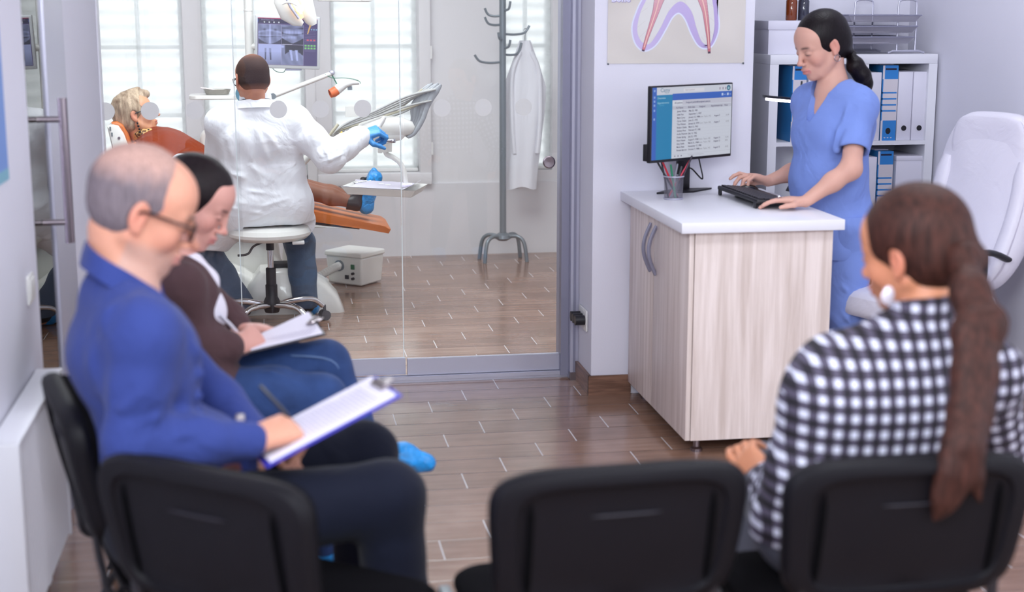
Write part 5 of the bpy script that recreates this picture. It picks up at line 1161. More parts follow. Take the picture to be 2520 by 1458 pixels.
# ======== man in the blue shirt ========
def man():
    lab = 'grey-haired man with glasses in a blue shirt, seated writing on a clipboard'
    fwd = nrm(V3(.965, .26, 0)); lat = V3(-fwd[1], fwd[0], 0)     # lat points to his left (away from the camera)
    up = V3(0, 0, 1)
    pel = V3(-.235, 3.04, .555); wst = V3(-.270, 3.03, .70); che = V3(-.295, 3.02, .905); nck = P(296, 676, 3.045)
    H = HF(P(352, 515, 3.06), nrm(V3(.93, .12, -.42)), nrm(V3(.42, .0, .95)), 1.06)
    shR = che-lat*.175+V3(-.005, 0, .075); shL = che+lat*.175+V3(.01, 0, .085)
    elR = P(325, 1085, 2.82); wrR = P(625, 1085, 2.91); elL = P(530, 990, 3.32); wrL = P(632, 1078, 3.18)
    hpR = pel-lat*.09; hpL = pel+lat*.09; knR = P(955, 1225, 2.98); knL = P(895, 1120, 3.30)
    anR = V3(knR[0]+.03, knR[1]+.0, .09); anL = V3(knL[0]+.0, knL[1]+.02, .09); toR = anR+fwd*.17+V3(0, 0, -.055); toL = anL+fwd*.17+V3(0, 0, -.055)
    o = empty('person', (pel[0], pel[1], 0), 0, lab, 'person'); org = V3(pel[0], pel[1], 0)
    lo, hi = bounds([pel, H.p(.13, 0, .13), H.p(-.12, 0, .13), knR, knL, toR, toL, elR, wrR], .16)
    F = Field(lo, hi, hgrid(.0042))
    W3 = (.16, .145, .165)
    torso(F, pel, wst, che, nck, lat, fwd, W3, .05, -.012, belly=.02, shl=shR, shr=shL)
    for sh, el, wr in ((shR, elR, wrR), (shL, elL, wrL)): F.chain([sh, el, wr], [.042, .036, .026], .03)
    for hp, kn, an, to in ((hpR, knR, anR, toR), (hpL, knL, anL, toL)): F.chain([hp, kn, an], [.078, .05, .036], .03); F.rc(an-V3(0, 0, .04), to, .034, .026, .02)
    F.rc(nck-V3(.0, 0, .03), H.p(-.028, 0, -.055), .062, .060, .03); F.rc(nck+fwd*.02, H.p(.01, 0, -.09), .05, .04, .03)
    head(F, H, nose=1.1)
    hd = nrm(P(735, 1050, 2.98)-wrR); hand(F, wrR, hd*.9+V3(0, 0, .05), V3(-.1, .35, -.95), 1, [(.75, .9, .5), (.85, .95, .6), (1.0, 1.0, .6), (1.05, 1.0, .6)], .05, 1.14, (.3, .8))
    hand(F, wrL, nrm(V3(.75, -.35, -.45)), V3(.3, .1, -1), -1, [(.5, .6, .4)]*4, .05, .95)
    body = tomesh('body', F, Mskin, o, org, color=skin_color(SKIN['man'], H, brow=(120, 96, 88), lips=(200, 134, 126), stubble=(176, 150, 142)))
    # hair: grey, receding
    F = Field(H.c-.17, H.c+.17, hgrid(.0032)); s = H.s
    F.ell(H.p(-.020, 0, .034), [.0975*s, .0815*s, .088*s], H.R, .01); F.ell(H.p(-.03, 0, -.012), [.072*s, .077*s, .06*s], H.R, .02)
    F.cut(H.p(.058, 0, .09), H.R.T@np.array([.92, 0, .15]), k=.02); F.cut(H.p(.0, 0, -.052), H.R.T@np.array([.45, 0, -1]), k=.01)
    for q in (-1, 1): F.ell(H.p(.060, q*.050, -.035), [.06*s, .06*s, .055*s], H.R, .012, True); F.ell(H.p(-.006, q*.080, -.008), [.020*s, .02*s, .030*s], H.R, .006, True)
    F.ell(H.p(.09, 0, .09), [.055*s, .040*s, .07*s], H.R, .03, True)
    def hc(P_):
        q = H.loc(P_); t = np.clip((q[:, 2]-.035)/.07+smooth_noise(P_, 5, 30)*.28+smooth_noise(P_*np.array([1,1,.3]), 8, 90)*.15+.15*(q[:, 0] < 0), 0, 1)[:, None]
        return np.array(rgb(112, 102, 108))*(1-t)+np.array(rgb(176, 142, 132))*t
    tomesh('hair', F, hairmat('short_grey_hair', (1, 1, 1), .65, var=.22, attr=True), o, org, noise=[(.0012, 60, 2, (1, 1, 1))], color=hc)
    # shirt
    F = Field(lo, hi, hgrid(.005)); g = .010
    torso(F, pel+V3(0, 0, .03), wst, che, nck, lat, fwd, (.165, .155, .172), .05, g-.008, belly=.038, shl=shR, shr=shL)
    for q in (shR, shL): F.rc(nck-V3(.0, 0, .045), q, .058, .056, .05)
    F.chain([shR, shR*.5+elR*.5, elR, elR*.45+wrR*.55, wrR-nrm(wrR-elR)*.012], [.064, .060, .054, .047, .040], .03); F.chain([shL, elL, wrL-nrm(wrL-elL)*.01], [.064, .054, .040], .03)
    hem = pel+V3(0, 0, .005); F.cut(hem, V3(.3, 0, -1), lo=[lo[0], lo[1], lo[2]], hi=[hi[0]-.35, hi[1], wst[2]], k=.004)
    # neck opening: tilted cut
    F.cut(P(292, 668, 3.0), fwd*.58+V3(0, 0, .81), lo=nck-V3(.16, .10, .12), hi=nck+V3(.2, .10, .2))
    d_ = lambda u_, v_, y=2.85: P(u_, v_, y)
    fl = [(d_(250, 700), d_(300, 1000), .018, .010), (d_(400, 800, 2.9), d_(600, 960, 2.95), .013, .010), (d_(330, 850, 2.85), d_(420, 1040, 2.9), .014, .012), (d_(380, 960, 2.92), d_(590, 990, 2.95), .010, .010), (d_(380, 1010, 2.92), d_(600, 1030, 2.95), .010, .010), (d_(350, 900, 2.9), d_(560, 930, 2.95), .012, .010),
          (d_(430, 700, 2.9), d_(520, 880, 2.95), .014, .008), (d_(180, 800), d_(250, 1010), .02, .010), (d_(300, 640, 2.9), d_(420, 760, 2.9), .012, .007), (d_(290, 1020, 2.78), d_(350, 960, 2.78), .010, .010), (d_(300, 1060, 2.78), d_(400, 1020, 2.8), .010, .010), (d_(420, 1080, 2.8), d_(520, 1060, 2.85), .008, .007)]
    tomesh('shirt', F, cloth('royal_blue_shirt_cotton', rgb(48, 62, 124), .9, 5), o, org, fold=fl, noise=[(.005, 15, 3, (1, 1, 1)), (.0015, 45, 8, (1, 1, .6))])
    # collar
    near = [P(u_, v_, y_) for u_, v_, y_ in ((214, 622, 3.05), (226, 640, 2.975), (262, 668, 2.945), (318, 702, 2.955), (368, 738, 2.985))]
    far = [P(u_, v_, y_) for u_, v_, y_ in ((214, 622, 3.05), (232, 618, 3.09), (290, 650, 3.125), (345, 690, 3.11), (388, 715, 3.06))]
    ms_ = bpy.data.materials['royal_blue_shirt_cotton']
    strip_collar('collar', near[::-1]+far[1:], [.058, .05, .044, .04, .044, .05, .055], ms_, o, org, .0045, flare=.012)
    # trousers
    F = Field([lo[0], lo[1], 0], hi, hgrid(.0055)); F.rc(pel-lat*.07+V3(0, 0, .01), pel+lat*.07+V3(0, 0, .01), .115, .115, .04); F.rc(pel-lat*.06-fwd*.04, pel+lat*.06-fwd*.04, .11, .11, .04)
    for hp, kn, an in ((hpR, knR, anR), (hpL, knL, anL)): F.chain([hp, kn, kn*.5+an*.5, an], [.103, .074, .068, .060], .035)
    F.cut(pel+V3(0, 0, .10), V3(.1, 0, 1), hi=[pel[0]+.15, hi[1], hi[2]], k=.004)
    fl = [(knR+V3(-.03, -.05, -.05), knR+V3(.03, .0, -.09), .012, .010), (hpR*.5+knR*.5+V3(0, -.06, .02), knR+V3(-.04, -.05, -.02), .014, .008), (hpR+V3(.1, -.08, .03), hpR*.4+knR*.6+V3(0, -.06, -.05), .014, .010)]
    tomesh('trousers', F, cloth('dark_navy_denim', rgb(11, 16, 34), .3, 8), o, org, fold=fl, noise=[(.0022, 24, 6, (1, 1, 1))])
    # belt
    b = MB(); bc = pel+V3(-.0, 0, .122); ring = [tuple(bc-org+fwd*(.155 if math.cos(a) > 0 else .105)*math.cos(a)+lat*.158*math.sin(a)+V3(0, 0, -.018*math.cos(a))) for a in np.linspace(0, 2*PI, 40, endpoint=False)]
    b.tube(ring, .008, n=8, closed=True, flat=2.0, up=(0, 0, 1)); b.build('belt', mat('brown_leather_belt', rgb(112, 56, 52), .45), o)
    bk = P(588, 1048, 2.93)-org; MB().box(bk[0]-.006, bk[0]+.012, bk[1]-.02, bk[1]+.02, bk[2]-.02, bk[2]+.02, bev=.003).build('belt_buckle', M['steel'], o)
    # shoes with blue covers (mostly hidden)
    for an, to in ((anR, toR), (anL, toL)):
        F = Field(np.minimum(an, to)-.12, np.maximum(an, to)+.1, hgrid(.005)); F.rc(an-V3(0, 0, .035), to, .048, .038, .02); F.cut(V3(0, 0, .004), V3(0, 0, -1)); tomesh('shoe_cover', F, Mcov, o, org, noise=[(.002, 60, 4, (1, 1, 1))])
    # glasses
    b = MB()
    for q in (-1, 1):
        b.tube([tuple(H.p(.100-.012*abs(math.cos(a))*q*math.cos(a)*0+.0, q*.033+.026*math.cos(a), .0-.003+.019*math.sin(a))-org) for a in np.linspace(0, 2*PI, 24, endpoint=False)], .0017, n=6, closed=True)
        b.tube([tuple(H.p(*x)-org) for x in ((.100, q*.058, .007), (.085, q*.074, .010), (.0, q*.084, .010), (-.02, q*.084, .0))], .003, n=6)
    b.tube([tuple(H.p(.101, x, .003)-org) for x in (-.008, 0, .008)], .0015, n=6); gl = b.build('glasses_frame', mat('brown_tortoise_plastic', rgb(52, 30, 28), .3), o)
    for q in (-1, 1):
        b = MB(); b.loft([[tuple(H.p(.0995+e, q*.033+.025*math.cos(a), -.003+.018*math.sin(a))-org) for a in np.linspace(0, 2*PI, 24, endpoint=False)] for e in (0, .001)], smooth=False); b.build('lens', M['glass'], gl)
    return dict(wrR=wrR, hd=hd, fwd=fwd, lat=lat, knR=knR, knL=knL)
Mcov = mat('blue_plastic_shoe_cover', rgb(28, 140, 214), .35, bump=.8, bscale=60, wr=.9, wrscale=14, var=.25, vscale=30)
MI = man()
def clipboard(name, corners, m, label, paper_label, grp=None):
    # corners: near-left, near-right, far-right, far-left of the board (3d points)
    c = [np.asarray(x, float) for x in corners]; ctr = sum(c)/4; o = empty(name, tuple(ctr), 0, label, 'clipboard')
    ex = nrm(c[1]-c[0]); ey = c[3]-c[0]; n = nrm(np.cross(ex, ey)); n = n if n[2] > 0 else -n
    def sl(pts, t0, t1, nm, mt, par): b = MB(); b.loft([[tuple(p-ctr+n*t) for p in pts] for t in (t0, t1)], smooth=False); return b.build(nm, mt, par, bevel=.0008)
    sl(c, -.004, 0, 'board', m, o)
    pin = [ctr+(p-ctr)*.93+(c[0]-c[3])*.0 for p in c]
    p = empty('form_sheets', tuple(ctr), 0, paper_label, 'paper')
    sl(pin, .0008, .006, 'sheets', M['paper'], p)
    F2 = Flat(); W_ = np.linalg.norm(c[1]-c[0])*.8; H_ = np.linalg.norm(ey)*.8
    rn = np.random.RandomState(5)
    for k in range(22):
        y = H_*(.42-.04*k)
        x = -W_*.45
        while x < W_*.4:
            w_ = W_*(.04+.12*rn.rand()); F2.rect(x, y, min(x+w_, W_*.45), y+H_*.010, rgb(176, 170, 192), 1); x += w_+W_*.025
    ink = F2.build('printed_lines', M['ink'], p)
    ey2 = nrm(ey-ex*(ey@ex)); ink.matrix_local = Matrix(((ex[0], -n[0], ey2[0], n[0]*.0064), (ex[1], -n[1], ey2[1], n[1]*.0064), (ex[2], -n[2], ey2[2], n[2]*.0064), (0, 0, 0, 1)))
    tc = (c[2]+c[3])/2-ctr+(c[0]-c[3])*.05
    b = MB(); b.M = Matrix(((ex[0], ey2[0], n[0], tc[0]), (ex[1], ey2[1], n[1], tc[1]), (ex[2], ey2[2], n[2], tc[2]), (0, 0, 0, 1)))
    b.box(-.045, .045, -.012, .012, .007, .012, bev=.002); b.cyl((-.04, .0, .013), (.04, .0, .013), .004, n=8); b.box(-.02, .02, .0, .028, .009, .012, bev=.002); b.build('spring_clip', M['steel'], o)
    return o
clipboard('clipboard', [P(655, 1150, 2.86), P(600, 1095, 3.08), P(925, 925, 3.22), P(988, 972, 2.98)], mat('violet_blue_board', rgb(56, 52, 176), .4), 'blue clipboard held by the man in the blue shirt', 'white form on the blue clipboard')
pn = empty('pen', tuple(P(722, 1040, 2.97)), 0, 'dark pen in the hand of the man in the blue shirt', 'pen')
a, c = P(700, 1010, 2.96)-V3(*pn.location), P(640, 950, 3.0)-V3(*pn.location)
MB().tube([tuple(P(742, 1062, 3.0)-V3(*pn.location)), (a+c)/2*.6, tuple(c)], [.0015, .0045, .0045], n=10).build('barrel', mat('dark_grey_pen', rgb(44, 46, 56), .4), pn)

# ======== woman in the brown jacket ========
def lady():
    fwd = nrm(V3(.99, .12, 0)); lat = V3(-fwd[1], fwd[0], 0)
    pel = V3(-.22, 4.0, .56); wst = V3(-.255, 4.0, .69); che = P(432, 735, 4.0); nck = P(428, 634, 4.0)
    H = HF(P(482, 497, 4.02), nrm(V3(.85, -.16, -.54)), nrm(V3(.52, 0, .85)), .98)
    shR = che-lat*.145+V3(0, 0, .055); shL = che+lat*.145+V3(0.01, 0, .055)
    elR = P(470, 850, 3.86); wrR = P(592, 855, 3.90); elL = P(560, 790, 4.22); wrL = P(590, 808, 4.16)
    hpR = pel-lat*.08; hpL = pel+lat*.08; knR = P(790, 985, 3.92); knL = P(800, 900, 4.10)
    anR = P(800, 1290, 4.02); anR[2] = .09; anL = P(905, 1110, 4.08); toR = anR+V3(.15, -.03, -.05); toL = P(1050, 1140, 4.08)
    o = empty('person', (pel[0], pel[1], 0), 0, 'dark-haired woman in a brown jacket and jeans writing on a clipboard', 'person'); org = V3(pel[0], pel[1], 0)
    lo, hi = bounds([pel, H.p(.13, 0, .13), H.p(-.12, 0, .13), knR, knL, toR, toL, elR, wrR, wrL, V3(-.3, 4, .1)], .15); lo[2] = 0
    F = Field(lo, hi, hgrid(.0042))
    torso(F, pel, wst, che, nck, lat, fwd, (.155, .125, .14), .05, -.02, breast=.01, shl=shR, shr=shL)
    for sh, el, wr in ((shR, elR, wrR), (shL, elL, wrL)): F.chain([sh, el, wr], [.034, .030, .021], .03)
    for hp, kn, an, to in ((hpR, knR, anR, toR), (hpL, knL, anL, toL)): F.chain([hp, kn, an], [.07, .046, .032], .03); F.rc(an-V3(0, 0, .03), to*.9+an*.1, .026, .014, .02)
    F.rc(nck-V3(0, 0, .03), H.p(-.025, 0, -.06), .050, .050, .03); head(F, H, True, nose=.95)
    hand(F, wrR, V3(.55, .75, .25), V3(-.55, .55, -.6), 1, [(.6, .8, .4), (.75, .8, .5), (.85, .9, .5), (.9, .9, .5)], .05, .92, (.3, .7), .023)
    hand(F, wrL, V3(.93, -.15, -.05), V3(0, -.1, -1), -1, [(.12, .12, .1)]*4, .05, .92, (.2, .2), .023)
    tomesh('body', F, Mskin, o, org, color=skin_color(SKIN['lady'], H, brow=(56, 38, 40), lips=(190, 118, 116)))
    F = Field(H.c-.2, H.c+.2, hgrid(.0033)); s = H.s
    F.ell(H.p(-.018, 0, .036), [.104*s, .084*s, .093*s], H.R, .01); F.ell(H.p(-.04, 0, -.015), [.072*s, .078*s, .065*s], H.R, .03)
    F.ell(H.p(.118, 0, -.058), [.072*s, .085*s, .084*s], H.R, .008, True)
    for q in (-1, 1): F.ell(H.p(.070, q*.07, -.070), [.062*s, .045*s, .06*s], H.R, .01, True); F.ell(H.p(-.004, q*.085, -.012), [.018*s, .02*s, .026*s], H.R, .006, True)
    F.cut(H.p(0, 0, -.06), H.R.T@np.array([.5, 0, -1]), k=.01); F.chain([H.p(-.10, 0, -.03), H.p(-.125, 0, -.06), H.p(-.115, 0, -.11)], [.028, .03, .02], .02)
    tomesh('hair', F, hairmat('dark_brown_tied_hair', rgb(24, 14, 18), .38, (30, 30, 30)), o, org, noise=[(.001, 50, 2, (1, 1, 1))])
    # white blouse
    F = Field(lo, hi, hgrid(.005)); torso(F, pel, wst, che, nck, lat, fwd, (.15, .13, .142), .05, -.010, breast=.01, shl=shR, shr=shL)
    F.chain([nck+V3(.03, -.035, -.005)+fwd*.02, nck+V3(.085, -.03, -.06), che+fwd*.085+V3(0, 0, .03)], [.026, .028, .016], .02); F.cut(wst-V3(0, 0, .05), V3(0, 0, -1)); F.rc(nck+V3(.02, 0, .03), nck+V3(.06, 0, .14), .054, .075, .008, None, True)
    tomesh('blouse', F, cloth('white_blouse_cotton', rgb(226, 222, 234), .5, 10), o, org)
    # brown jacket, open at the front
    F = Field(lo, hi, hgrid(.005)); torso(F, pel, wst, che, nck, lat, fwd, (.165, .135, .148), .05, -.004, shl=shR, shr=shL)
    F.rc(pel-fwd*.0-lat*.08, wst-lat*.06, .125, .105, .05); F.rc(pel+lat*.08, wst+lat*.06, .12, .105, .05)
    F.rc(pel-lat*.10+fwd*.02, pel-lat*.10+fwd*.05+V3(0, 0, -.03), .075, .06, .03)
    F.chain([shR, elR, wrR-nrm(wrR-elR)*.035], [.060, .052, .044], .03); F.chain([shL, elL, wrL-nrm(wrL-elL)*.02], [.060, .052, .042], .03)
    F.cut(pel-V3(0, 0, .05), V3(0, 0, -1), hi=[hi[0], hi[1], wst[2]])
    F.rc(nck+V3(.02, 0, .035), nck+V3(.05, 0, .14), .058, .08, .008, None, True)
    F.rc(nck+fwd*.09+V3(0, 0, .02), che+fwd*.12-V3(0, 0, .01), .060, .018, .010, None, True); 
    e_ = lambda u_, v_, y=3.88: P(u_, v_, y)
    fl = [(e_(410, 700), e_(480, 880), .014, .012), (e_(440, 830), e_(560, 830), .010, .010), (e_(430, 780), e_(520, 800), .010, .008), (e_(500, 880), e_(580, 870), .008, .007), (e_(400, 640), e_(430, 760), .014, .010), (e_(450, 900), e_(560, 900), .010, .010), (e_(470, 760), e_(500, 860), .010, .010)]
    tomesh('jacket', F, cloth('brown_blazer_fabric', rgb(80, 58, 61), .9, 6), o, org, fold=fl, noise=[(.0045, 18, 9, (1, 1, 1))])
    # lapel
    b = MB(); L1 = [nck+V3(-.02, -.062, .03), nck+V3(.03, -.082, -.03), che+fwd*.085-lat*.07, wst+fwd*.105-lat*.05]
    b.tube([tuple(np.array(p)-org) for p in spline([tuple(x) for x in L1], 6)], [.010]+[.020]*14+[.012]*4, n=10, flat=.35, up=(0, 1, 0)); b.build('lapel', bpy.data.materials['brown_blazer_fabric'], o)
    # jeans
    F = Field(lo, hi, hgrid(.005)); F.rc(pel-lat*.06, pel+lat*.06, .112, .112, .04); F.rc(pel-lat*.05-fwd*.04, pel+lat*.05-fwd*.04, .105, .105, .04)
    for hp, kn, an in ((hpR, knR, anR), (hpL, knL, anL)): F.chain([hp, hp*.4+kn*.6, kn, kn*.45+an*.55, an], [.098, .088, .068, .058, .046], .03)
    F.cut(pel+V3(0, 0, .1), V3(0, 0, 1), hi=[pel[0]+.12, hi[1], hi[2]])
    fl = [(e_(640, 910), e_(800, 980), .010, .010), (e_(700, 900, 3.95), e_(790, 870, 3.98), .010, .012), (e_(740, 960, 3.9), e_(800, 1000, 3.9), .008, .008), (hpL*.4+knL*.6+V3(0, -.06, .03), knL+V3(.0, -.06, -.06), .006, .007)]
    tomesh('jeans', F, cloth('mid_blue_denim', rgb(44, 66, 112), .35, 9, 500, var=.22), o, org, fold=fl, noise=[(.002, 26, 6, (1, 1, 1))])
    sm = [knL+V3(.015, -.067, .03), knL+V3(.045, -.06, -.05), (knL*.6+anL*.4)+V3(.02, -.058, .0), (knL*.3+anL*.7)+V3(.01, -.05, 0)]
    MB().tube([tuple(np.array(p)-org) for p in spline([tuple(hpL*.4+knL*.6+V3(0, -.055, .067))]+[tuple(x) for x in sm], 6)], .0026, n=6).build('side_seam', mat('denim_seam', rgb(96, 120, 160), .8), o)
    for an, to in ((anR, toR), (anL, toL)):
        F = Field(np.minimum(an, to)-.12, np.maximum(an, to)+.1, hgrid(.004)); F.rc(an-V3(.01, 0, .03), an*.4+to*.6, .044, .042, .02); F.rc(an*.4+to*.6, to, .042, .026, .02)
        if an[2] < .12: F.cut(V3(0, 0, .004), V3(0, 0, -1))
        tomesh('shoe_cover', F, Mcov, o, org, noise=[(.0028, 70, 4, (1, 1, 1))])
lady()
clipboard('clipboard', [P(560, 880, 3.86), P(600, 845, 4.05), P(765, 768, 4.22), P(802, 822, 3.99)], mat('dark_board', rgb(38, 34, 44), .4), 'dark clipboard resting on the knee of the woman in brown', 'white form on the dark clipboard')
pn = empty('pen', tuple(P(585, 815, 3.96)), 0, 'white pen in the hand of the woman in the brown jacket', 'pen')
MB().tube([tuple(P(u_, v_, y_)-V3(*pn.location)) for u_, v_, y_ in ((606, 850, 3.99), (590, 825, 3.96), (565, 798, 3.93), (541, 775, 3.9))], [.001, .0045, .005, .005], n=10).build('barrel', mat('white_glossy_pen', rgb(226, 226, 240), .25), pn)
# ======== dentist ========
def dentist():
    fwd = nrm(V3(-.12, .99, 0)); lat = V3(-fwd[1], fwd[0], 0)   # lat: his left (picture left)
    pel = V3(-.045, 7.47, .625); wst = V3(-.055, 7.46, .77); che = V3(-.065, 7.45, .955); nck = V3(-.075, 7.44, 1.125)
    H = HF(P(620, 195, 7.43), nrm(V3(-.34, .92, -.18)), nrm(V3(-.05, .2, 1)), 1.0)
    shL = P(545, 305, 7.44); shR = P(722, 298, 7.44); elR = P(812, 388, 7.36); wrR = P(886, 337, 7.50); elL = P(528, 440, 7.62); wrL = P(440, 400, 7.95)
    hpR = pel-lat*.09; hpL = pel+lat*.09; knR = P(738, 600, 7.82); knL = P(500, 605, 7.85); anR = P(752, 748, 7.64); anL = P(598, 757, 7.62)
    toR = anR+V3(.05, .16, -.05); toL = anL+V3(-.06, .15, -.05)
    o = empty('person', (pel[0], pel[1], 0), 0, 'dentist in a white coat and blue glove seen from behind, seated on a stool', 'person'); org = V3(pel[0], pel[1], 0)
    lo, hi = bounds([pel, H.p(.13, 0, .13), H.p(-.12, 0, .13), knR, knL, toR, toL, elR, wrR+V3(.15, 0, 0), wrL], .15); lo[2] = 0
    F = Field(lo, hi, hgrid(.0045))
    torso(F, pel, wst, che, nck, lat, fwd, (.16, .14, .165), .05, -.015, shl=shR, shr=shL)
    for sh, el, wr in ((shR, elR, wrR), (shL, elL, wrL)): F.chain([sh, el, wr], [.04, .036, .026], .03)
    for hp, kn, an, to in ((hpR, knR, anR, toR), (hpL, knL, anL, toL)): F.chain([hp, kn, an], [.075, .048, .034], .03); F.rc(an-V3(0, 0, .03), to*.9+an*.1, .028, .018, .02)
    F.rc(nck-V3(0, 0, .04), H.p(-.03, 0, -.06), .050, .048, .03); head(F, H)
    hand(F, wrL, nrm(V3(-.6, .7, .1)), V3(0, 0, -1), 1, [(.4, .4, .3)]*4)
    tomesh('body', F, Mskin, o, org, color=skin_color(SKIN['doc'], H))
    # shaved dark hair
    F = Field(H.c-.17, H.c+.17, hgrid(.003)); s = H.s
    F.ell(H.p(-.018, 0, .033), [.0965*s, .0795*s, .0865*s], H.R, .01); F.ell(H.p(-.035, 0, -.015), [.068*s, .074*s, .056*s], H.R, .02)
    F.cut(H.p(.045, 0, .0), H.R.T@np.array([1, 0, .1]), k=.02); F.cut(H.p(.0, 0, -.082), H.R.T@np.array([.35, 0, -1]), k=.01)
    for q in (-1, 1): F.ell(H.p(-.0, q*.082, -.012), [.022*s, .02*s, .032*s], H.R, .006, True)
    def hc(P_):
        q = H.loc(P_); t = np.exp(-(((q[:, 0]+.01)/.055)**2+(q[:, 1]/.045)**2))*np.clip((q[:, 2]-.06)/.04, 0, 1); t = t[:, None]*.55
        e = np.clip((-.03-q[:, 2])/.045, 0, 1)[:, None]*.9
        c = np.array(rgb(60, 44, 40)); sk = np.array(rgb(176, 118, 92)); return (c*(1-t)+sk*t)*(1-e)+np.array(rgb(168, 114, 92))*e
    tomesh('hair', F, mat('cropped_dark_hair', (1, 1, 1), .85, attr=True, spec=.2, bump=.3, bscale=300), o, org, color=hc)
    b = MB(); 
    for q in (-1, 1): b.tube([tuple(H.p(*x)-org) for x in ((.098, q*.062, .002), (.05, q*.080, .006), (-.012, q*.084, .002))], .0022, n=6); b.tube([tuple(H.p(.102, q*.034+.026*math.cos(a), -.002+.02*math.sin(a))-org) for a in np.linspace(0, 2*PI, 16, endpoint=False)], .003, n=6, closed=True)
    b.build('glasses', M['black'], o)
    F = Field(H.c-.17, H.c+.17, hgrid(.003)); F.ell(H.p(.075, 0, -.062), [.045, .062, .052], H.R, .01); F.ell(H.p(.02, 0, -.05), [.045, .07, .07], H.R, .01, True); tomesh('face_mask', F, mat('pale_blue_mask', rgb(120, 168, 190), .8), o, org)
    # coat
    F = Field(lo, hi, hgrid(.0045)); torso(F, pel, wst, che, nck, lat, fwd, (.19, .185, .195), .05, .006, shl=shR, shr=shL)
    for q in (shR, shL): F.rc(nck-V3(0, 0, .05), q, .062, .062, .05)
    F.rc(pel-lat*.11-V3(0, .0, .0), pel+lat*.11, .125, .125, .05); F.rc(pel+lat*.10, P(520, 585, 7.66), .13, .095, .05); F.rc(P(520, 585, 7.66), P(495, 600, 7.72), .095, .085, .04)
    F.rc(pel-lat*.10, P(735, 545, 7.6), .12, .09, .05)
    F.chain([shR, shR*.5+elR*.5, elR, elR*.5+wrR*.5, wrR-nrm(wrR-elR)*.005], [.074, .074, .074, .064, .060], .03); F.chain([shL, elL, wrL-nrm(wrL-elL)*.02], [.072, .066, .05], .03)
    F.cut(V3(0, 0, .522), V3(0, 0, -1), lo=[pel[0]-.11, 7.2, 0], hi=[hi[0], 7.60, hi[2]])
    F.cut(P(540, 618, 7.60), V3(-.10, -.2, -1), lo=[lo[0], 7.2, 0], hi=[pel[0]-.10, hi[1], .7]); F.rc(nck+V3(0, .01, .03), nck+V3(-.01, .03, .14), .070, .085, .008, None, True)
    e_ = lambda u_, v_, y=7.33: P(u_, v_, y)
    fl = [(e_(*a), e_(*c), w_, am) for a, c, w_, am in (((620, 290), (690, 470), .016, .007), ((640, 300), (725, 430), .014, .006), ((590, 310), (650, 470), .018, .007), ((560, 320), (575, 420), .016, .007), ((700, 260), (735, 350), .012, .007), ((540, 420), (610, 440), .012, .008), ((560, 510), (655, 528), .010, .007), ((610, 545), (680, 525), .010, .007),
          ((700, 450), (748, 420), .010, .007), ((720, 480), (755, 505), .008, .007), ((600, 400), (700, 460), .016, .006), ((650, 380), (720, 470), .014, .007), ((600, 470), (700, 480), .010, .005), ((640, 510), (740, 480), .010, .005), ((540, 300), (520, 400), .014, .006), ((710, 510), (740, 540), .008, .006), ((570, 350), (610, 500), .016, .005), ((730, 300), (715, 370), .01, .006))]
    fl += [(P(*a), P(*c), w_, am) for a, c, w_, am in (((765, 330, 7.3), (790, 390, 7.29), .012, .008), ((800, 400, 7.28), (850, 375, 7.3), .010, .008), ((820, 345, 7.33), (835, 395, 7.3), .009, .008), ((850, 345, 7.36), (862, 395, 7.33), .009, .008), ((880, 340, 7.4), (890, 385, 7.38), .008, .006), ((790, 350, 7.3), (815, 400, 7.28), .009, .007), ((745, 310, 7.33), (760, 380, 7.3), .01, .006))]
    mc = cloth('white_medical_coat_cotton', rgb(240, 241, 246), .9, 6)
    tomesh('medical_coat', F, mc, o, org, fold=fl, noise=[(.0045, 15, 4, (1.2, 1, .5)), (.0015, 40, 9, (1, 1, .6))])
    cc = nck+V3(-.003, .012, .022); A = []
    for k in range(15):
        a = PI*(.1+1.8*k/14); A.append(cc+fwd*.066*math.cos(a)+lat*.074*math.sin(a)+V3(0, 0, -.018*math.cos(a)))
    strip_collar('coat_collar_stand', A, .036, mc, o, org, .004)
    strip_collar('coat_collar', [a_+(a_-cc)*.30+V3(0, 0, -.036) for a_ in A[2:13]], .040, mc, o, org, .005, flare=.02)
    MB().tube([tuple(x+(x-cc)*.10-org+V3(0, 0, -.012)) for x in A[3:12]], .0035, n=6).build('dark_lanyard', mat('navy_lanyard', rgb(40, 44, 66), .6), o)
    # glove
    F = Field(wrR-.2, wrR+.2, hgrid(.003)); F.rc(wrR-nrm(wrR-elR)*.03, wrR, .036, .032, .01); hand(F, wrR+V3(.002, 0, 0), V3(.86, .05, .30), V3(.25, .5, -.8), -1, [(.9, 1.3, .7), (1.0, 1.3, .7), (1.05, 1.3, .7), (1.1, 1.3, .7)], .12, 1.14, (.5, .6), .032)
    tomesh('glove', F, mat('blue_nitrile_glove', rgb(74, 146, 214), .4, wr=.3, wrscale=14), o, org)
    F = Field(lo, [hi[0], hi[1], .75], hgrid(.0045)); F.rc(pel-lat*.07, pel+lat*.07, .11, .11, .04)
    for hp, kn, an in ((hpR, knR, anR), (hpL, knL, anL)): F.chain([hp, kn, kn*.5+an*.5, an+V3(0, 0, .005)], [.098, .078, .070, .064], .03)
    for an in (anR, anL): F.cut(an-V3(0, 0, .015), V3(0, 0, -1), lo=an-.12, hi=an+.1)
    F.cut(V3(0, 0, .522), V3(0, 0, -1), lo=[-.24, 7.2, .40], hi=[.18, 7.69, .6])
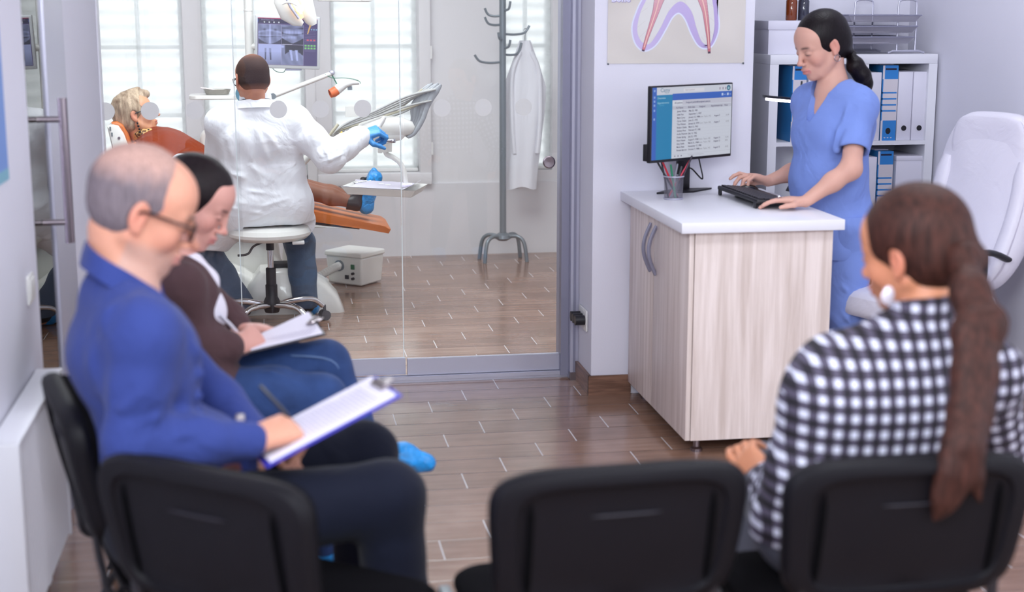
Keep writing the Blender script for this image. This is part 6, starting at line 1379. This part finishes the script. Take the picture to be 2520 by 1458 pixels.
    tomesh('jeans', F, cloth('grey_blue_denim', rgb(80, 92, 112), .5, 7, var=.12), o, org, noise=[(.003, 22, 4, (1, 1, 1))], fold=[(anR+V3(-.06, -.04, .05), anR+V3(.05, -.05, .07), .009, .008), (anR+V3(-.05, -.05, .10), anR+V3(.06, -.04, .09), .009, .007), (anL+V3(-.06, -.04, .06), anL+V3(.05, -.05, .05), .009, .008), (anL+V3(-.08, -.04, .12), anL+V3(.03, -.05, .10), .009, .007)])
    for an, to in ((anR, toR), (anL, toL)):
        F = Field(np.minimum(an, to)-.12, np.maximum(an, to)+.1, hgrid(.004)); F.rc(an+V3(0, .0, -.005), an*.7+to*.3+V3(0, 0, .0), .046, .040, .02); F.cut(V3(0, 0, .006), V3(0, 0, -1)); tomesh('shoe', F, mat('black_shoe_leather', rgb(26, 22, 26), .6), o, org)
        F = Field(np.minimum(an, to)-.12, np.maximum(an, to)+.1, hgrid(.004)); F.rc(an*.62+to*.38-V3(0, 0, .01), to, .050, .040, .02); F.cut(V3(0, 0, .004), V3(0, 0, -1)); tomesh('shoe_cover', F, Mcov, o, org, noise=[(.002, 70, 4, (1, 1, 1))])
    return wrR
dentist()
# ======== patient ========
def patient():
    Y0 = 8.2
    Q = lambda u_, v_, dy=0: P(u_, v_, Y0+dy)
    H = HF(Q(333, 281), nrm(V3(.95, .10, .22)), nrm(V3(-.24, 0, .97)), 1.0)
    nck = Q(352, 340); che = Q(405, 375); wst = Q(490, 425); pel = Q(590, 462)
    ax = nrm(pel-che); lat = V3(0, 1, 0); fwd = nrm(np.cross(lat, ax)); fwd = fwd if fwd[2] > 0 else -fwd
    shN = Q(368, 372, -.165); shF = Q(368, 372, .165); elN = Q(450, 425, -.22); wrN = Q(540, 440, -.15); elF = Q(450, 425, .22); wrF = Q(540, 430, .12)
    o = empty('person', (che[0], Y0, 0), 0, 'patient with short blond hair in a rust sweater lying in the dental chair', 'person'); org = V3(che[0], Y0, 0)
    legs = []
    for dy, tx in ((-.10, 0), (.08, 24)):
        kn = Q(725, 462+(-6 if tx else 0), dy); an = Q(876, 500-(10 if tx else 0), dy); to = Q(898+tx*1.0, 425-(4 if tx else -4), dy); legs.append((pel+lat*dy*.9, kn, an, to))
    lo, hi = bounds([H.p(.12, 0, .12), H.p(-.12, 0, .12), pel, shN, shF, elN, elF]+[x for l_ in legs for x in l_], .14)
    F = Field(lo, hi, hgrid(.0045)); torso(F, pel, wst, che, nck, lat, fwd, (.15, .13, .14), .05, -.03, shl=shN, shr=shF)
    for sh, el, wr in ((shN, elN, wrN), (shF, elF, wrF)): F.chain([sh, el, wr], [.034, .030, .022], .03); hand(F, wr, V3(1, .3, -.1), V3(0, 0, -1), 1, [(.4, .4, .3)]*4)
    for hp, kn, an, to in legs: F.chain([hp, kn, an*.6+kn*.4, an], [.085, .052, .044, .031], .03); F.rc(an+V3(.01, 0, 0), to*.8+an*.2, .03, .018, .02)
    F.rc(nck-V3(0, 0, .03), H.p(-.02, 0, -.05), .05, .05, .03); head(F, H, True, nose=1.1)
    def ex(P_, q, C_):
        m = (P_[:, 0] > pel[0]+.12)[:, None]; C_ = np.where((P_[:, 0] > Q(862, 500)[0])[:, None], np.array(rgb(34, 30, 34)), C_*(1-m)+np.array(rgb(138, 92, 74))*m); return C_
        return C_*(1-m)+np.array(rgb(138, 92, 74))*m
    tomesh('body', F, Mskin, o, org, color=skin_color(SKIN['pat'], H, brow=(150, 120, 90), lips=(190, 110, 90), extra=ex))
    F = Field(H.c-.2, H.c+.2, hgrid(.003)); s = 1.0
    F.ell(H.p(-.022, 0, .034), [.104, .087, .094], H.R, .01); F.ell(H.p(-.045, 0, -.03), [.070, .078, .062], H.R, .03); F.rc(H.p(.03, 0, .10), H.p(.082, 0, .092), .03, .022, .02); F.rc(H.p(-.02, 0, .10), H.p(.05, 0, .128), .03, .012, .02)
    F.ell(H.p(.108, 0, -.045), [.072, .12, .088], H.R, .01, True)
    for q in (-1, 1): F.ell(H.p(.05, q*.075, -.055), [.055, .04, .055], H.R, .01, True); F.ell(H.p(-.005, q*.088, -.008), [.022, .02, .034], H.R, .006, True)
    def hc(P_):
        q = H.loc(P_); n_ = smooth_noise(P_*np.array([1, 1, .35]), 3, 120)*.5+smooth_noise(P_, 7, 30)*.3; t = np.clip(.62+n_, 0, 1)[:, None]
        return np.array(rgb(118, 92, 72))*(1-t)+np.array(rgb(206, 184, 158))*t
    tomesh('hair', F, hairmat('short_blond_hair', (1, 1, 1), .5, (60, 60, 8), .25, attr=True), o, org, color=hc, noise=[(.0035, 70, 2, (1, 1, .4))])
    # scarf
    m = bpy.data.materials.new('leopard_print_scarf'); m.use_nodes = True; n = m.node_tree.nodes; L_ = m.node_tree.links
    tc = n.new('ShaderNodeTexCoord'); vo = n.new('ShaderNodeTexVoronoi'); vo.inputs['Scale'].default_value = 70; vo.inputs['Randomness'].default_value = 1; L_.new(tc.outputs['Object'], vo.inputs[0])
    cr = n.new('ShaderNodeValToRGB'); cr.color_ramp.interpolation = 'CONSTANT'; e = cr.color_ramp.elements; e[0].color = (*rgb(150, 96, 50), 1); e[1].position = .48; e[1].color = (*rgb(212, 172, 110), 1); x = e.new(.28); x.color = (*rgb(40, 26, 22), 1)
    L_.new(vo.outputs['Distance'], cr.inputs[0]); L_.new(cr.outputs[0], n['Principled BSDF'].inputs['Base Color']); n['Principled BSDF'].inputs['Roughness'].default_value = .8
    F = Field(nck-.15, nck+.2, hgrid(.0035))
    A = [Q(350+24*math.cos(a)+10, 333-6*math.cos(a)*.5, .062*math.sin(a)) for a in np.linspace(0, 2*PI, 18)]
    F.chain(A, [.025]*18, .01, (V3(0, 0, 1), 1.2)); F.rc(Q(388, 330, -.03), Q(406, 325, -.05), .014, .006, .008); tomesh('scarf', F, m, o, org, noise=[(.004, 60, 3, (1, 1, 1))])
    b = MB()
    for k in range(4): b.ell(H.p(-.002, -.086, -.045-.016*k)-org, (.005+.001*(k % 2), .005, .007), 10, 6)
    b.build('drop_earring', M['black'], o)
    b = MB(); b.tube([tuple(H.p(*x)-org) for x in ((.098, -.06, .01), (.05, -.078, .012), (.0, -.083, .008))], .003, n=6); b.tube([tuple(H.p(.10, -.034+.024*math.cos(a), .0+.018*math.sin(a))-org) for a in np.linspace(0, 2*PI, 16)], .002, n=6); b.build('glasses', M['black'], o)
    F = Field(lo, hi, hgrid(.0045)); torso(F, pel, wst, che, nck, lat, fwd, (.18, .17, .175), .05, .010, belly=.0, shl=shN, shr=shF)
    F.ell(che*.5+wst*.5+fwd*.04, [.10, .12, .14], np.array([fwd, lat, np.cross(fwd, lat)]), .05)
    for sh, el, wr in ((shN, elN, wrN), (shF, elF, wrF)): F.chain([sh, el, wr], [.064, .058, .048], .03)
    F.ell(nck+(nck-che)*.35+V3(.01, 0, .012), [.075, .085, .060], None, .01, True)
    tomesh('sweater', F, cloth('rust_knit_sweater', rgb(132, 50, 15), .5, 9), o, org, noise=[(.003, 22, 4, (1, 1, 1))], fold=[(Q(400, 360, -.12), Q(450, 390, -.16), .012, .010), (Q(425, 355, -.08), Q(455, 385, -.14), .01, .010), (Q(450, 350, -.05), Q(462, 385, -.12), .01, .009)])
    F = Field(lo, hi, hgrid(.0045)); F.chain([pel, pel*.5+(legs[0][1]+legs[1][1])*.25, (legs[0][1]+legs[1][1])*.5], [.135, .125, .09], .04, (V3(0, 1, 0), 1.6)); F.cut(Q(752, 470), V3(1, 0, .1)); tomesh('black_skirt', F, cloth('black_skirt_fabric', rgb(30, 32, 42), .4, 8), o, org)
    for hp, kn, an, to in legs:
        F = Field(np.minimum(an, to)-.13, np.maximum(an, to)+.13, hgrid(.004)); F.rc(an-V3(.045, 0, -.004), an+V3(.005, 0, .0), .040, .042, .02); F.rc(an+V3(.005, 0, 0), to*.6+an*.4, .038, .030, .02); F.cut(an-V3(.05, 0, 0), V3(-1, 0, .2)); tomesh('ankle_boot', F, mat('black_boot_leather', rgb(34, 30, 34), .4), o, org)
        F = Field(np.minimum(an, to)-.13, np.maximum(an, to)+.13, hgrid(.0035)); F.rc(an+V3(.055, 0, -.02), to*.75+an*.25+V3(.03, 0, 0), .044, .040, .03); F.rc(to*.6+an*.4+V3(.02, 0, 0), to+V3(-.005, 0, .008), .042, .010, .03); F.cut(an+V3(.02, 0, 0), V3(-1, 0, .35)); tomesh('shoe_cover', F, Mcov, o, org, noise=[(.0012, 80, 4, (1, 1, 1))])
patient()
# ======== receptionist in blue scrubs ========
def nurse():
    fwd = nrm(V3(-.90, -.43, 0)); lat = V3(-fwd[1], fwd[0], 0)    # lat: her left (toward the camera)
    YN = 5.42
    pel = P(2052, 545, YN+.03); wst = P(2040, 445, YN+.02); che = P(2053, 310, YN+.02); nck = P(2050, 201, YN+.02)
    H = HF(P(2019, 112, YN+.02), nrm(V3(-.90, -.20, -.37)), nrm(V3(-.36, -.08, .93)), 1.01)
    shL = che+lat*.125+V3(-.005, 0, .080); shR = che-lat*.135+V3(.0, 0, .082)
    elL = P(2094, 416, 5.20); wrL = P(1982, 496, 5.21); elR = P(1985, 412, 5.68); wrR = P(1890, 446, 5.70)
    hpL = pel+lat*.08; hpR = pel-lat*.08
    knL = P(2078, 760, YN-.03); knR = P(2062, 760, YN+.12); anL = V3(knL[0]+.06, knL[1]+.0, .08); anR = V3(knR[0]-.02, knR[1]+.0, .08)
    toL = anL+fwd*.15-V3(0, 0, .05); toR = anR+fwd*.15-V3(0, 0, .05)
    o = empty('person', (pel[0], pel[1], 0), 0, 'dark-haired receptionist in blue scrubs standing at the desk keyboard', 'person'); org = V3(pel[0], pel[1], 0)
    lo, hi = bounds([pel, H.p(.13, 0, .13), H.p(-.15, 0, .1), nck+V3(.1, 0, -.05), elL, wrL-V3(.15, 0, 0), wrR-V3(.14, 0, 0), toL, toR, anL, anR], .15); lo[2] = 0
    F = Field(lo, hi, hgrid(.004))
    torso(F, pel, wst, che, nck, lat, fwd, (.145, .115, .13), .05, -.028, breast=.01, shl=shR, shr=shL)
    F.rc(che+fwd*.02, nck+fwd*.0, .085, .050, .04)
    for sh, el, wr in ((shR, elR, wrR), (shL, elL, wrL)): F.chain([sh, el, el*.6+wr*.4, wr], [.038, .038, .034, .0225], .025)
    for hp, kn, an, to in ((hpR, knR, anR, toR), (hpL, knL, anL, toL)): F.chain([hp, kn, an], [.068, .046, .032], .03); F.rc(an-V3(0, 0, .03), to, .028, .024, .02)
    F.rc(nck-V3(0, 0, .03), H.p(-.03, 0, -.065), .047, .046, .03); head(F, H, True, nose=.95, chin=.9)
    hl = hand(F, wrL, nrm(P(1895, 490, 5.25)-wrL), V3(.0, -.05, -1), 1, [(.10, .25, .2), (.18, .3, .2), (.2, .3, .2), (.12, .2, .15)], .20, .95, (.35, .15), .022)
    hand(F, wrR, nrm(V3(-.95, -.1, .30)), V3(-.25, -.1, -.95), -1, [(.05, .6, .3), (.45, .7, .3), (.75, .8, .3), (.85, .8, .3)], .12, .95, (.3, .5), .022)
    tomesh('body', F, Mskin, o, org, color=skin_color(SKIN['nurse'], H, brow=(62, 42, 44), lips=(198, 122, 120)))
    F = Field(H.c-.25, H.c+.25, hgrid(.003)); s = H.s
    F.ell(H.p(-.022, 0, .036), [.106*s, .085*s, .095*s], H.R, .01); F.ell(H.p(-.055, 0, -.012), [.068*s, .076*s, .062*s], H.R, .03); F.rc(H.p(-.06, 0, -.02), H.p(-.108, 0, -.075), .052, .022, .03)
    F.ell(H.p(.119, 0, -.054), [.074*s, .10*s, .084*s], H.R, .008, True)
    for q in (-1, 1): F.ell(H.p(.062, q*.072, -.062), [.060*s, .045*s, .062*s], H.R, .01, True); F.ell(H.p(-.003, q*.086, -.014), [.020*s, .02*s, .030*s], H.R, .006, True)
    F.cut(H.p(0, 0, -.075), H.R.T@np.array([.75, 0, -1]), k=.01)
    Mh = hairmat('black_tied_hair', rgb(18, 11, 16), .35, (26, 26, 6))
    hr = tomesh('hair', F, Mh, o, org)
    F = Field(P(2110, 130, 5.42)-.16, P(2130, 180, 5.42)+.2, hgrid(.003)); tl = [H.p(-.112, 0, -.08), P(2105, 162, 5.43), P(2122, 185, 5.43), P(2135, 205, 5.44), P(2143, 220, 5.45)]
    F.chain(tl, [.018, .030, .030, .018, .004], .02); tomesh('ponytail', F, Mh, hr, org, noise=[(.002, 60, 2, (1, 1, .4))])
    b = MB(); b.ell(H.p(-.114, 0, -.080)-org, (.022, .02, .018)); b.build('hair_tie', M['rubber'], hr)
    b = MB(); b.tube([tuple(H.p(-.006, .082, -.044)+V3(.012*math.cos(a), -.002, .012*math.sin(a)-.006)-org) for a in np.linspace(0, 2*PI, 16, endpoint=False)], .0016, n=6, closed=True); b.build('hoop_earring', M['steel'], o)
    # tunic
    F = Field(lo, hi, hgrid(.004)); slL = shL*.36+elL*.64; slR = shR*.4+elR*.6
    F.chain([shL, slL], [.054, .062], .03); F.chain([shR, slR], [.054, .056], .03)
    F.cut(slL+nrm(elL-shL)*.02, elL-shL, lo=slL-.10, hi=slL+.11); F.rc(slL*.8+shL*.2, elL, .050, .048, .006, None, True)
    torso(F, pel, wst, che, nck, lat, fwd, (.145, .125, .140), .06, .0, breast=.006, shl=shR, shr=shL)
    for q in (shR, shL): F.rc(nck-V3(0, 0, .065), q, .048, .048, .04)
    F.rc(che+fwd*.03, wst+fwd*.035, .095, .098, .05); F.rc(wst+fwd*.035, pel+fwd*.03, .10, .108, .05); F.rc(pel-lat*.045, pel-lat*.045+V3(0, 0, -.09), .115, .122, .05); F.rc(pel+lat*.045, pel+lat*.045+V3(0, 0, -.09), .115, .122, .05); F.rc(che-fwd*.03, pel-fwd*.03, .085, .105, .05)
    hem = P(2075, 632, YN); F.cut(hem, V3(0, 0, -1))
    vp = P(2003, 268, 5.28); F.rc(nck+fwd*.05+V3(0, 0, .09), che+fwd*.13+V3(0, 0, .035), .075, .012, .006, None, True); F.rc(nck+V3(0, 0, .06), nck+V3(0, 0, -.01)+fwd*.03, .078, .062, .01, None, True)
    e_ = lambda u_, v_, y=5.27: P(u_, v_, y)
    fl = [(e_(*a), e_(*c), w_, am) for a, c, w_, am in (((2040, 380), (1990, 520), .012, .011), ((2010, 330), (2030, 480), .010, .011), ((2065, 300), (2050, 430), .012, .011), ((1990, 350), (1965, 500), .012, .010), ((1975, 300), (1960, 420), .012, .006), ((2090, 250), (2060, 380), .012, .010), ((2060, 220), (2030, 300), .010, .008), ((2020, 480), (1990, 540), .010, .010), ((2060, 560), (2100, 620), .010, .011), ((2080, 520), (2130, 560), .010, .010), ((2095, 330), (2085, 395), .008, .010), ((2130, 300), (2120, 395), .008, .010), ((2050, 600), (2110, 590), .008, .010))]
    ms = cloth('blue_scrub_cotton', rgb(122, 146, 214), .9, 5)
    tu = tomesh('scrub_tunic', F, ms, o, org, fold=fl, noise=[(.0055, 20, 4, (1, 1, .3)), (.0015, 50, 8, (1, 1, .5))])
    F = Field(lo, [hi[0], hi[1], 1.0], hgrid(.005)); F.rc(hpR, hpL, .105, .105, .04)
    for hp, kn, an in ((hpR, knR, anR), (hpL, knL, anL)): F.chain([hp, kn, an+V3(0, 0, .02)], [.105, .080, .075], .03)
    F.cut(pel+V3(0, 0, .04), V3(0, 0, 1)); tomesh('scrub_trousers', F, ms, o, org, noise=[(.003, 20, 4, (1, 1, 1))], fold=[(P(2050, 690, 5.3), P(2090, 720, 5.3), .01, .009), (P(2055, 760, 5.3), P(2100, 800, 5.3), .01, .009), (P(2050, 820, 5.3), P(2100, 770, 5.3), .01, .008)])
    for an, to in ((anR, toR), (anL, toL)):
        F = Field(np.minimum(an, to)-.12, np.maximum(an, to)+.1, hgrid(.005)); F.rc(an-V3(0, 0, .03), to, .046, .036, .02); F.cut(V3(0, 0, .004), V3(0, 0, -1)); tomesh('shoe', F, M['wplastic'], o, org)
    rp, rd = hl['r2']; rx, ry, _z = frame(tuple(rd)); rx = np.array(rx); ry = np.array(ry); b = MB(); b.tube([tuple(rp+.0100*rx*math.cos(a)+.0100*ry*math.sin(a)-org) for a in np.linspace(0, 2*PI, 16, endpoint=False)], .0022, n=6, closed=True, up=tuple(rd)); b.ell(rp+V3(0, -.004, .010)-org, (.009, .006, .006)); b.build('silver_ring', M['chrome'], o)
nurse()
# ======== woman in the checked shirt ========
def checked():
    fwd = nrm(V3(.05, 1, 0)); lat = V3(-fwd[1], fwd[0], 0)
    pel = V3(1.115, 2.69, .575); wst = V3(1.125, 2.65, .70); che = V3(1.14, 2.645, .845); nck = P(2266, 812, 2.655)
    H = HF(P(2243, 618, 2.72), nrm(V3(-.60, .76, -.22)), nrm(V3(-.25, .15, 1)), 1.02)
    shL = P(2062, 925, 2.68); shR = P(2425, 925, 2.64)
    elL = P(1930, 1225, 2.74); wrL = P(1895, 1188, 2.93); elR = P(2470, 1180, 2.74); wrR = P(2200, 1200, 3.05)
    hpL = pel+lat*.09; hpR = pel-lat*.09; knL = V3(1.085, 3.13, .545); knR = V3(1.27, 3.13, .53); anL = V3(1.02, 3.17, .09); anR = V3(1.28, 3.17, .09); toL = anL+V3(0, .16, -.05); toR = anR+V3(0, .16, -.05)
    o = empty('person', (pel[0], pel[1], 0), 0, 'woman with a long brown ponytail in a checked shirt, seen from behind', 'person'); org = V3(pel[0], pel[1], 0)
    lo, hi = bounds([pel, H.p(.13, 0, .13), H.p(-.13, 0, .1), elL, elR, wrL-V3(.12, 0, 0), toL, toR, wrR], .14); lo[2] = 0
    F = Field(lo, hi, hgrid(.0042)); torso(F, pel, wst, che, nck, lat, fwd, (.155, .13, .145), .05, -.02, shl=shR, shr=shL)
    for sh, el, wr in ((shR, elR, wrR), (shL, elL, wrL)): F.chain([sh, el, wr], [.034, .030, .022], .03)
    for hp, kn, an, to in ((hpR, knR, anR, toR), (hpL, knL, anL, toL)): F.chain([hp, kn, an], [.07, .046, .032], .03); F.rc(an-V3(0, 0, .03), to, .028, .02, .02)
    F.rc(nck-V3(0, 0, .04), H.p(-.03, 0, -.065), .050, .050, .03); head(F, H, True, nose=.9)
    hand(F, wrL, nrm(P(1836, 1128, 2.99)-wrL), V3(.75, .3, -.35), 1, [(.35, .5, .3), (.6, .7, .4), (.75, .8, .4), (.85, .9, .4)], .06, 1.0, (.3, .5), .023)
    hand(F, wrR, V3(-1, .3, 0), V3(0, .1, -1), -1, [(.3, .4, .3)]*4)
    tomesh('body', F, Mskin, o, org, color=skin_color(SKIN['tan'], H, brow=(60, 40, 34), lips=(180, 96, 90)))
    F = Field(H.c-.22, H.c+.22, hgrid(.003)); s = H.s
    F.ell(H.p(-.022, 0, .036), [.108*s, .088*s, .097*s], H.R, .01); F.ell(H.p(-.055, 0, -.020), [.068*s, .076*s, .060*s], H.R, .03)
    F.ell(H.p(.118, 0, -.046), [.076*s, .10*s, .094*s], H.R, .008, True)
    for q in (-1, 1): F.ell(H.p(.060, q*.074, -.064), [.062*s, .045*s, .064*s], H.R, .01, True); F.ell(H.p(-.003, q*.088, -.012), [.022*s, .022*s, .034*s], H.R, .006, True)
    F.cut(H.p(0, 0, -.066), H.R.T@np.array([.5, 0, -1]), k=.01)
    F.rc(H.p(-.07, 0, -.01), H.p(-.122, 0, -.030), .05, .028, .03)
    Mh = hairmat('long_brown_hair', rgb(56, 30, 24), .5, (30, 30, 3), .7); hr = tomesh('hair', F, Mh, o, org)
    tl = [H.p(-.118, 0, -.028), P(2375, 640, 2.60), P(2385, 720, 2.53), P(2395, 820, 2.47), P(2400, 920, 2.44), P(2390, 1020, 2.415), P(2375, 1100, 2.385), P(2350, 1170, 2.375), P(2325, 1230, 2.375), P(2300, 1280, 2.38)]
    a_, c_ = bounds(tl, .1); F = Field(a_, c_, hgrid(.003)); F.chain(tl, [.022, .026, .029, .032, .035, .035, .032, .024, .014, .003], .03, (V3(0, 1, 0), .7))
    F.chain([tl[6], P(2400, 1170, 2.375), P(2412, 1235, 2.375)], [.028, .015, .003], .015); F.chain([tl[2], P(2430, 800, 2.48), P(2440, 850, 2.46)], [.03, .03, .012], .02)
    tomesh('ponytail', F, Mh, hr, org, noise=[(.005, 26, 3, (1, 1, .25)), (.002, 90, 5, (1, 1, .15))])
    b = MB(); b.ell(tl[0]-org, (.026, .022, .024)); b.build('hair_tie', M['rubber'], hr)
    b = MB(); ep = P(2186, 728, 2.62); b.ell(ep-org, (.012, .007, .019)); b.ell(ep-org+V3(-.008, 0, -.004), (.007, .004, .012)); b.build('drop_earring', mat('pearly_earring', rgb(214, 208, 220), .2, .3), o)
    # shirt with gingham coordinates
    F = Field(lo, hi, hgrid(.0045)); torso(F, pel, wst, che, nck, lat, fwd, (.175, .158, .165), .05, .004, shl=shR, shr=shL)
    for q in (shR, shL): F.rc(nck-V3(0, 0, .05), q, .056, .058, .05)
    F.chain([shL, shL*.5+elL*.5, elL, elL*.4+wrL*.6, wrL-nrm(wrL-elL)*.01], [.062, .056, .056, .054, .044], .03); F.chain([shR, elR, wrR], [.064, .056, .046], .03)
    F.cut(pel+V3(0, 0, -.02), V3(0, 0, -1)); F.rc(nck+V3(0, .0, .07), nck+V3(-.02, .03, .16), .056, .07, .008, None, True); F.rc(nck+V3(0, 0, .0), nck+V3(0, 0, .055), .061, .060, .008)
    F.cut(nck+V3(0, 0, .062), V3(-.1, .25, 1), lo=nck-V3(.13, .13, .05), hi=nck+V3(.13, .13, .2))
    def uv(P_):
        d = P_-che; x = d@lat; y = d@fwd; u_ = x.copy()*1.12; v_ = P_[:, 2].copy(); best = np.full(len(P_), .145)
        out = np.stack([u_, v_, np.zeros(len(P_))], 1)
        for a, c in ((shL, elL), (elL, wrL), (shR, elR), (elR, wrR)):
            ba = c-a; t = np.clip(((P_-a)@ba)/(ba@ba), 0, 1); dd = np.linalg.norm(P_-a-t[:, None]*ba, axis=1)
            dt = np.maximum(0, np.abs(x)-.155) if a is shL or a is shR else np.full(len(P_), 1.)
            m = (dd < .078) & (dt > 0.0) & ((t > .08) | (dt > .5)); ax, ay, az = frame(tuple(ba), (0, 1, 0)); ax = np.array(ax); ay = np.array(ay); r_ = P_-a-t[:, None]*ba
            out[m, 0] = (np.arctan2(r_@ay, r_@ax)*.062)[m]; out[m, 1] = ((P_-a)@nrm(ba))[m]
        return out
    m = bpy.data.materials.new('black_white_gingham_cotton'); m.use_nodes = True; n = m.node_tree.nodes; L_ = m.node_tree.links; b_ = n['Principled BSDF']
    at = n.new('ShaderNodeAttribute'); at.attribute_name = 'col'; sp = n.new('ShaderNodeSeparateColor'); L_.new(at.outputs['Color'], sp.inputs[0]); res = []
    for k in (0, 1):
        q = n.new('ShaderNodeMath'); q.operation = 'DIVIDE'; L_.new(sp.outputs[k], q.inputs[0]); q.inputs[1].default_value = .0315
        f_ = n.new('ShaderNodeMath'); f_.operation = 'FRACT'; L_.new(q.outputs[0], f_.inputs[0]); l_ = n.new('ShaderNodeMath'); l_.operation = 'LESS_THAN'; l_.inputs[1].default_value = .54; L_.new(f_.outputs[0], l_.inputs[0]); res.append(l_.outputs[0])
    ad = n.new('ShaderNodeMath'); ad.operation = 'ADD'; L_.new(res[0], ad.inputs[0]); L_.new(res[1], ad.inputs[1]); dv = n.new('ShaderNodeMath'); dv.operation = 'MULTIPLY'; dv.inputs[1].default_value = .5; L_.new(ad.outputs[0], dv.inputs[0])
    cr = n.new('ShaderNodeValToRGB'); cr.color_ramp.interpolation = 'CONSTANT'; e = cr.color_ramp.elements; e[0].color = (*rgb(202, 204, 222), 1); e[1].position = .8; e[1].color = (*rgb(22, 18, 28), 1); x = e.new(.4); x.color = (*rgb(74, 68, 86), 1)
    L_.new(dv.outputs[0], cr.inputs[0]); L_.new(cr.outputs[0], b_.inputs['Base Color']); b_.inputs['Roughness'].default_value = .85
    e_ = lambda u_, v_, y=2.55: P(u_, v_, y)
    tomesh('checked_shirt', F, m, o, org, color=uv, noise=[(.003, 20, 4, (1, 1, 1))], fold=[(e_(2060, 950, 2.6), e_(2140, 1080, 2.57), .014, .009), (e_(2020, 960, 2.62), e_(1990, 1100, 2.66), .012, .008), (e_(2380, 900), e_(2440, 1000), .014, .008), (P(1900, 1230, 2.72), P(1960, 1250, 2.70), .010, .009)])
    F = Field(lo, [hi[0], hi[1], .85], hgrid(.005)); F.rc(hpL*.7+hpR*.3, hpR*.7+hpL*.3, .118, .118, .04)
    for hp, kn, an in ((hpR, knR, anR), (hpL, knL, anL)): F.chain([hp, kn, an+V3(0, 0, .03)], [.100, .066, .055], .03)
    F.cut(pel+V3(0, 0, .09), V3(0, 0, 1)); tomesh('trousers', F, cloth('grey_trousers_fabric', rgb(78, 80, 92), .4, 8), o, org, noise=[(.002, 24, 4, (1, 1, 1))])
    for an, to in ((anR, toR), (anL, toL)):
        F = Field(np.minimum(an, to)-.12, np.maximum(an, to)+.1, hgrid(.005)); F.rc(an-V3(0, 0, .03), to, .044, .034, .02); F.cut(V3(0, 0, .004), V3(0, 0, -1)); tomesh('shoe_cover', F, Mcov, o, org, noise=[(.002, 60, 4, (1, 1, 1))])
checked()
